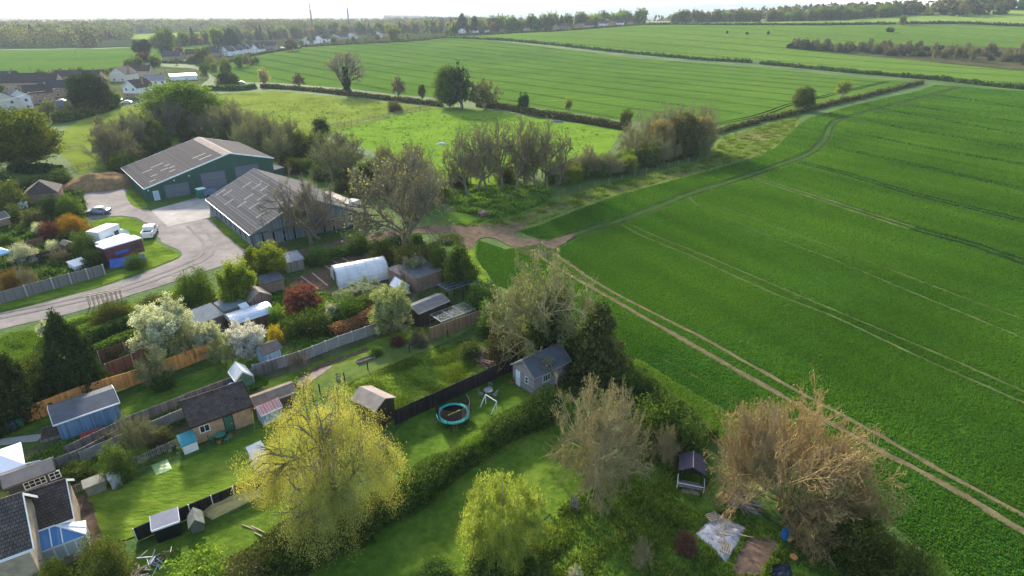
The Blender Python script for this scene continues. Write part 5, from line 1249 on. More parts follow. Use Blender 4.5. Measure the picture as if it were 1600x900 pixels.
def butt(px, py, r, h, mat, label, name='water_butt', cat='water butt'):
    e = empty(name, G(px, py)); mb = MB(); mb.tube((0, 0, 0), (0, 0, h * .5), r * .88, r, 14); mb.tube((0, 0, h * .5), (0, 0, h), r, r * .86, 14); mb.build('barrel', mat, e); MB().tube((0, 0, h), (0, 0, h + .04), r * .92, n=14).build('lid', mat, e); tag(e, label, cat)
butt(364, 612, .3, 1.0, plain('pale_blue_butt', (.35, .5, .62), .5), 'pale blue water butt beside the green hut'); butt(393, 594, .25, .9, plain('dark_blue_butt', (.05, .14, .22), .5), 'dark blue water butt behind the green hut')
butt(1225, 842, .3, .95, plain('blue_drum', (.02, .14, .38), .5), 'blue drum under the bare willow', 'drum', 'drum'); butt(1233, 845, .2, .5, plain('yellow_drum', (.6, .42, .05), .5), 'small yellow tub beside the blue drum', 'tub', 'tub')
for x, y, c, lb in ((4, 672, (.5, .10, .04), 'red topped wheelie bin at left edge'), (16, 676, (.05, .07, .09), 'dark grey wheelie bin beside the orange fence'), (28, 670, (.03, .16, .10), 'green wheelie bin beside the orange fence')):
    e = empty('wheelie_bin', G(x, y), R(30)); m_ = plain('bin_%d' % x, c, .5); MB().prism([(0, 0), (.5, 0), (.6, 1.0), (-.05, 1.0)], 0, .55, 'y').build('body', m_, e); MB().box(-.08, .62, -.03, .58, 1.0, 1.08).build('lid', m_, e)
    for yy in (.03, .52): MB().tube((.05, yy - .03, .1), (.05, yy + .03, .1), .1, n=10).build('wheel', M_black, e)
    tag(e, lb, 'bin')
def gazebo(A, B, d, h, rise, mat, label, name='gazebo'):
    w, rz = frame_of(A, B); e = empty(name, A, rz)
    MB().add([(-.2, -.2, h), (w + .2, -.2, h), (w + .2, d + .2, h), (-.2, d + .2, h), (w / 2, d / 2, h + rise), (-.2, -.2, h - .25), (w + .2, -.2, h - .25), (w + .2, d + .2, h - .25), (-.2, d + .2, h - .25)], [(0, 1, 4), (1, 2, 4), (2, 3, 4), (3, 0, 4), (0, 5, 6, 1), (1, 6, 7, 2), (2, 7, 8, 3), (3, 8, 5, 0)]).build('canopy', mat, e)
    for x in (0, w):
        for y in (0, d): MB().box(x - .05, x + .05, y - .05, y + .05, 0, h).build('leg', M_dwood, e)
    tag(e, label, 'gazebo'); return e
gazebo(G(-14, 780), G(48, 756), 3.4, 2.2, .75, plain('white_canvas', (.80, .81, .84), .8, .05), 'white canvas gazebo at the left edge above the dark building')
gazebo(G(-12, 425), G(24, 414), 3.4, 2.4, .9, plain('blue_canvas', (.30, .48, .66), .6, .15, 2), 'pale blue panelled gazebo roof at the left edge')
def sofa_set():
    e = empty('patio_sofa', G(26, 748), R(25)); cm = plain('cushion', (.6, .6, .62), .9); MB().box(0, 1.8, 0, .75, .2, .45).build('seat', cm, e); MB().box(0, 1.8, .6, .78, .45, .85).build('backrest', cm, e); MB().box(-.06, 1.86, -.03, .8, 0, .2).build('base', M_black, e); tag(e, 'pale sofa on the patio under the white gazebo', 'sofa')
sofa_set()
def tarp(pix, h, mat, label, name='tarpaulin', seed=1, amp=.06, n=16):
    P = [G(*p) for p in pix]; c = sum(P, Vector()) / len(P); e = MB(); rg = random.Random(seed); vs = []; N = n
    for i in range(N + 1):
        for j in range(N + 1):
            u, v = i / N, j / N; p = (P[0] * (1 - u) + P[1] * u) * (1 - v) + (P[3] * (1 - u) + P[2] * u) * v - c
            edge = min(u, 1 - u, v, 1 - v); z = h * min(1, edge * 5) + amp * (math.sin(u * 17 + v * 9 + seed) * .5 + math.sin(u * 7 - v * 21) * .5 + rg.uniform(-.5, .5)) * min(1, edge * 8) + .06
            vs.append((p.x, p.y, z))
    fs = [(i * (N + 1) + j, (i + 1) * (N + 1) + j, (i + 1) * (N + 1) + j + 1, i * (N + 1) + j + 1) for i in range(N) for j in range(N)]
    e.add(vs, fs); 
    k = len(vs); e.add([(x, y, max(0.0, z - .05) if 0 else .02) for x, y, z in vs], [])
    rim = [i * (N + 1) for i in range(N + 1)] + [N * (N + 1) + j for j in range(1, N + 1)] + [i * (N + 1) + N for i in range(N - 1, -1, -1)] + [j for j in range(N - 1, 0, -1)]
    for a, b in zip(rim, rim[1:] + rim[:1]): e.f.append((a, b, b + k, a + k))
    o = e.build(name, mat, smooth=True); o.location = c; return tag(o, label, 'tarpaulin')
tarp([(1119, 802), (1168, 826), (1134, 880), (1087, 834)], .16, plain('silver_tarp', (.40, .39, .41), .85, .35, 3.0, 0, .1, .05), 'crumpled silver grey tarpaulin weighted down with timber', seed=4, amp=.045, n=34)
tarp([(304, 798), (402, 757), (410, 775), (332, 813)], .35, plain('yellow_tarp', (.55, .42, .17), .7, .15, 2), 'long yellow tarpaulin beside the dark fence', seed=2, amp=.08, n=22)
tarp([(236, 728), (262, 718), (270, 734), (244, 745)], .03, plain('clear_sheet', (.20, .30, .12), .4, .2, 2), 'faded pale green sheet lying on the long lawn', 'ground_sheet', 3, .02)
tarp([(1205, 885), (1232, 878), (1240, 905), (1200, 910)], .12, plain('black_sheet', (.03, .035, .05), .5, .3), 'black plastic sheet by the bare earth', 'ground_sheet', 5, .08)
def planks(name, label, px, py, n, L, spread, mat, seed, hz=.25, cat='timber', size=.045):
    rg = random.Random(seed); e = MB()
    for i in range(n):
        a = rg.gauss(0, spread); x, y = rg.gauss(0, .45), rg.gauss(0, .3); l = L * rg.uniform(.5, 1.1) / 2; z = rg.uniform(.04, hz)
        p = Vector((x - l * math.cos(a), y - l * math.sin(a), z)); q = Vector((x + l * math.cos(a), y + l * math.sin(a), max(.04, z + rg.uniform(-.15, .15)))); e.tube(p, q, size * rg.uniform(.7, 1.3), n=4)
    o = e.build(name, mat); o.location = G(px, py); o.rotation_euler = (0, 0, R(-30)); return tag(o, label, cat)
pale = plain('pale_timber2', (.40, .31, .22), .85, .35, 3)
planks('timber_pile', 'jumbled pile of pale timber under the bare willow', 1158, 790, 46, 2.4, .7, plain('mixed_timber', (.33, .27, .22), .85, .5, 3), 3, .7)
o = planks('loose_planks', 'planks laid across the silver tarpaulin', 1140, 838, 4, 1.9, .3, pale, 8, .1, size=.035); o.location.z = .22
for x, y, r_, lb in ((1110, 820, 20, 'small wooden pallet on the far corner of the silver tarpaulin'), (1140, 872, 60, 'small wooden pallet on the near corner of the silver tarpaulin')):
    e = empty('pallet', G(x, y) + Vector((0, 0, .24)), R(r_)); mb = MB()
    for i in range(5): mb.box(0, 1.0, i * .17, i * .17 + .09, .1, .125)
    mb.build('deck', pale, e); m2 = MB()
    for i in range(3): m2.box(i * .45, i * .45 + .09, 0, .77, 0, .1)
    m2.build('bearer', pale, e); tag(e, lb, 'pallet')
o = planks('rubble_heap', 'heap of broken timber and stone by the shed end', 755, 566, 18, 1.6, .8, plain('heap_wood', (.33, .22, .16), .9, .4, 3), 6, .45)
o = planks('log_pile', 'stack of reddish logs beside the meadow lawn', 762, 570, 16, 1.8, .2, plain('log_bark', (.28, .16, .11), .9, .3, 3), 9, .5, size=.1)
o = planks('scrap_heap', 'heap of brown scrap wood on the far weed bank', 757, 337, 26, 3.2, .8, plain('scrap_wood', (.33, .22, .17), .9, .4, 3), 12, .9, size=.12)
o = planks('junk_pile', 'jumble of white pipes and old bicycles on the lower lawn', 240, 884, 16, 1.1, 1.2, plain('pipe_white', (.40, .41, .44), .4, .5, 4), 15, .8, size=.035)
o = planks('junk_pile', 'pile of broken furniture beside the dark bush', 214, 898, 18, 1.3, 1.1, plain('junk_brown', (.24, .19, .17), .7, .6, 4), 16, .6, size=.06)
o = planks('plank_stack', 'pale plank lying in the hedge bottom by the golden willow', 400, 832, 3, 1.5, .1, pale, 18, .2)
o = planks('bramble_canes', 'tangle of grey dead canes above the log pile', 752, 556, 90, 1.8, 1.2, plain('dead_cane', (.27, .22, .17), .9, .3), 19, 1.0, size=.014)
def bike():
    e = empty('bicycle', G(252, 878), R(20)); 
    for x in (0, 1.05):
        w_ = MB(); pts = [(x + .33 * math.cos(a), 0, .34 + .33 * math.sin(a)) for a in np.linspace(0, 6.2832, 21)]; w_.path(pts, .022, 5)
        for k in range(8): w_.tube((x, 0, .34), (x + .32 * math.cos(k * .785), 0, .34 + .32 * math.sin(k * .785)), .005, n=3)
        w_.build('wheel', M_black, e)
    f = MB(); f.path([(0, 0, .34), (.38, 0, .82), (.9, 0, .84), (.42, 0, .3), (0, 0, .34)], .02, 6); f.tube((.42, 0, .3), (.38, 0, .9), .02); f.tube((1.05, 0, .34), (.88, 0, .95), .02); f.build('bike_frame', plain('bike_red', (.35, .12, .1), .4), e)
    MB().box(.28, .5, -.06, .06, .9, .95).build('saddle', M_black, e); MB().tube((.86, -.26, .98), (.86, .26, .98), .018).build('handlebar', M_steel, e)
    tag(e, 'old bicycle standing on the lower lawn beside junk', 'bicycle')
bike()
def swing_hut():
    A, B = G(1062, 755), G(1098, 762); w, rz = frame_of(A, B); e = empty('garden_arbour', A, rz)
    for x in (0, w):
        for y in (0, 1.5): MB().box(x - .06, x + .06, y - .06, y + .06, 0, 2.1).build('post', M_dwood, e)
    MB().prism([(-.3, 2.0), (w / 2, 2.75), (w + .3, 2.0), (w + .3, 2.08), (w / 2, 2.84), (-.3, 2.08)], -.3, 2.1, 'y').build('roof', plain('purple_felt', (.075, .065, .085), .8, .2), e)
    MB().box(w / 2 - .05, w / 2 + .05, -.32, 2.12, 2.845, 2.88).build('ridge', M_beige, e)
    MB().box(0, w, 1.45, 1.5, .3, 2.0).build('back_panel', M_dwood, e); MB().box(-.05, .0, 0, 1.5, .3, 1.6).build('side_panel', M_dwood, e)
    MB().box(-.1, w + .1, -.8, .1, .35, .43).build('deck', M_gwood, e); MB().box(.2, w - .1, -1.3, -.75, .12, .18).build('step', M_pwood, e)
    r = MB(); r.path([(-.25, -.9, .1), (-.25, -.9, .95), (w + .25, -.9, .95), (w + .25, -.9, .1)], .035, 6); r.tube((-.25, -.9, .95), (-.25, .2, 1.1), .03); r.tube((w + .25, -.9, .95), (w + .25, .2, 1.1), .03); r.build('rail', M_upvc, e)
    e.scale = (.9, .9, .78); tag(e, 'small open wooden arbour with dark gabled roof in the paddock', 'arbour')
swing_hut()
def pergola_frame():
    e = empty('pergola', G(700, 478), R(40)); mb = MB()
    for x in (0, 2.6, 5.2):
        for y in (0, 2.2): mb.box(x - .06, x + .06, y - .06, y + .06, 0, 2.3)
    mb.build('post', M_dwood, e); r = MB()
    for y in (-.1, .7, 1.5, 2.3): r.box(-.2, 5.4, y - .05, y + .05, 2.3, 2.42)
    r.box(5.1, 5.2, -.1, 2.3, 2.43, 2.52); r.box(-.05, .05, -.1, 2.3, 2.43, 2.52); r.build('rail', plain('slate_blue_paint', (.10, .13, .19), .6), e); tag(e, 'dark blue timber pergola behind the long dark shed', 'pergola')
    e = empty('chicken_run', G(690, 520), R(40)); r = MB(); w, d, h = 5.4, 2.6, 1.6
    for x in np.linspace(0, w, 4):
        for y in (0, d): r.tube((x, y, 0), (x, y, h), .035, n=4)
        r.tube((x, 0, h), (x, d, h), .035, n=4)
    for y in (0, d): r.tube((0, y, h), (w, y, h), .035, n=4); r.tube((0, y, h * .5), (w, y, h * .5), .025, n=4)
    r.build('frame', M_steel, e); n = MB()
    for x in np.linspace(0, w, 40): n.tube((x, 0, 0), (x, 0, h), .006, n=3, cap=False); n.tube((x, 0, h), (x, d, h), .006, n=3, cap=False)
    for z in np.linspace(.1, h, 12): n.tube((0, 0, z), (w, 0, z), .006, n=3, cap=False)
    n.build('netting', M_steel, e, fix=False); tag(e, 'wire netted chicken run with pale frame by the tan fence', 'chicken run')
    e = empty('pergola', G(479, 632), R(60)); mb = MB()
    for x in (0, .9):
        for y in (0, .7): mb.box(x - .05, x + .05, y - .05, y + .05, 0, 2.3)
    mb.build('post', M_wood, e); r = MB()
    for y in np.linspace(-.1, .8, 6): r.box(-.25, 1.15, y - .03, y + .03, 2.3, 2.38)
    r.build('slats', M_pwood, e); tag(e, 'narrow wooden arch with slatted top beside the worn lawn', 'pergola')
pergola_frame()
def tree_guard(px, py, rz, L, label):
    e = empty('tree_guard', G(px, py), rz); r = MB()
    for i in range(8): r.box(i * L / 7 - .05, i * L / 7 + .05, -.05, .05, 0, 1.7); r.box(i * L / 7 - .04, i * L / 7 + .04, 1.15, 1.23, 0, 1.5)
    r.build('post', pale, e); q = MB(); q.box(-.3, L + .3, -.08, .08, 1.7, 1.82); q.box(-.3, L + .2, 1.1, 1.26, 1.5, 1.6); q.build('rail', pale, e); tag(e, label, 'timber frame')
tree_guard(141, 481, R(30), 3.8, 'new pale timber frame standing beside the access track')
def pole(px, by, ty, label, arm=True, lean=0):
    b = G(px, by); h = ztop(b, ty) - b.z; e = empty('utility_pole', b, 0); MB().tube((0, 0, 0), (lean, 0, h), .17, .11, 8).build('pole', M_gwood, e)
    if arm: MB().box(-1.0 + lean, 1.0 + lean, -.06, .06, h - .5, h - .36).build('crossarm', M_gwood, e)
    tag(e, label, 'utility pole'); return b + Vector((lean, 0, h - .3))
w1 = pole(49, 112, 90, 'slanting wooden pole in the left field', True, -1.2); w2 = pole(120, 94, 80, 'distant wooden pole in the left field')
w0 = pole(-30, 200, 160, 'wooden pole just outside the left edge'); w3 = pole(55, 172, 143, 'wooden pole among the left houses'); w4 = pole(117, 140, 126, 'wooden pole behind the evergreen'); w5 = pole(259, 117, 99, 'lamp like pole by the pink blossom', False)
def wire(a, b, label, sag=1.2, r=.05):
    pts = [a + (b - a) * (i / 12) - Vector((0, 0, sag * 4 * (i / 12) * (1 - i / 12))) for i in range(13)]; o = MB(); 
    for p, q in zip(pts, pts[1:]): o.tube(p - a, q - a, r, n=4)
    ob = o.build('overhead_wire', M_upvc); ob.location = a; tag(ob, label, 'wire')
wire(w0, w3, 'white overhead wire across the leftmost houses'); wire(w3, w4, 'white overhead wire running towards the dark evergreen')
def mast(px, by, label, d=1000):
    b = G(px, by); e = empty('radio_mast', b, 0); h = 110; s = 1.6; mb = MB()
    cs = [(s * math.cos(a), s * math.sin(a)) for a in (0.3, 2.39, 4.49)]
    for x, y in cs: mb.tube((x, y, 0), (x * .6, y * .6, h), .62, n=4)
    for i in range(40):
        z0, z1 = h * i / 40, h * (i + 1) / 40
        for j in range(3):
            k = (j + 1) % 3; f0, f1 = 1 - .4 * i / 40, 1 - .4 * (i + 1) / 40
            mb.tube((cs[j][0] * f0, cs[j][1] * f0, z0), (cs[k][0] * f1, cs[k][1] * f1, z1), .3, n=3, cap=False)
    mb.build('lattice', M_black, e); g = MB(); g.tube((2, 0, h * .35), (2, 0, h * .35 + 2), .5, n=10); g.build('antenna', M_dgrey, e)
    tag(e, label, 'radio mast')
mast(489, 52, 'left lattice radio mast rising behind the village'); mast(546, 48, 'right lattice radio mast rising behind the village')
def heap(px, py, wx, wy, h, mat, label, name, cat, rz=0, seed=1, plantm=None):
    rg = np.random.default_rng(seed); n = 22; vs = []; 
    for i in range(n + 1):
        for j in range(n + 1):
            u, v = i / n * 2 - 1, j / n * 2 - 1; d = max(0, 1 - (u * u + v * v)); z = h * d ** .7 * (1 + .25 * math.sin(u * 6 + seed) * math.cos(v * 5)) + (rg.random() - .5) * h * .12 * (d > 0); vs.append((u * wx, v * wy, max(z, -.05) if d > 0 else -.05))
    fs = [(i * (n + 1) + j, (i + 1) * (n + 1) + j, (i + 1) * (n + 1) + j + 1, i * (n + 1) + j + 1) for i in range(n) for j in range(n)]
    o = MB().add(vs, fs).build(name, mat, smooth=True); o.location = G(px, py); o.rotation_euler = (0, 0, rz); tag(o, label, cat); return o
heap(158, 290, 8.5, 6.0, 2.6, plain('dung_heap', (.26, .165, .08), .95, .4, 1.2, bump=.15), 'large brown manure heap beside the green barn', 'manure_heap', 'manure heap', .4, 3)
heap(690, 225, 1.6, .8, .5, plain('chalk', (.6, .58, .55), .9, .2), 'pale stones lying in the bright paddock', 'stone_heap', 'stones', 0, 4)
heap(872, 191, 2.2, .9, .7, plain('trough', (.16, .15, .16), .8, .3), 'dark water trough in the bright paddock corner', 'water_trough', 'trough', -.2, 5)
def raised_bed(px, py, L, W_, rz, label):
    e = empty('raised_bed', G(px, py), rz); mb = MB(); t = .05
    mb.box(0, L, 0, t, 0, .3).box(0, L, W_ - t, W_, 0, .3).box(0, t, t, W_ - t, 0, .3).box(L - t, L, t, W_ - t, 0, .3); mb.build('frame', M_gwood, e); MB().box(t, L - t, t, W_ - t, .02, .22).build('soil', M_bed, e); tag(e, label, 'raised bed')
raised_bed(64, 693, 2.6, 2.3, R(33), 'timber edged pale bed left of the blue shed'); raised_bed(560, 570, 2.2, .7, R(38), 'narrow raised bed along the worn lawn'); raised_bed(640, 545, 3.2, .6, R(38), 'long narrow raised bed near the tan fence')
raised_bed(404, 752, .8, .8, 0, 'square wooden planter by the golden willow')
bird = empty('bird_feeder', G(488, 532)); MB().tube((0, 0, 0), (0, 0, 1.7), .025).build('pole', M_black, bird); MB().box(-.2, .2, -.2, .2, 1.7, 1.76).build('tray', M_black, bird); tag(bird, 'slim black bird table on the copper hedge lawn', 'bird table')
e = empty('bench', G(128, 688 + 6), R(32)); MB().box(0, 1.9, 0, .5, .42, .48).build('seat', plain('red_bench', (.42, .12, .09), .7), e); MB().box(0, 1.9, .45, .5, .48, .9).build('backrest', MATS['red_bench'], e)
for x in (.05, 1.8): MB().box(x, x + .06, .03, .47, 0, .42).build('leg', MATS['red_bench'], e)
tag(e, 'red wooden bench in front of the long blue shed', 'bench')
e = bld('greenhouse', 'pale timber polycarbonate frame right of the white gazebo corner', 'cold frame', G(404, 742), G(424, 732), 1.5, 1.4, .6, 'flat', M_upvc, plain('pink_white_sheet', (.70, .64, .62), .6, .1), .1)

for x, y, m_, lb in ((118, 792, terr, 'terracotta pot at the house corner of the long lawn'), (136, 842, terr, 'terracotta pot by the lower lawn edge near the conservatory'), (272, 700, M_dgrey, 'dark pot beside the teal roofed hut'), (452, 606, terr, 'terracotta pot on the small patio by the arch'), (462, 603, M_dgrey, 'dark pot on the small patio by the arch'), (476, 560, terr, 'terracotta pot at the foot of the concrete fence'), (528, 592, M_conp, 'pale stone pot on the flower border'), (800, 600, terr, 'terracotta pot beside the summerhouse door')):
    pot(x, y, .24, .36, m_, lb, L_mid)
# ------------------------------------------------------------------ plant materials
B_brown = plain('bark_brown', (.20, .172, .125), .95, .3, 3); B_grey = plain('bark_grey', (.33, .285, .21), .95, .3, 3); B_olive = plain('bark_olive', (.31, .275, .15), .95, .3, 3)
B_orange = plain('bark_orange', (.40, .275, .125), .95, .3, 3); B_pale = plain('bark_pale', (.48, .42, .27), .95, .25, 3)
L_chest = leafmat('leaf_chestnut', (.035, .070, .010), (.150, .205, .034), .42); L_dark = leafmat('leaf_dark', (.014, .034, .012), (.050, .082, .024), .2)
L_olive = leafmat('leaf_olive', (.045, .065, .016), (.125, .150, .035)); L_lime = leafmat('leaf_lime', (.085, .140, .018), (.215, .270, .040), .45)
L_yel = leafmat('leaf_golden', (.22, .23, .045), (.56, .54, .16), .38, .02); L_gold = leafmat('leaf_gold_shrub', (.22, .15, .015), (.42, .28, .03), .35)
L_copper = leafmat('leaf_copper', (.15, .062, .036), (.31, .155, .088), .3); L_maroon = leafmat('leaf_maroon', (.06, .018, .022), (.14, .045, .04), .3)
L_cream = leafmat('blossom_cream', (.14, .17, .05), (.74, .72, .50), .35, .02); L_white = leafmat('blossom_white', (.28, .25, .22), (.74, .68, .66), .35, .02)
L_con = leafmat('needles', (.016, .034, .012), (.055, .080, .024), .15); L_spr = leafmat('needles_olive', (.022, .038, .012), (.140, .150, .045), .2)
L_bud = leafmat('buds_olive', (.10, .115, .035), (.19, .20, .07), .4); L_budo = leafmat('buds_orange', (.20, .155, .065), (.33, .25, .11), .35); L_budp = leafmat('buds_purple', (.12, .105, .055), (.22, .195, .095), .3)
L_hedge = leafmat('leaf_hedge', (.030, .060, .013), (.110, .160, .034), .32); L_hedgeb = leafmat('leaf_hedge_brown', (.055, .055, .022), (.130, .125, .045), .3); L_yg = leafmat('leaf_willow_green', (.10, .13, .024), (.27, .30, .07), .42, .02)
L_thorn = leafmat('leaf_thorn', (.080, .066, .044), (.165, .140, .080), .3)

BARE5 = ((9, 50, .62), (7, 42, .56), (6, 40, .52), (5, 42, .5), (4, 44, .55))
proto_bare('bare_a', 11, (B_brown, B_brown, L_bud), buds=6000, budsize=.0055, levels=((12, 60, .66),) + BARE5[1:], tmin=.15, trunk=.20, limb=.42, r0=.015)
proto_bare('bare_b', 12, (B_brown, B_brown, L_budp), buds=3500, budsize=.006, levels=((12, 54, .64),) + BARE5[1:], tmin=.15, trunk=.18, limb=.45, up=.16)
proto_bare('bare_c', 13, (B_olive, B_olive, L_bud), buds=9000, budsize=.007, levels=((12, 62, .66), (8, 44, .6), (6, 42, .55), (5, 42, .5), (5, 44, .55)), trunk=.22, limb=.46, up=.10)
proto_bare('bare_thin', 14, (B_brown, B_brown, L_bud), buds=1500, budsize=.007, rmin=.0015, levels=((9, 46, .6), (6, 42, .56), (5, 40, .5), (4, 42, .5)), trunk=.42, limb=.38, up=.14, r0=.016, tmin=.3, lean=.12)
proto_bare('bare_multi', 15, (B_orange, B_orange, L_budo), buds=7000, budsize=.006, rmin=.0016, levels=((20, 62, .62), (7, 42, .6), (6, 40, .55), (5, 42, .52), (3, 42, .55)), trunk=.22, limb=.48, up=.07, multi=5, tmin=.1)
proto_bare('bare_multi2', 25, (B_pale, plain('twig_tan', (.36, .285, .15), .95, .3, 3), L_budo), buds=6000, budsize=.006, levels=((26, 66, .62), (7, 42, .6), (6, 40, .55), (5, 40, .52), (4, 42, .55)), trunk=.24, limb=.46, up=.08, multi=6, tmin=.08)
proto_bare('ivy_bare', 16, (B_brown, B_grey, L_budp, L_dark), buds=2500, budsize=.007, ivy=9000, levels=BARE5, trunk=.42, limb=.42, up=.06)
FARB = ((9, 50, .6), (6, 42, .56), (5, 40, .52), (4, 42, .5))
proto_bare('far_bare', 17, (B_brown, B_brown, L_budp), buds=3000, budsize=.016, rmin=.004, levels=FARB, trunk=.16, limb=.42, r0=.03, up=.15, tmin=.15)
proto_bare('far_bare2', 27, (B_grey, B_grey, L_bud), buds=4500, budsize=.017, rmin=.004, levels=FARB, trunk=.14, limb=.42, r0=.03, tmin=.15)
proto_leafy('round_a', 21, (B_brown, L_chest), per=40, clump=.040, leaf=.019, trunk=.10, limb=.42, levels=((12, 62, .66), (8, 48, .62), (6, 46, .58)), tmin=.15, up=.05)
proto_leafy('round_b', 22, (B_brown, L_mid), per=34, clump=.045, leaf=.018, trunk=.12, limb=.42, levels=((12, 60, .64), (7, 48, .6), (5, 45, .55)), tmin=.1)
proto_leafy('willow_gold', 23, (B_brown, L_yel), per=150, clump=.045, leaf=.0058, weep=.75, r0=.017, trunk=.22, limb=.44, levels=((11, 60, .66), (8, 46, .6), (6, 46, .58)), up=.04)
proto_leafy('light_tree', 26, (B_grey, L_lime), per=14, clump=.035, leaf=.016, trunk=.3, limb=.4, levels=((9, 46, .62), (6, 42, .6), (5, 42, .55)), up=.15)
proto_leafy('upright_tree', 28, (B_grey, L_olive), per=26, clump=.045, leaf=.020, trunk=.35, limb=.36, levels=((11, 32, .6), (6, 38, .6), (5, 40, .55)), up=.2, tmin=.1)
proto_leafy('far_tree', 29, (B_brown, L_mid), per=26, clump=.06, leaf=.032, trunk=.10, limb=.42, levels=((11, 62, .66), (6, 50, .6), (3, 45, .55)), tmin=.1)
proto_leafy('blossom', 30, (B_brown, L_cream), per=46, clump=.030, leaf=.0125, trunk=.18, limb=.42, levels=((12, 50, .66), (8, 42, .62), (5, 42, .6)), up=.14, tmin=.1)
proto_blob('dome', 36, (B_brown, L_chest), clumps=520, per=58, clump=.045, leaf=.0165, shape='dome')
proto_blob('weep_dome', 37, (B_olive, L_yg), clumps=420, per=120, clump=.035, leaf=.014, shape='dome', hang=.13)
proto_blob('conifer', 31, (B_brown, L_con), clumps=900, per=40, clump=.030, leaf=.017, shape='cone')
proto_blob('spruce', 32, (B_brown, L_spr), clumps=1500, per=22, clump=.030, leaf=.019, shape='spruce')
proto_blob('bush_a', 33, (B_brown, L_mid), clumps=170, per=42, clump=.075, leaf=.026)
proto_blob('bush_b', 34, (B_brown, L_mid), clumps=120, per=46, clump=.09, leaf=.030)
proto_blob('bush_fine', 35, (B_brown, L_mid), clumps=260, per=60, clump=.06, leaf=.016)

TR = 'tree'
# ------------------------------------------------------------------ the large, single trees and shrubs of the photograph
pt('dome', 294, 205, 126, 116, 'chestnut_tree', 'large round bright green tree behind the green barn')
pt('dome', 38, 262, 166, 120, 'chestnut_tree', 'large spreading bright green tree at the left edge', rz=2)
b = G(126, 612); plant('conifer', b, ztop(b, 484), 88 * mpp(b), 'cypress_tree', 'tall dark cone shaped cypress, right one of the pair', 'tree')
b = G(14, 655); plant('conifer', b, ztop(b, 536), 112 * mpp(b), 'cypress_tree', 'dark broad cypress cut by the left edge', 'tree', rz=2.2)
b = G(932, 590); plant('spruce', b, ztop(b, 476), 128 * mpp(b), 'conifer_tree', 'dark olive conifer beside the summerhouse', 'tree')
pt('willow_gold', 520, 805, 602, 222, 'golden_willow', 'huge golden yellow weeping willow in the middle foreground', rz=.6, hk=.9)
pt('weep_dome', 786, 866, 742, 136, 'weeping_willow', 'pale green weeping tree on the bottom lawn', rz=1.0)
pt('bare_multi2', 928, 765, 582, 165, 'bare_tree', 'leafless straw coloured many stemmed tree below the conifer', hk=.84, mats={'crown': L_bud})
pt('bare_multi', 1228, 800, 606, 240, 'bare_willow', 'huge leafless orange brown willow at the right paddock edge', rz=.4, hk=.80)
pt('bare_multi', 1292, 800, 655, 110, 'bare_willow', 'leafless orange brown willow, smaller right neighbour of the huge one', rz=3.4, hk=.8)
pt('bare_multi2', 1160, 775, 640, 110, 'bare_willow', 'leafless tan willow left of the huge orange one', rz=2.4)
pt('bare_multi', 1262, 850, 785, 90, 'bare_shrub', 'low tangled leafless shrub under the huge orange willow', rz=1.9)
pt('bare_c', 848, 572, 402, 165, 'budding_tree', 'large grey green budding tree behind the summerhouse', rz=1.2)
b = G(858, 566); plant('bush_fine', b, ztop(b, 446), 80 * mpp(b), 'ivy_thicket', 'dark ivy thicket inside the large budding tree', 'tree', mats={'foliage': L_dark})
pt('bare_a', 632, 392, 240, 160, 'bare_tree', 'large leafless spreading tree right of the grey barn', rz=.5, mats={'crown': L_budp})
pt('bare_b', 486, 380, 276, 126, 'bare_tree', 'leafless brown tree standing before the grey barn', rz=1.5)
pt('ivy_bare', 543, 147, 78, 62, 'ivy_clad_tree', 'bare crowned tree with ivy covered trunk on the hedge')
pt('dome', 703, 168, 101, 54, 'dense_tree', 'dense green tree on the hedge between two paddocks', mats={'crown': L_mid})
for x, y, w in ((708, 103, 14), (727, 122, 18), (716, 112, 12)):
    pass
b = G(722, 170); plant('far_bare', b, ztop(b, 104), 48 * mpp(b), 'ivy_clad_tree', 'dark tree with ivy tufts just behind the dense green tree', 'tree', mats={'crown': L_dark})
pt('far_bare2', 757, 170, 126, 52, 'bare_tree', 'soft brown bare tree right of the dense green tree')
pt('dome', 1253, 173, 134, 36, 'round_tree', 'round green tree standing on the field hedge', mats={'crown': L_olive})
pt('light_tree', 1315, 160, 124, 24, 'young_tree', 'slim pale yellow tree on the field hedge')
pt('bush_b', 502, 206, 179, 28, 'dark_bush', 'dark round bush in the grazed paddock', 'bush', mats={'foliage': L_dark})
pt('far_bare', 156, 200, 181, 15, 'small_bush', 'small brown bush alone in the left paddock', 'bush')
pt('bush_a', 617, 174, 157, 26, 'small_bush', 'olive bush on the rail fence between paddocks', 'bush', mats={'foliage': L_hedgeb})
pt('dome', 148, 175, 112, 62, 'cedar_tree', 'dark spreading evergreen among the village houses', mats={'crown': L_dark})
for x, by, ty, w, lb in ((660, 158, 132, 14, 'small upright tree left of the dense green tree'), (622, 152, 120, 22, 'thin bare tree by the middle hedge'), (469, 136, 114, 20, 'faint bare sapling on the middle hedge'), (412, 134, 108, 24, 'pale brown round tree at left end of the middle hedge'), (818, 176, 146, 18, 'small dark tree on the hedge of the bright paddock'), (888, 182, 152, 14, 'thin pale yellow sapling on the hedge'), (978, 202, 172, 22, 'upright green tree at the corner of bright paddock')):
    k = {660: ('upright_tree', L_olive), 622: ('far_bare', None), 469: ('far_bare', None), 412: ('far_bare2', L_budo), 818: ('far_tree', L_dark), 888: ('light_tree', None), 978: ('far_tree', L_olive)}[x]
    pt(k[0], x, by, ty, w, 'hedgerow_tree', lb, mats={'crown': k[1]} if k[1] else None)
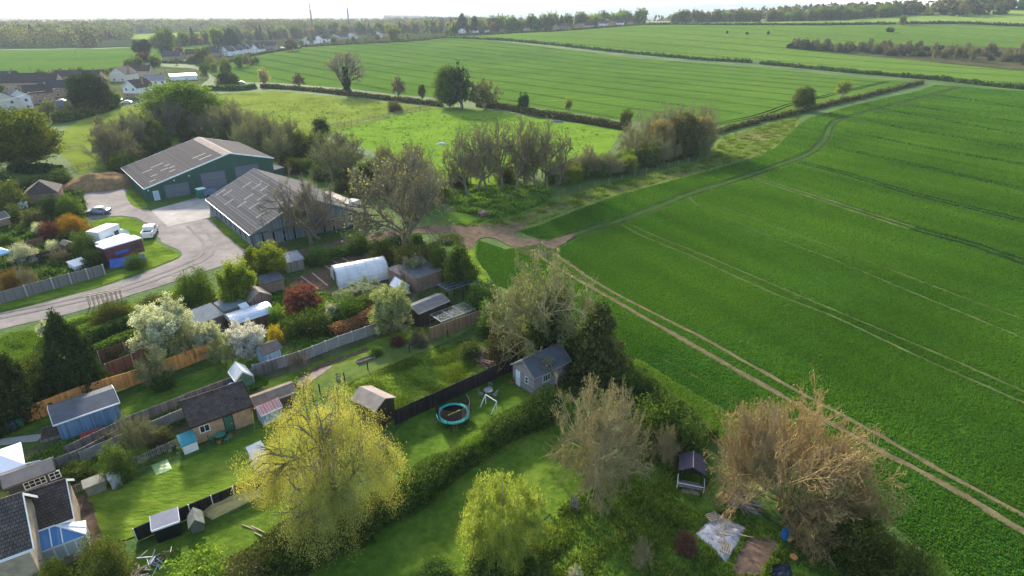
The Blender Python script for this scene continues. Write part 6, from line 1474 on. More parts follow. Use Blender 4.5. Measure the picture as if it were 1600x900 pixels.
for i, (x, by, ty, w) in enumerate(((352, 135, 106, 26), (366, 136, 110, 20))):
    b = G(x, by); plant('bush_b', b, ztop(b, ty), w * mpp(b), 'yew_tree', ('left' if i == 0 else 'right') + ' dark evergreen of the pair above the chestnut', 'tree', mats={'foliage': L_dark})

# thin bare trees of the grove by the bright paddock
grp = 'thin bare trees in the grove by the paddock'; lst = []
for i, (x, by, ty, w) in enumerate(((731, 308, 200, 58), (746, 302, 188, 66), (762, 300, 192, 52), (786, 298, 184, 72), (805, 302, 196, 50), (820, 296, 182, 62), (838, 298, 190, 48), (853, 292, 186, 66), (872, 290, 204, 44), (712, 306, 226, 40))):
    o = pt('bare_thin', x, by, ty, w * 1.3, 'bare_tree', None, group=grp); lst.append(o)
relabel(lst, 'tall thin leafless tree', 'in the grove by the bright paddock')

def belt(poly, n, kinds, name, desc, place, group, hr, seed, sx=1.0, cat='tree', wr=(.7, 1.0), sort=True, avoid=None):
    """trees scattered along a path of (px, py, halfwidth in metres)"""
    rg = random.Random(seed); out = []; P = [(G(p[0], p[1]), p[2]) for p in poly]
    Ls = [(P[i + 1][0] - P[i][0]).length for i in range(len(P) - 1)]; tot = sum(Ls)
    for i in range(n):
        t = tot * (i + .5 + rg.uniform(-.35, .35)) / n; k = 0
        while k < len(Ls) - 1 and t > Ls[k]: t -= Ls[k]; k += 1
        f = t / Ls[k]; a, b = P[k][0], P[k + 1][0]; q = a + (b - a) * f; hw = P[k][1] * (1 - f) + P[k + 1][1] * f
        d = (b - a).normalized(); s = rg.uniform(-hw, hw); q = q + Vector((-d.y, d.x, 0)) * s; q.z = float(H(q.x, q.y)) - .05
        kk = rg.choice(kinds); h = rg.uniform(*hr) * kk[2]; w = h * rg.uniform(*wr) * kk[3]
        o = plant(kk[0], q, h, w, kk[4] if len(kk) > 4 else name, None, cat if not (len(kk) > 5) else kk[5], group, rz=rg.random() * 6.28, mats=kk[1]); o['k'] = kk[6] if len(kk) > 6 else desc; out.append(o)
    out2 = sorted(out, key=lambda o: proj(o.location)[0]); cnt = {}
    for o in out2:
        k = o['k']; cnt[k] = cnt.get(k, 0); o['label'] = f"{k}, {ordn(cnt[k])} from left {place}"; cnt[k] += 1
    return out
def K(key, m, h, w, name, cat, desc):
    part = 'foliage' if key.startswith('bush') else 'crown'
    return (key, {part: m} if m else None, h, w, name, cat, desc)
# belt behind the barns
belt([(186, 262, 3), (215, 238, 4), (250, 222, 5), (340, 212, 6), (410, 228, 6), (455, 250, 7), (520, 268, 8), (600, 292, 8), (680, 310, 6)], 40,
     [K('bare_c', L_bud, 1.1, 1.15, 'budding_tree', 'tree', 'olive budding tree'), K('round_b', L_olive, .9, 1.1, 'leafy_tree', 'tree', 'green leafy tree'), K('bare_a', L_bud, 1.1, 1.15, 'bare_tree', 'tree', 'grey bare tree'), K('bare_c', L_olive, 1.0, 1.2, 'bare_tree', 'tree', 'soft green budding tree'), K('bush_a', L_hedge, .5, 1.6, 'bush', 'bush', 'dark green bush')], 'tree', '', 'in the belt behind barns', 'trees in the belt behind the barns', (7, 11), 3)
belt([(190, 268, 2), (215, 246, 2), (250, 228, 3), (340, 216, 3), (440, 236, 4), (470, 262, 5), (540, 290, 6), (600, 312, 7), (690, 322, 5)], 34,
     [K('bush_a', L_hedge, .6, 1.5, 'bush', 'bush', 'low dark bush'), K('bush_fine', L_olive, .6, 1.5, 'bush', 'bush', 'low olive bush'), K('bush_a', L_hedgeb, .6, 1.6, 'bramble', 'bush', 'low bramble')], '', '', 'under the belt of trees', 'undergrowth of the belt', (4.5, 7.5), 5)
belt([(705, 300, 3), (760, 290, 5), (830, 286, 5), (880, 282, 3)], 9, [K('bare_c', L_bud, .9, .75, 'budding_tree', 'tree', 'olive budding tree'), K('bush_fine', L_hedge, .4, 1.6, 'bush', 'bush', 'green bush')], '', '', 'among the thin grove trees', 'undergrowth of the grove', (9, 12), 6)
# scrub corner above the verge
belt([(870, 288, 2), (905, 280, 3), (950, 268, 4), (1000, 256, 5), (1050, 246, 5), (1100, 238, 3)], 42,
     [K('bush_a', L_olive, .75, 1.3, 'thorn_bush', 'bush', 'olive thorn bush'), K('bush_fine', L_hedge, .65, 1.5, 'bush', 'bush', 'green bush'), K('bare_c', L_bud, .95, 1.1, 'bare_shrub', 'shrub', 'olive budding shrub'), K('bush_fine', L_lime, .6, 1.3, 'bush', 'bush', 'lime green bush')], '', '', 'in the scrub above the verge', 'scrub above the worn verge', (5, 8.5), 8)
for x, by, ty, w, k, m, lb in ((1015, 240, 172, 76, 'bare_multi', L_budo, 'large brown bare shrub in the scrub corner'), (1052, 238, 168, 70, 'bare_multi2', L_budo, 'large tan bare shrub in the scrub corner'), (1090, 236, 164, 62, 'bare_multi', L_budo, 'large orange bare shrub at the right end of scrub'), (985, 246, 196, 60, 'bare_c', L_olive, 'olive budding shrub at the left of scrub corner'), (1068, 240, 190, 60, 'bush_a', L_hedgeb, 'olive brown thicket in the scrub corner')):
    pt(k, x, by, ty, w, 'large_shrub', lb, 'shrub', mats={'foliage': m} if k.startswith('bush') else {'crown': L_bud, 'twigs': B_olive, 'trunk': B_grey})
for x, by, ty, w, m, lb in ((1030, 246, 186, 46, L_budo, 'tan rounded thicket in the scrub corner, left of three'), (1066, 242, 176, 54, L_bud, 'olive rounded thicket in the scrub corner, middle of three'), (1094, 240, 180, 42, L_budo, 'tan rounded thicket in the scrub corner, right of three')):
    pt('dome', x, by, ty, w, 'thicket', lb, 'shrub', mats={'crown': m})
# village and skyline trees
VT = [K('far_tree', L_mid, 1, 1.0, 'leafy_tree', 'tree', 'green tree'), K('far_tree', L_lime, .85, 1.0, 'leafy_tree', 'tree', 'yellow green tree'), K('far_tree', L_olive, .95, 1.05, 'leafy_tree', 'tree', 'olive tree'), K('far_bare2', L_lime, 1, .85, 'bare_tree', 'tree', 'bare tree'), K('far_bare', L_budp, 1, .85, 'bare_tree', 'tree', 'brown bare tree'), K('conifer', L_dark, 1.05, .45, 'conifer_tree', 'tree', 'dark conifer'), K('far_tree', L_budo, .8, .9, 'leafy_tree', 'tree', 'orange brown tree')]
belt([(250, 76, 10), (330, 68, 15), (420, 62, 20), (520, 56, 30), (600, 53, 30), (700, 51, 30)], 120, VT, '', '', 'behind the middle village', 'trees behind the middle village', (11, 21), 21)
belt([(440, 74, 2), (520, 69, 4), (600, 62, 6), (700, 56, 6)], 16, VT[:4], '', '', 'in front of the village', 'trees in front of the village', (5, 9), 22)
belt([(700, 54, 30), (780, 50, 26), (860, 46, 24), (940, 41, 22), (1005, 36.5, 10)], 110, VT, '', '', 'on the skyline ridge', 'trees on the skyline ridge', (10, 21), 23)
belt([(1050, 36, 5), (1130, 34.5, 10), (1200, 34.5, 18), (1260, 33, 28), (1330, 30.5, 30), (1385, 26, 26), (1425, 23, 8)], 90, [VT[0], VT[1], VT[2], VT[2], VT[4]], '', '', 'in the hilltop wood', 'trees of the hilltop wood', (11, 19), 24)
belt([(1460, 17.5, 10), (1520, 15, 30), (1580, 14, 35), (1650, 15, 35), (1720, 16, 35)], 70, [VT[0], VT[0], VT[2], VT[4]], '', '', 'in the wood at the upper right corner', 'trees of the upper right wood', (12, 19), 25)
# scrub band in the upper field
belt([(1232, 75.5, 2), (1290, 78.5, 12), (1350, 81, 22), (1430, 84, 32), (1520, 88, 50), (1620, 93, 60), (1700, 98, 60)], 190,
     [K('bush_a', L_thorn, .7, 1.5, 'thorn_bush', 'bush', 'purple brown thorn bush'), K('bush_b', L_dark, .75, 1.4, 'bush', 'bush', 'dark green bush'), K('far_bare', L_budp, 1, .9, 'bare_tree', 'tree', 'brown bare tree'), K('far_bare2', L_bud, 1, .9, 'bare_tree', 'tree', 'olive bare tree'), K('bush_a', L_hedgeb, .7, 1.5, 'bush', 'bush', 'olive bush'), K('bush_b', L_thorn, .5, 1.8, 'thorn_bush', 'bush', 'low brown bramble bush')], '', '', 'in the scrub band', 'bushes of the scrub band', (5, 10.5), 26)
for x, by, ty, w, lb in ((1390, 50.5, 43, 12, 'lone dark bush in the upper field'), (1136, 53, 48, 4, 'tiny bush left in the upper field'), (1167, 54, 50, 5, 'tiny bush in the upper field, second from left'), (1200, 54, 49, 5, 'tiny bush in the upper field, third from left'), (1408, 39, 24, 12, 'pale tree standing on the far hill hedge'), (1570, 20, 17, 5, 'tiny bush on the pale hill field')):
    pt('far_tree', x, by, ty, w, 'lone_bush' if x != 1408 else 'lone_tree', lb, 'bush' if x != 1408 else 'tree', mats={'crown': L_dark if x != 1408 else L_lime})
# left village gardens
belt([(60, 186, 4), (90, 182, 5), (120, 178, 6), (160, 172, 5), (175, 166, 3)], 16, [K('far_tree', L_hedge, .9, 1.0, 'leafy_tree', 'tree', 'dark green tree'), K('far_bare2', L_bud, 1, .9, 'bare_tree', 'tree', 'olive bare tree'), K('bush_a', L_olive, .7, 1.2, 'bush', 'bush', 'olive bush')], '', '', 'below the left houses', 'trees below the left houses', (4.5, 8), 31)
belt([(190, 112, 8), (240, 104, 8), (300, 98, 6), (340, 104, 8), (330, 118, 8), (400, 98, 2)], 22, VT[:5], '', '', 'around the lane houses', 'trees around the lane houses', (5, 10), 32)
belt([(5, 150, 10), (60, 132, 10), (110, 122, 10), (170, 116, 10)], 12, VT[:5], '', '', 'between the left houses', 'trees between the left houses', (4, 7), 33)
for x, by, ty, w, k, m, lb in ((226, 92, 62, 32, 'upright_tree', L_dark, 'dark layered cedar by the lane houses'), (262, 80, 44, 26, 'far_tree', L_mid, 'tall green tree beyond the lane houses'), (260, 84, 68, 20, 'far_tree', L_dark, 'low dark tree before the tall green one'), (342, 72, 42, 24, 'far_tree', L_lime, 'pale yellow green tree left of the dark fir pair'), (362, 72, 43, 32, 'conifer', L_dark, 'broad dark fir behind the white gabled row'), (456, 80, 60, 28, 'far_bare2', L_thorn, 'round brown tree at the village edge'), (225, 98, 83, 22, 'far_tree', L_maroon, 'maroon tree beside the cedar'), (282, 88, 73, 14, 'far_tree', L_maroon, 'red brown tree behind the lane houses'), (320, 100, 75, 24, 'far_tree', L_olive, 'olive green tree in front of the lane houses'), (228, 118, 106, 10, 'far_tree', L_maroon, 'pink flowering tree by the dark roof'), (615, 62, 42, 26, 'far_tree', L_lime, 'round yellow green tree in front of the village houses'), (723, 53, 20, 28, 'conifer', L_dark, 'dark fir on the skyline, left of a pair'), (742, 53, 24, 22, 'conifer', L_dark, 'dark fir on the skyline, right of a pair'), (92, 118, 106, 18, 'far_tree', L_lime, 'lime green tree beside the long dark roof'), (14, 300, 268, 40, 'bush_a', L_dark, 'dark thicket under the left chestnut')):
    pt(k, x, by, ty, w, 'village_tree' if by < 200 else 'thicket', lb, mats={'foliage' if k.startswith('bush') else 'crown': m})

# garden plants: kind, foot column and row, top row, width, material, name, category, label
GP = [
 ('blossom', 264, 548, 474, 92, L_cream, 'blossom_tree', TR, 'large cream blossom tree above the orange fence'),
 ('blossom', 330, 552, 504, 44, L_cream, 'blossom_tree', TR, 'small yellowish cream blossom tree'),
 ('blossom', 388, 556, 506, 60, L_white, 'blossom_tree', TR, 'pinkish white blossom tree before the silver shed'),
 ('bare_c', 298, 562, 508, 50, L_lime, 'fruit_tree', TR, 'lime green budding fruit tree between the blossom trees'),
 ('bare_c', 354, 568, 526, 44, L_lime, 'fruit_tree', TR, 'low green and yellow fruit tree below the blossom'),
 ('bare_c', 250, 600, 546, 58, L_olive, 'fruit_tree', TR, 'olive fruit tree overlapping the orange fence'),
 ('bush_a', 256, 606, 578, 36, L_hedge, 'bush', 'bush', 'dark bush at the foot of the olive fruit tree'),
 ('round_b', 376, 482, 412, 58, L_lime, 'leafy_tree', TR, 'yellow green garden tree behind the brown shed'),
 ('bush_fine', 311, 474, 418, 66, L_mid, 'bush', 'bush', 'big fresh green bush beside the access track'),
 ('round_b', 418, 440, 384, 70, L_lime, 'leafy_tree', TR, 'pale yellow green tree at the grey barn corner'),
 ('blossom', 476, 490, 446, 56, L_copper, 'copper_shrub', 'shrub', 'copper red leaved shrub in the middle gardens'),
 ('blossom', 614, 522, 448, 66, leafmat('leaf_pale_apple', (.12, .15, .05), (.34, .33, .16), .35), 'apple_tree', TR, 'pale flowering apple tree between copper hedge and shed'),
 ('bare_c', 215, 704, 650, 60, L_olive, 'fruit_tree', TR, 'olive budding tree left of the tiled outbuilding'),
 ('bush_fine', 190, 748, 692, 52, L_olive, 'flowering_shrub', 'shrub', 'cream tipped rounded shrub beside the silver shed'),
 ('bush_fine', 178, 915, 836, 78, L_olive, 'large_bush', 'bush', 'large yellow green bush beside the conservatory'),
 ('bush_fine', 90, 925, 880, 66, L_chest, 'bush', 'bush', 'bright green bush at the bottom edge by the conservatory'),
 ('bush_fine', 688, 436, 376, 46, L_mid, 'leafy_tree', TR, 'fresh green upright tree above the brick garage'),
 ('round_b', 722, 458, 384, 52, L_mid, 'leafy_tree', TR, 'green tree at the field corner of the allotments'),
 ('bush_a', 756, 488, 440, 60, L_hedge, 'bush', 'bush', 'green bush between the pergola and the field'),
 ('bush_a', 772, 520, 470, 60, L_hedge, 'bush', 'bush', 'green thicket at the right end of tan fence'),
 ('bush_a', 790, 560, 512, 66, L_hedgeb, 'bush', 'bush', 'tangled olive bush above the log pile'),
 ('bush_b', 734, 556, 530, 40, L_olive, 'bush', 'bush', 'pale green low bush on the meadow corner'),
 ('bush_a', 666, 482, 456, 36, L_dark, 'clipped_bush', 'bush', 'dark dome shaped bush before the long dark shed'),
 ('bush_a', 690, 478, 452, 34, L_hedge, 'bush', 'bush', 'green bush beside the dark dome'),
 ('blossom', 524, 502, 472, 26, L_cream, 'blossom_shrub', 'shrub', 'small white blossom shrub in the middle gardens'),
 ('bush_a', 432, 536, 508, 26, L_gold, 'forsythia', 'shrub', 'bright yellow forsythia beside the silver shed'),
 ('bush_a', 434, 504, 476, 34, L_lime, 'bush', 'bush', 'lime bush right of the brown rounded shed'),
 ('bush_a', 462, 526, 494, 44, L_hedge, 'bush', 'bush', 'green bush left of the copper hedge lawn'),
 ('bush_a', 500, 520, 484, 50, L_hedge, 'bush', 'bush', 'dense green bush above the copper hedge lawn'),
 ('bush_a', 545, 500, 462, 60, L_mid, 'bush', 'bush', 'fresh green thicket below the polytunnel'),
 ('bush_a', 585, 490, 456, 50, L_olive, 'bush', 'bush', 'olive thicket right below the polytunnel'),
 ('blossom', 572, 470, 440, 60, leafmat('leaf_grey_bloom', (.12, .14, .07), (.36, .37, .24), .3), 'blossom_shrub', 'shrub', 'greyish flowering shrub against the polytunnel'),
 ('bush_a', 536, 478, 452, 30, MATS['leaf_grey_bloom'], 'blossom_shrub', 'shrub', 'greyish shrub at the polytunnel door'),
 ('bush_a', 600, 410, 372, 50, L_olive, 'bush', 'bush', 'olive bush above the polytunnel'),
 ('bush_a', 560, 392, 362, 44, L_hedge, 'bush', 'bush', 'dark bush along the earth track'),
 ('bush_a', 498, 412, 384, 40, L_hedge, 'bush', 'bush', 'dark bush between track and vegetable plot'),
 ('bush_a', 640, 428, 380, 56, L_olive, 'bush', 'bush', 'large olive bush under the spreading bare tree'),
 ('bush_a', 670, 410, 378, 44, L_hedgeb, 'bush', 'bush', 'brownish bush by the track bend'),
 ('blossom', 648, 440, 400, 40, MATS['leaf_grey_bloom'], 'young_tree', TR, 'pale grey green young tree above the garage'),
 ('bush_b', 702, 376, 366, 40, L_hedge, 'bush', 'bush', 'low green bush at the dirt junction'),
 ('bush_a', 400, 436, 400, 40, L_lime, 'bush', 'bush', 'lime bush hiding the corner of the grey barn'),
 ('bush_a', 448, 412, 388, 30, L_hedgeb, 'bush', 'bush', 'olive bush under the brown bare tree'),
 ('bush_a', 106, 322, 306, 30, L_dark, 'bush', 'bush', 'dark bush beside the hipped bungalow'),
 # upper left gardens
 ('bush_fine', 112, 340, 302, 40, L_mid, 'bush', 'bush', 'large fresh green bush at the yard entrance'),
 ('bush_fine', 84, 340, 304, 44, L_dark, 'bush', 'bush', 'dark green bush left of the fresh green one'),
 ('bush_fine', 116, 364, 334, 46, L_gold, 'golden_hedge', 'shrub', 'golden yellow clipped shrub beside the yard'),
 ('bush_fine', 80, 374, 344, 36, L_maroon, 'bush', 'bush', 'dark maroon bush with white flowers behind'),
 ('bush_fine', 64, 368, 346, 22, L_cream, 'blossom_shrub', 'shrub', 'white flowering shrub left of the maroon bush'),
 ('bush_fine', 108, 388, 360, 32, L_dark, 'clipped_bush', 'bush', 'dark clipped bush below the golden shrub'),
 ('bush_fine', 136, 400, 358, 42, L_hedge, 'clipped_bush', 'bush', 'tall clipped green bush beside the horsebox'),
 ('bush_fine', 150, 420, 388, 38, L_dark, 'clipped_bush', 'bush', 'dark green bush at the end of the panel fence'),
 ('bush_fine', 42, 412, 378, 44, L_cream, 'blossom_shrub', 'shrub', 'cream flowering shrub beside the blue gazebo'),
 ('bush_fine', 86, 394, 374, 24, L_cream, 'blossom_shrub', 'shrub', 'small white flowering shrub in the left garden'),
 ('bush_fine', 22, 452, 420, 34, leafmat('leaf_photinia', (.10, .05, .02), (.22, .14, .04), .3), 'bush', 'bush', 'reddish yellow bush behind the panel fence'),
 ('bare_c', 44, 450, 416, 32, L_budp, 'pink_shrub', 'shrub', 'pinkish grey shrub behind the panel fence'),
 ('bush_fine', 214, 418, 396, 38, L_hedge, 'bush', 'bush', 'round green bush before the maroon trailer'),
 ('bare_c', 92, 410, 388, 30, L_thorn, 'brown_shrub', 'shrub', 'brown twiggy shrub in the left garden'),
 ('bush_a', 20, 330, 280, 56, L_olive, 'bush', 'bush', 'olive yellow bush at the left edge below the chestnut'),
 ('bush_a', 60, 300, 274, 60, L_dark, 'bush', 'bush', 'dark thicket above the hipped bungalow'),
 ('bush_a', 100, 290, 262, 34, L_hedge, 'bush', 'bush', 'round dark bush beside the grass pen'),
 ('bush_a', 28, 346, 318, 22, L_olive, 'bush', 'bush', 'small pale bush left of the white hut'),
 ('bush_a', 58, 352, 326, 40, L_hedgeb, 'bush', 'bush', 'brown green bush right of the white hut'),
 ('bush_a', 10, 384, 366, 24, L_hedge, 'bush', 'bush', 'low green bush beside the barbecue hut'),
 ('bush_a', 192, 272, 240, 34, L_hedge, 'bush', 'bush', 'dark bush at the back corner of the green barn'),
 # right hand thickets
 ('bush_a', 1020, 690, 620, 80, L_mid, 'large_bush', 'bush', 'fresh green thicket between bare tree and field'),
 ('bush_a', 1068, 708, 650, 74, L_hedge, 'large_bush', 'bush', 'dark green thicket behind the arbour'),
 ('bush_a', 988, 620, 580, 48, L_hedge, 'bush', 'bush', 'green bush right of the dark conifer'),
 ('bare_multi2', 1036, 724, 668, 48, L_bud, 'bare_shrub', 'shrub', 'pale leafless shrub left of the arbour'),
 ('bush_a', 1255, 838, 790, 70, L_hedgeb, 'bramble', 'bush', 'brown green bramble at the foot of the huge leafless willow'),
 ('bush_a', 1335, 880, 812, 84, L_olive, 'large_bush', 'bush', 'olive green thicket at the foot of the orange willows'),
 ('bush_a', 1400, 915, 846, 80, L_olive, 'large_bush', 'bush', 'yellow green thicket on the field edge at bottom'),
 ('bush_a', 1440, 925, 870, 60, L_lime, 'bush', 'bush', 'lime bush at the bottom field edge'),
 ('bare_multi', 1350, 850, 770, 80, L_budo, 'bare_shrub', 'shrub', 'low orange leafless shrub on the field edge'),
 ('bush_fine', 878, 650, 624, 44, L_lime, 'bush', 'bush', 'sunlit lime bush at the hedge end by the summerhouse'),
 ('bush_fine', 742, 712, 676, 50, L_lime, 'bush', 'bush', 'sunlit lime bush in front of the long hedge'),
 ('bush_b', 680, 905, 878, 60, L_hedge, 'bush', 'bush', 'green bush at the bottom edge under the weeping tree'),
 ('bush_b', 760, 925, 880, 90, L_hedge, 'bush', 'bush', 'ivy thicket at the foot of the weeping tree'),
 ('bush_b', 840, 915, 880, 60, L_hedge, 'bush', 'bush', 'dark low bush right of the weeping tree foot'),
 ('bare_multi2', 1002, 884, 848, 40, L_bud, 'bare_sapling', 'shrub', 'small leafless sapling in the lower paddock'),
 ('blossom', 898, 908, 888, 24, L_cream, 'flowering_shrub', 'shrub', 'small white flowering shrub at the bottom edge'),
 ('bush_a', 320, 930, 874, 110, L_lime, 'large_bush', 'bush', 'sunlit yellow green bush at the bottom left'),
 ('bush_a', 392, 925, 868, 80, L_hedgeb, 'bush', 'bush', 'brownish bush at the bottom left hedge end'),
 ('bush_a', 820, 472, 430, 40, L_bud, 'bush', 'bush', 'straw green bush at the field corner'),
 ('bush_a', 895, 545, 505, 50, L_hedge, 'bush', 'bush', 'green bush on the field edge left of the conifer'),
 ('bush_b', 350, 620, 606, 14, L_olive, 'bush', 'bush', 'small shrub beside the water butt'),
 ('bush_a', 165, 636, 612, 40, L_dark, 'bush', 'bush', 'dark shrub between the two cypresses'),
 ('bush_a', 70, 590, 552, 46, L_hedge, 'bush', 'bush', 'green shrub between the cypress tops'),
 ('bush_a', 66, 616, 584, 40, L_dark, 'bush', 'bush', 'dark shrub under the left cypress'),
 ('blossom', 84, 528, 500, 34, L_cream, 'blossom_shrub', 'shrub', 'pale flowering shrub left of the tall cypress'),
 ('bush_fine', 180, 505, 470, 66, L_olive, 'bush', 'bush', 'olive bramble mound below the timber frame'),
 ('bush_fine', 245, 492, 462, 60, L_hedgeb, 'bush', 'bush', 'brown green bramble mound above the blossom'),
 ('bush_a', 204, 566, 548, 28, L_dark, 'bush', 'bush', 'dark low bush behind the red brown fence'),
 ('bush_a', 340, 494, 474, 24, L_hedge, 'bush', 'bush', 'small round bush by the little brown shed'),
 ('bush_b', 152, 664, 650, 16, L_hedge, 'bush', 'bush', 'small bush beside the blue shed bench'),
 ('bush_a', 124, 748, 726, 50, L_hedge, 'bush', 'bush', 'low green bed below the weathered fence'),
 ('bush_a', 250, 690, 668, 40, L_hedgeb, 'bush', 'bush', 'low bed plants left of the tiled outbuilding'),
 ('bare_b', 172, 700, 672, 34, L_thorn, 'pink_shrub', 'shrub', 'pinkish bare shrub left of the olive tree'),
 ('bush_b', 588, 555, 540, 22, L_hedge, 'bush', 'bush', 'dark low shrub in the flower border'),
 ('bush_b', 622, 538, 524, 26, L_maroon, 'bush', 'bush', 'maroon low shrub in the flower border'),
 ('bare_b', 470, 580, 545, 34, L_thorn, 'pink_shrub', 'shrub', 'pinkish bare shrub at the concrete fence'),
 ('bush_a', 655, 540, 516, 30, L_thorn, 'brown_shrub', 'shrub', 'brown shrub at the left end of tan fence'),
 ('bush_fine', 1070, 858, 832, 42, leafmat('dead_brush', (.07, .028, .018), (.16, .075, .05), .2), 'brush_heap', 'brush heap', 'dark red brown heap of dead brush beside the silver tarpaulin'),
]
for k, x, by, ty, w, m, nm, ct, lb in GP:
    parts = PROTO[k]; d = {}
    if 'crown' in parts: d['crown'] = m
    if 'foliage' in parts: d['foliage'] = m
    pt(k, x, by, ty, w, nm, lb, ct, mats=d, rz=(x * 7.3) % 6.28)

# ------------------------------------------------------------------ hedges
def hedge(name, label, pix, w, h, mat, seed=1, dens=1.0, leaf=None, lump=.25, world=None, group=None, top=0.0):
    """a run of leaves round a rough core that follows the ground"""
    rg = np.random.default_rng(seed); P = world or catmull([G(*p) for p in pix], 4); A = np.array([tuple(p) for p in P])
    seg = np.linalg.norm(np.diff(A[:, :2], axis=0), axis=1); cum = np.concatenate([[0], np.cumsum(seg)]); L = cum[-1]
    dist = np.mean([depth_of(p) for p in P]); s = leaf or max(.09, dist * .0017)
    n = int(min(60000, L * (w + 2 * h) / (s * s) * 1.1 * dens)); t = rg.random(n) * L
    ph = rg.random(6) * 6.28
    def lumpf(t, a): return 1 + lump * (.5 * np.sin(t / (h * 1.3) + ph[0]) + .35 * np.sin(t / (h * .55) + ph[1] + a) + .25 * np.sin(t / (h * 4) + ph[2]))
    a = rg.random(n) * math.pi; k = lumpf(t, a); sup = (np.abs(np.cos(a)) ** 4 + np.abs(np.sin(a)) ** 4) ** -.25; r = (1 - .35 * rg.random(n) ** 2)
    off = np.cos(a) * sup * w / 2 * k * r; z = np.sin(a) * sup * h * k * r * .95
    x = np.interp(t, cum, A[:, 0]); y = np.interp(t, cum, A[:, 1]); j = np.clip(np.searchsorted(cum, t) - 1, 0, len(seg) - 1)
    d = (A[j + 1, :2] - A[j, :2]) / (seg[j][:, None] + 1e-9)
    base = A[0]; X = x - d[:, 1] * off; Y = y + d[:, 0] * off; Z = H(X, Y) + z * .98 + top
    cell = np.floor(t / (s * 5)) * 7 + np.floor(a * 4); cv = np.modf(np.abs(np.sin(cell * 12.9898) * 43758.5453))[0]
    Pn = np.stack([X, Y, Z], 1) - base + rg.normal(size=(n, 3)) * s * .3
    V, Q, va = leaf_quads(rg, Pn, s, .5 * cv + .5 * rg.random(n))
    # core
    m = max(3, int(L / max(h * .6, s * 2))); tt = np.linspace(0, L, m); cv_ = []; vs = []; K_ = 7
    for q in tt:
        xx = np.interp(q, cum, A[:, 0]); yy = np.interp(q, cum, A[:, 1]); jj = min(max(np.searchsorted(cum, q) - 1, 0), len(seg) - 1); dd = (A[jj + 1, :2] - A[jj, :2]) / (seg[jj] + 1e-9)
        for i in range(K_):
            aa = math.pi * i / (K_ - 1); kk = lumpf(q, aa) * .78; su = (abs(math.cos(aa)) ** 4 + abs(math.sin(aa)) ** 4) ** -.25
            X_, Y_ = xx - dd[1] * math.cos(aa) * su * w / 2 * kk, yy + dd[0] * math.cos(aa) * su * w / 2 * kk
            vs.append((X_ - base[0], Y_ - base[1], float(H(X_, Y_)) + math.sin(aa) * su * h * kk * .93 - base[2] - (.2 if i in (0, K_ - 1) else 0)))
    fs = [(i * K_ + q, i * K_ + q + 1, (i + 1) * K_ + q + 1, (i + 1) * K_ + q) for i in range(m - 1) for q in range(K_ - 1)]
    V2 = np.vstack([V, np.array(vs)]); Q2 = np.vstack([Q, np.array(fs) + len(V)]); va2 = np.concatenate([va, np.zeros(len(vs)) + .15])
    o = link(name, np_mesh(name, V2, Q2, va2), None, mat); o.location = base; return tag(o, label, 'hedge', group)
hedge('hedge', 'long overgrown dark green hedge across the foreground lawns', [(866, 642), (820, 664), (775, 690), (740, 712), (700, 742), (660, 770), (610, 800), (560, 830)], 2.6, 2.2, L_hedge, 1, 1.3, .10, .4)
hedge('hedge', 'overgrown hedge below the golden willow reaching the bottom edge', [(575, 825), (530, 845), (480, 868), (420, 892), (350, 925), (280, 960)], 3.6, 2.4, L_hedge, 2, 1.2, .11, .5)
hedge('hedge', 'copper leaved hedge behind the concrete fence', [(520, 530), (545, 520), (575, 508), (600, 498)], 1.9, 1.9, L_copper, 3, 1.3, .11, .3)
hedge('hedge', 'thick dark clipped hedge left of the blossom tree', [(158, 562), (190, 548), (225, 535), (250, 525)], 2.4, 2.0, L_hedge, 4, 1.2, .12, .12)
hedge('hedge', 'dark hedge above the thick clipped hedge', [(128, 540), (170, 524), (215, 508), (255, 495), (300, 478)], 1.8, 1.7, L_hedge, 5, 1.2, .12, .2)
hedge('hedge', 'clipped hedge leading to the little brown shed', [(300, 502), (325, 492), (355, 480), (372, 472)], 1.6, 1.9, L_hedge, 6, 1.2, .12, .08)
hedge('hedge', 'low dark hedge along the near side of the narrow lawn', [(215, 660), (300, 626), (390, 590)], .5, .5, L_hedge, 7, .8, .10, .3)
hedge('bramble_bank', 'sunlit bramble bank between access track and hedges', [(130, 520), (180, 505), (240, 488), (300, 462)], 3.4, .8, L_olive, 8, 1.0, .13, .5)
hedge('bramble_bank', 'weedy bank at the left edge below the track', [(-10, 600), (40, 580), (90, 565)], 3.4, .9, L_lime, 9, .9, .13, .5)
hedge('hedge', 'hedge along the south side of the earth track', [(430, 420), (480, 412), (540, 398), (600, 384), (660, 378)], 2.2, 1.4, L_hedge, 10, 1.1, .14, .4)
hedge('hedge', 'yellow green field edge hedge at the bottom right', [(1300, 830), (1360, 862), (1420, 895), (1490, 940)], 2.6, 1.8, L_olive, 11, 1.2, .11, .4)
hedge('hedge', 'hedge beside the drilled crop behind the bare tree', [(985, 600), (1030, 632), (1075, 664), (1110, 690)], 3.0, 1.8, L_hedge, 12, 1.2, .11, .4)
hedge('hedge', 'hedge between paddocks and the middle field, left part', [(408, 137), (470, 141), (545, 149), (620, 158), (690, 166)], 2.2, 2.0, L_hedgeb, 13, 1.0, None, .2)
hedge('hedge', 'hedge between the bright paddock and the middle field', [(745, 166), (785, 170), (835, 180), (900, 190), (975, 203)], 2.6, 2.6, L_hedgeb, 14, 1.0, None, .15)
hedge('hedge', 'hedge running up the field edge past the round tree', [(1118, 209), (1150, 200), (1185, 192)], 2.0, 1.6, L_hedgeb, 15, 1.0, None, .3)
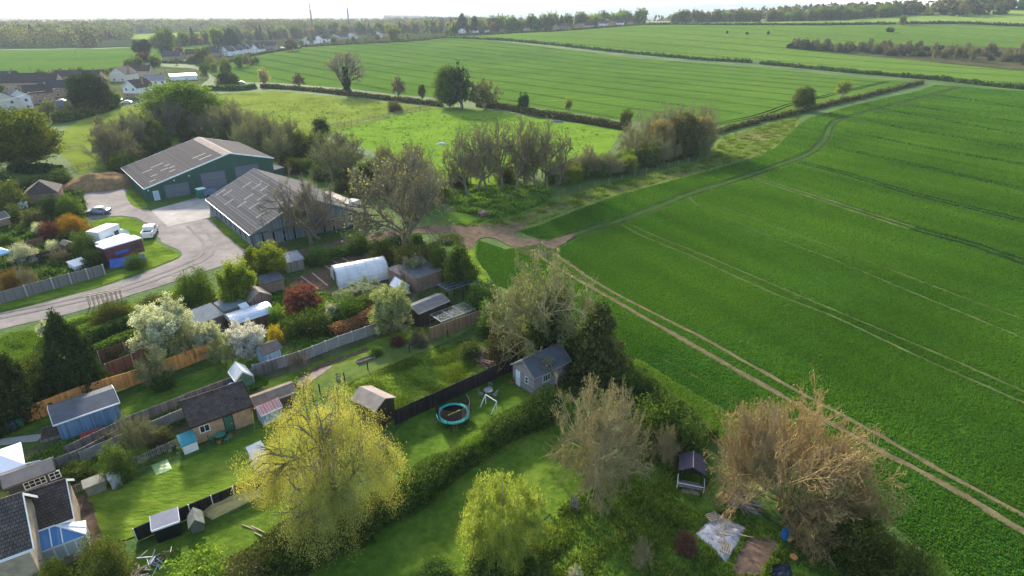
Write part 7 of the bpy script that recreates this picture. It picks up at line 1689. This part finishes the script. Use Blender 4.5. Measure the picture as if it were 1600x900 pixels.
hedge('hedge', 'hedge running up to the field corner past the pale tree', [(1180, 190), (1215, 184), (1250, 176), (1300, 163), (1345, 153), (1390, 142), (1440, 130)], 2.2, 1.8, L_hedgeb, 16, 1.1, None, .3)
hedge('hedge', 'long dark hedge dividing the middle field from the upper field', [(700, 60), (780, 63), (860, 70), (930, 78), (1000, 85), (1100, 94), (1175, 98)], 2.4, 2.3, L_hedge, 17, 1.0, None, .25)
hedge('hedge', 'long dark hedge from the middle hedge to the right edge', [(1187, 100), (1250, 106), (1330, 114), (1400, 120), (1470, 126), (1540, 134), (1620, 142), (1720, 152)], 2.6, 2.5, L_hedge, 18, 1.1, None, .25)
hedge('hedge', 'far hedge below the pale hill field', [(1000, 39), (1100, 39.5), (1200, 39.5), (1300, 39), (1400, 37.5)], 3.0, 2.6, L_hedge, 19, 1.0, None, .2)
hedge('hedge', 'far hedge below the pale hill field, right part', [(1414, 37.5), (1500, 37), (1560, 39.5), (1620, 42), (1700, 46)], 3.0, 2.8, L_hedge, 20, 1.0, None, .2)
hedge('hedge', 'hedge in front of the village at the field head', [(470, 74), (560, 69), (640, 65), (700, 59)], 3.0, 2.2, L_hedgeb, 21, 1.0, None, .3)
hedge('hedge', 'hedge in front of the ridge houses', [(700, 56), (780, 53), (860, 50), (930, 45), (1000, 40)], 3.0, 2.2, L_hedge, 22, 1.0, None, .3)
hedge('hedge', 'hedge along the lane left of the middle field', [(325, 109), (360, 97), (400, 87), (440, 80), (470, 76)], 2.4, 2.0, L_hedgeb, 23, 1.0, None, .15)
hedge('hedge', 'clipped hedge behind the chestnut by the lane', [(320, 141), (345, 141), (375, 141), (400, 138)], 2.2, 2.6, L_hedge, 24, 1.0, None, .12)
hedge('hedge', 'dark hedge below the left village houses', [(88, 192), (120, 186), (150, 178), (178, 168)], 4.0, 3.4, L_hedge, 25, 1.1, None, .3)
hedge('hedge', 'hedge on the far side of the left field', [(240, 98), (300, 99), (325, 96)], 2.4, 2.4, L_hedge, 26, 1.0, None, .2)
hedge('hedge', 'hedge along the left field at the village houses', [(-20, 128), (60, 124), (130, 117), (200, 107)], 2.4, 1.8, L_hedgeb, 27, 1.0, None, .3)
hedge('hedge', 'dark hedge beside the grass pen', [(20, 268), (60, 270), (100, 268)], 3.0, 2.0, L_dark, 28, 1.1, None, .3)
hedge('hedge', 'overgrown edge between field corner and gardens', [(745, 470), (768, 486), (795, 505), (830, 530)], 2.6, 1.6, L_lime, 29, .9, .14, .5)

# ------------------------------------------------------------------ far woods: many crowns in one mass
def wood(name, label, polys, n, hr, mat_cols, seed, leaf=1.0, per=70):
    rg = np.random.default_rng(seed); rd = random.Random(seed); pts = []
    for (quad, k) in polys:
        A, B, C_, D = [G(*p) for p in quad]; m = int(n * k); u = rg.random(m); v = rg.random(m)
        for i in range(m):
            p = (A * (1 - u[i]) + B * u[i]) * (1 - v[i]) + (D * (1 - u[i]) + C_ * u[i]) * v[i]; pts.append((p.x, p.y))
    pts = np.array(pts); N = len(pts); hh = hr[0] + (hr[1] - hr[0]) * rg.random(N) ** 1.6; rr = hh * rg.uniform(.32, .5, N); hue = rg.random(N)
    d = rnd_dirs(rg, N * per); idx = np.repeat(np.arange(N), per)
    rad = (.75 + .3 * rg.random(N * per)); P = np.stack([pts[idx, 0] + d[:, 0] * rr[idx] * rad, pts[idx, 1] + d[:, 1] * rr[idx] * rad, H(pts[idx, 0], pts[idx, 1]) + hh[idx] * .52 + d[:, 2] * hh[idx] * .48 * rad], 1)
    V, Q, va = leaf_quads(rg, P, leaf, .75 * hue[idx] + .25 * rg.random(N * per))
    o = link(name, np_mesh(name, V, Q, va), None, leafmat(name + '_leaves', *mat_cols, .3)); return tag(o, label, None, None, 'stuff')
wood('woodland', 'hazy mixed woodland filling the upper left skyline', [(((-260, 76), (150, 74), (150, 44), (-260, 44)), .45), (((120, 66), (205, 62), (205, 46), (120, 46)), .10), (((150, 52), (520, 49), (520, 41), (150, 41)), .45)], 4200, (13, 24), ((.028, .032, .018), (.15, .15, .06)), 41, 1.7, 56)
wood('woodland', 'hazy woodland beyond the middle village', [(((480, 50), (760, 44), (760, 36), (480, 40)), .6), (((380, 56), (480, 53), (480, 44), (380, 46)), .4)], 1500, (14, 24), ((.04, .05, .020), (.14, .155, .05)), 42, 1.7, 56)
wood('woodland', 'distant woodland in the valley', [(((600, 34), (1500, 27), (1600, 23), (600, 25)), 1)], 1600, (12, 20), ((.03, .045, .02), (.09, .11, .04)), 43, 4.5, 16)

# ------------------------------------------------------------------ rough growth as geometry
def tufts(name, label, pix, n, size, mat, seed, hgt=1.0, avoid=(), clump=0.0):
    rg = np.random.default_rng(seed); poly = [tuple(G(*p)[:2]) for p in pix]; av = [[tuple(G(*p)[:2]) for p in a] for a in avoid]
    A = np.array(poly); lo, hi = A.min(0), A.max(0); out = []
    while len(out) < n:
        c = lo + (hi - lo) * rg.random(2)
        if in_poly(c, poly) and not any(in_poly(c, a) for a in av):
            if clump:
                f = math.sin(c[0] * .9 + 1.3 * math.sin(c[1] * .7)) * math.sin(c[1] * .8 + 1.1 * math.sin(c[0] * .6))
                if rg.random() > .25 + clump * max(0, f + .3): continue
            out.append((c[0], c[1], f if clump else 0.0))
    out = np.array(out); k = 5; idx = np.repeat(np.arange(n), k); m = n * k; s = size * (.5 + rg.random(m)) * (1 + (np.maximum(0, out[idx, 2]) if clump else 0))
    a = rg.random(m) * 6.283; lean = rg.random(m) * .7; bx = out[idx, 0] + rg.normal(size=m) * size * .35; by = out[idx, 1] + rg.normal(size=m) * size * .35; bz = H(bx, by)
    dx, dy = np.cos(a), np.sin(a); w = s * .17
    V = np.stack([np.stack([bx - dy * w, by + dx * w, bz], 1), np.stack([bx + dy * w, by - dx * w, bz], 1), np.stack([bx + dx * lean * s + dy * w * .3, by + dy * lean * s - dx * w * .3, bz + s * hgt], 1), np.stack([bx + dx * lean * s - dy * w * .6, by + dy * lean * s + dx * w * .6, bz + s * hgt * .8], 1)], 1).reshape(-1, 3)
    Q = np.arange(4 * m).reshape(-1, 4); var = np.repeat(.5 * rg.random(n)[idx] + .5 * rg.random(m), 4)
    return tag(link(name, np_mesh(name, V, Q, var), None, mat), label, None, None, 'stuff')
L_weed = leafmat('weeds', (.055, .11, .02), (.19, .27, .045), .4); L_crop = leafmat('crop_blades', (.034, .104, .012), (.092, .188, .021), .40, .0); L_tuss = leafmat('tussock', (.06, .11, .016), (.16, .23, .035), .4)
tufts('weeds', 'weedy growth over the lower right paddock', [(862, 806), (900, 780), (985, 705), (1060, 700), (1110, 745), (1090, 800), (1160, 800), (1260, 860), (1340, 905), (1300, 960), (760, 960), (830, 850)], 17000, .21, L_weed, 51, .8, avoid=([(1119, 802), (1168, 826), (1134, 880), (1087, 834)], [(1062, 755), (1100, 762), (1098, 740), (1060, 740)], [(1145, 900), (1165, 842), (1216, 850), (1190, 905)], [(1205, 885), (1232, 878), (1240, 905), (1200, 910)]), clump=1.0)
tufts('weeds', 'nettles on the bank between trees and the dirt junction', [(690, 292), (712, 330), (780, 342), (835, 322), (860, 305), (840, 290), (780, 296)], 9000, .55, L_weed, 52, .8, clump=.5)
tufts('meadow_grass', 'longer grass on the meadow lawn', [(545, 600), (600, 575), (690, 540), (740, 530), (780, 552), (800, 573), (715, 608), (625, 652), (590, 640), (520, 640)], 15000, .13, L_tuss, 53, .8, clump=1.0)
tufts('paddock_tussocks', 'dark tussocks over the two paddocks', [(200, 190), (330, 160), (545, 156), (820, 188), (940, 206), (900, 245), (720, 280), (640, 240), (540, 212), (300, 205)], 2600, .42, L_weed, 54, .5, clump=1.4)
tufts('bank_grass', 'rough grass below the access track', [(0, 530), (100, 508), (180, 488), (300, 450), (330, 455), (240, 490), (140, 530), (60, 560), (0, 580)], 12000, .28, L_tuss, 55, .8, clump=.8)
tufts('margin_grass', 'rough grass on the field margin', [(960, 560), (1000, 565), (1120, 640), (1230, 705), (1200, 715), (1100, 680), (1040, 630), (990, 590)], 7000, .28, L_tuss, 61, .8)
tufts('margin_grass', 'rough grass along the field verge', [(700, 352), (800, 338), (850, 318), (930, 292), (1010, 272), (1105, 248), (1130, 215), (1250, 182), (1240, 200), (1200, 238), (1060, 278), (960, 302), (850, 345), (805, 358)], 9000, .26, L_tuss, 62, .7, clump=1.0)
tufts('bed_plants', 'low plants in the garden beds', [(395, 470), (440, 455), (520, 460), (640, 470), (640, 490), (560, 520), (470, 556), (440, 500)], 7000, .3, L_weed, 56, .8, clump=.6)
tufts('bed_plants', 'low plants between the shed gardens', [(0, 740), (80, 700), (200, 660), (300, 620), (400, 585), (420, 600), (330, 640), (200, 700), (100, 745), (20, 775)], 7000, .26, L_weed, 57, .8, clump=.8)
tufts('bed_plants', 'undergrowth in the upper left gardens', [(0, 300), (60, 290), (128, 300), (135, 345), (140, 380), (150, 420), (0, 460)], 9000, .5, L_hedge, 58, .8, clump=.6)
def crop(name, label, pix, n, seed, gaps):
    """wheat blades in drilled rows on the nearer part of the field"""
    rg = np.random.default_rng(seed); poly = [tuple(G(*p)[:2]) for p in pix]; A = np.array(poly); lo, hi = A.min(0), A.max(0)
    ax = -drill_rot; ca, sa = math.cos(ax), math.sin(ax)
    segs = []
    for L, wd in gaps:
        Q_ = catmull([p if isinstance(p, Vector) else G(*p) for p in L], 3); segs += [(np.array(a[:2]), np.array(b[:2]), wd) for a, b in zip(Q_, Q_[1:])]
    c = lo + (hi - lo) * rg.random((n * 26, 2)); DD = np.hypot(c[:, 0], c[:, 1]); c = c[(rg.random(len(c)) < np.minimum(1, (88 / DD) ** 2)) & (np.abs(c[:, 0]) < 1.0 * c[:, 1] + 20)]; v = -c[:, 0] * sa + c[:, 1] * ca; u = c[:, 0] * ca + c[:, 1] * sa
    v = np.where(np.hypot(c[:, 0], c[:, 1]) < 130, np.round(v / .32) * .32, v) + rg.normal(size=len(v)) * .05; c = np.stack([u * ca - v * sa, u * sa + v * ca], 1)
    X, Y = c[:, 0], c[:, 1]; ins = np.zeros(len(c), bool); thin = rg.random(len(c)) < .84 + .3 * np.sin(X * .13 + 2 * np.sin(Y * .07)) * np.sin(Y * .16 + 1.5 * np.sin(X * .05)); m = len(poly)
    for i in range(m):
        x0, y0 = poly[i]; x1, y1 = poly[(i + 1) % m]; cr = ((y0 > Y) != (y1 > Y)) & (X < (x1 - x0) * (Y - y0) / (y1 - y0 + 1e-9) + x0); ins ^= cr
    for a, b, wd in segs:
        d = b - a; t = np.clip(((c - a) @ d) / (d @ d + 1e-9), 0, 1); q = a + t[:, None] * d; ins &= np.hypot(*(c - q).T) > wd * (.8 + .4 * rg.random(len(c)))
    c = c[ins & thin][:n]; n = len(c); k = 2; idx = np.repeat(np.arange(n), k); mm = n * k; D = np.hypot(c[idx, 0], c[idx, 1]); sz = np.maximum(1, D / 95); s = .17 * (.6 + .7 * rg.random(mm)) * np.minimum(sz, 2.2); w = .042 * sz
    a = rg.random(mm) * 6.283; dx, dy = np.cos(a), np.sin(a); bx = c[idx, 0] + rg.normal(size=mm) * .04; by = c[idx, 1] + rg.normal(size=mm) * .04; z = np.zeros(mm); ln = rg.random(mm) * .6
    V = np.stack([np.stack([bx - dy * w, by + dx * w, z], 1), np.stack([bx + dy * w, by - dx * w, z], 1), np.stack([bx + dx * ln * s + dy * w * .5, by + dy * ln * s - dx * w * .5, z + s], 1), np.stack([bx + dx * ln * s - dy * w, by + dy * ln * s + dx * w, z + s * .8], 1)], 1).reshape(-1, 3)
    big = .5 + .5 * np.sin(c[:, 0] * .11 + 2 * np.sin(c[:, 1] * .05)) * np.sin(c[:, 1] * .09 + c[:, 0] * .03)
    u_ = (c[:, 0] * ca + c[:, 1] * sa); v_ = (-c[:, 0] * sa + c[:, 1] * ca); streak = .5 + .5 * np.sin(v_ * .55 + 2.2 * np.sin(u_ * .03 + v_ * .11)) * np.sin(u_ * .045 + v_ * .21)
    var = np.repeat(.32 * big[idx] + .22 * streak[idx] + .46 * rg.random(mm), 4)
    return tag(link(name, np_mesh(name, V, np.arange(4 * mm).reshape(-1, 4), var), None, L_crop), label, None, None, 'stuff')
GAPS = [(HEAD, 1.35)] + [(L, .7) for L in PAIRS] + [([(830, 392), (870, 418), (925, 450), (1060, 527), (1200, 607), (1290, 658), (1372, 703), (1475, 757), (1600, 832), (1720, 902)], .38), ([(868, 398), (945, 450), (1087, 523), (1200, 586), (1290, 636), (1365, 676), (1450, 725), (1600, 806), (1720, 872)], .30),
        ([(972, 352), (1012, 373), (1075, 398), (1200, 455), (1300, 494), (1412, 547), (1500, 586), (1600, 630), (1720, 684)], .26), ([(990, 353), (1025, 369), (1100, 399), (1220, 450), (1375, 515), (1475, 557), (1600, 612), (1720, 664)], .26),
        ([(1077, 308), (1092, 322), (1150, 346), (1200, 368), (1300, 405), (1420, 455), (1525, 498), (1660, 553)], .24), ([(1106, 316), (1150, 331), (1210, 354), (1300, 386), (1465, 450), (1600, 500), (1680, 532)], .24)]
crop('wheat_blades', 'standing wheat over the right field', MAINF[:14] + [(1760, 160), (1900, 300), (1900, 1040), (1700, 1055), (1500, 905), (1360, 790), (1200, 690), (1110, 640), (985, 562), (900, 505), (835, 462), (775, 446), (742, 402), (748, 376), (790, 390), (860, 380)], 500000, 61, GAPS)

# ------------------------------------------------------------------ air
def haze():
    m = bpy.data.materials.new('haze'); m.use_nodes = True; n = m.node_tree; n.nodes.clear(); out = n.nodes.new("ShaderNodeOutputMaterial")
    v = n.nodes.new("ShaderNodeVolumePrincipled"); v.inputs['Color'].default_value = (.58, .66, .80, 1); v.inputs['Density'].default_value = HAZE; v.inputs['Anisotropy'].default_value = .25
    n.links.new(v.outputs[0], out.inputs['Volume'])
    o = MB().box(-21000, 21000, -21000, 21000, -260, 215).build('haze', m); tag(o, 'thin pale haze over the whole landscape', None, None, 'stuff')
HAZE = .00011
haze()
for o in C.objects:
    if 'k' in o.keys(): del o['k']
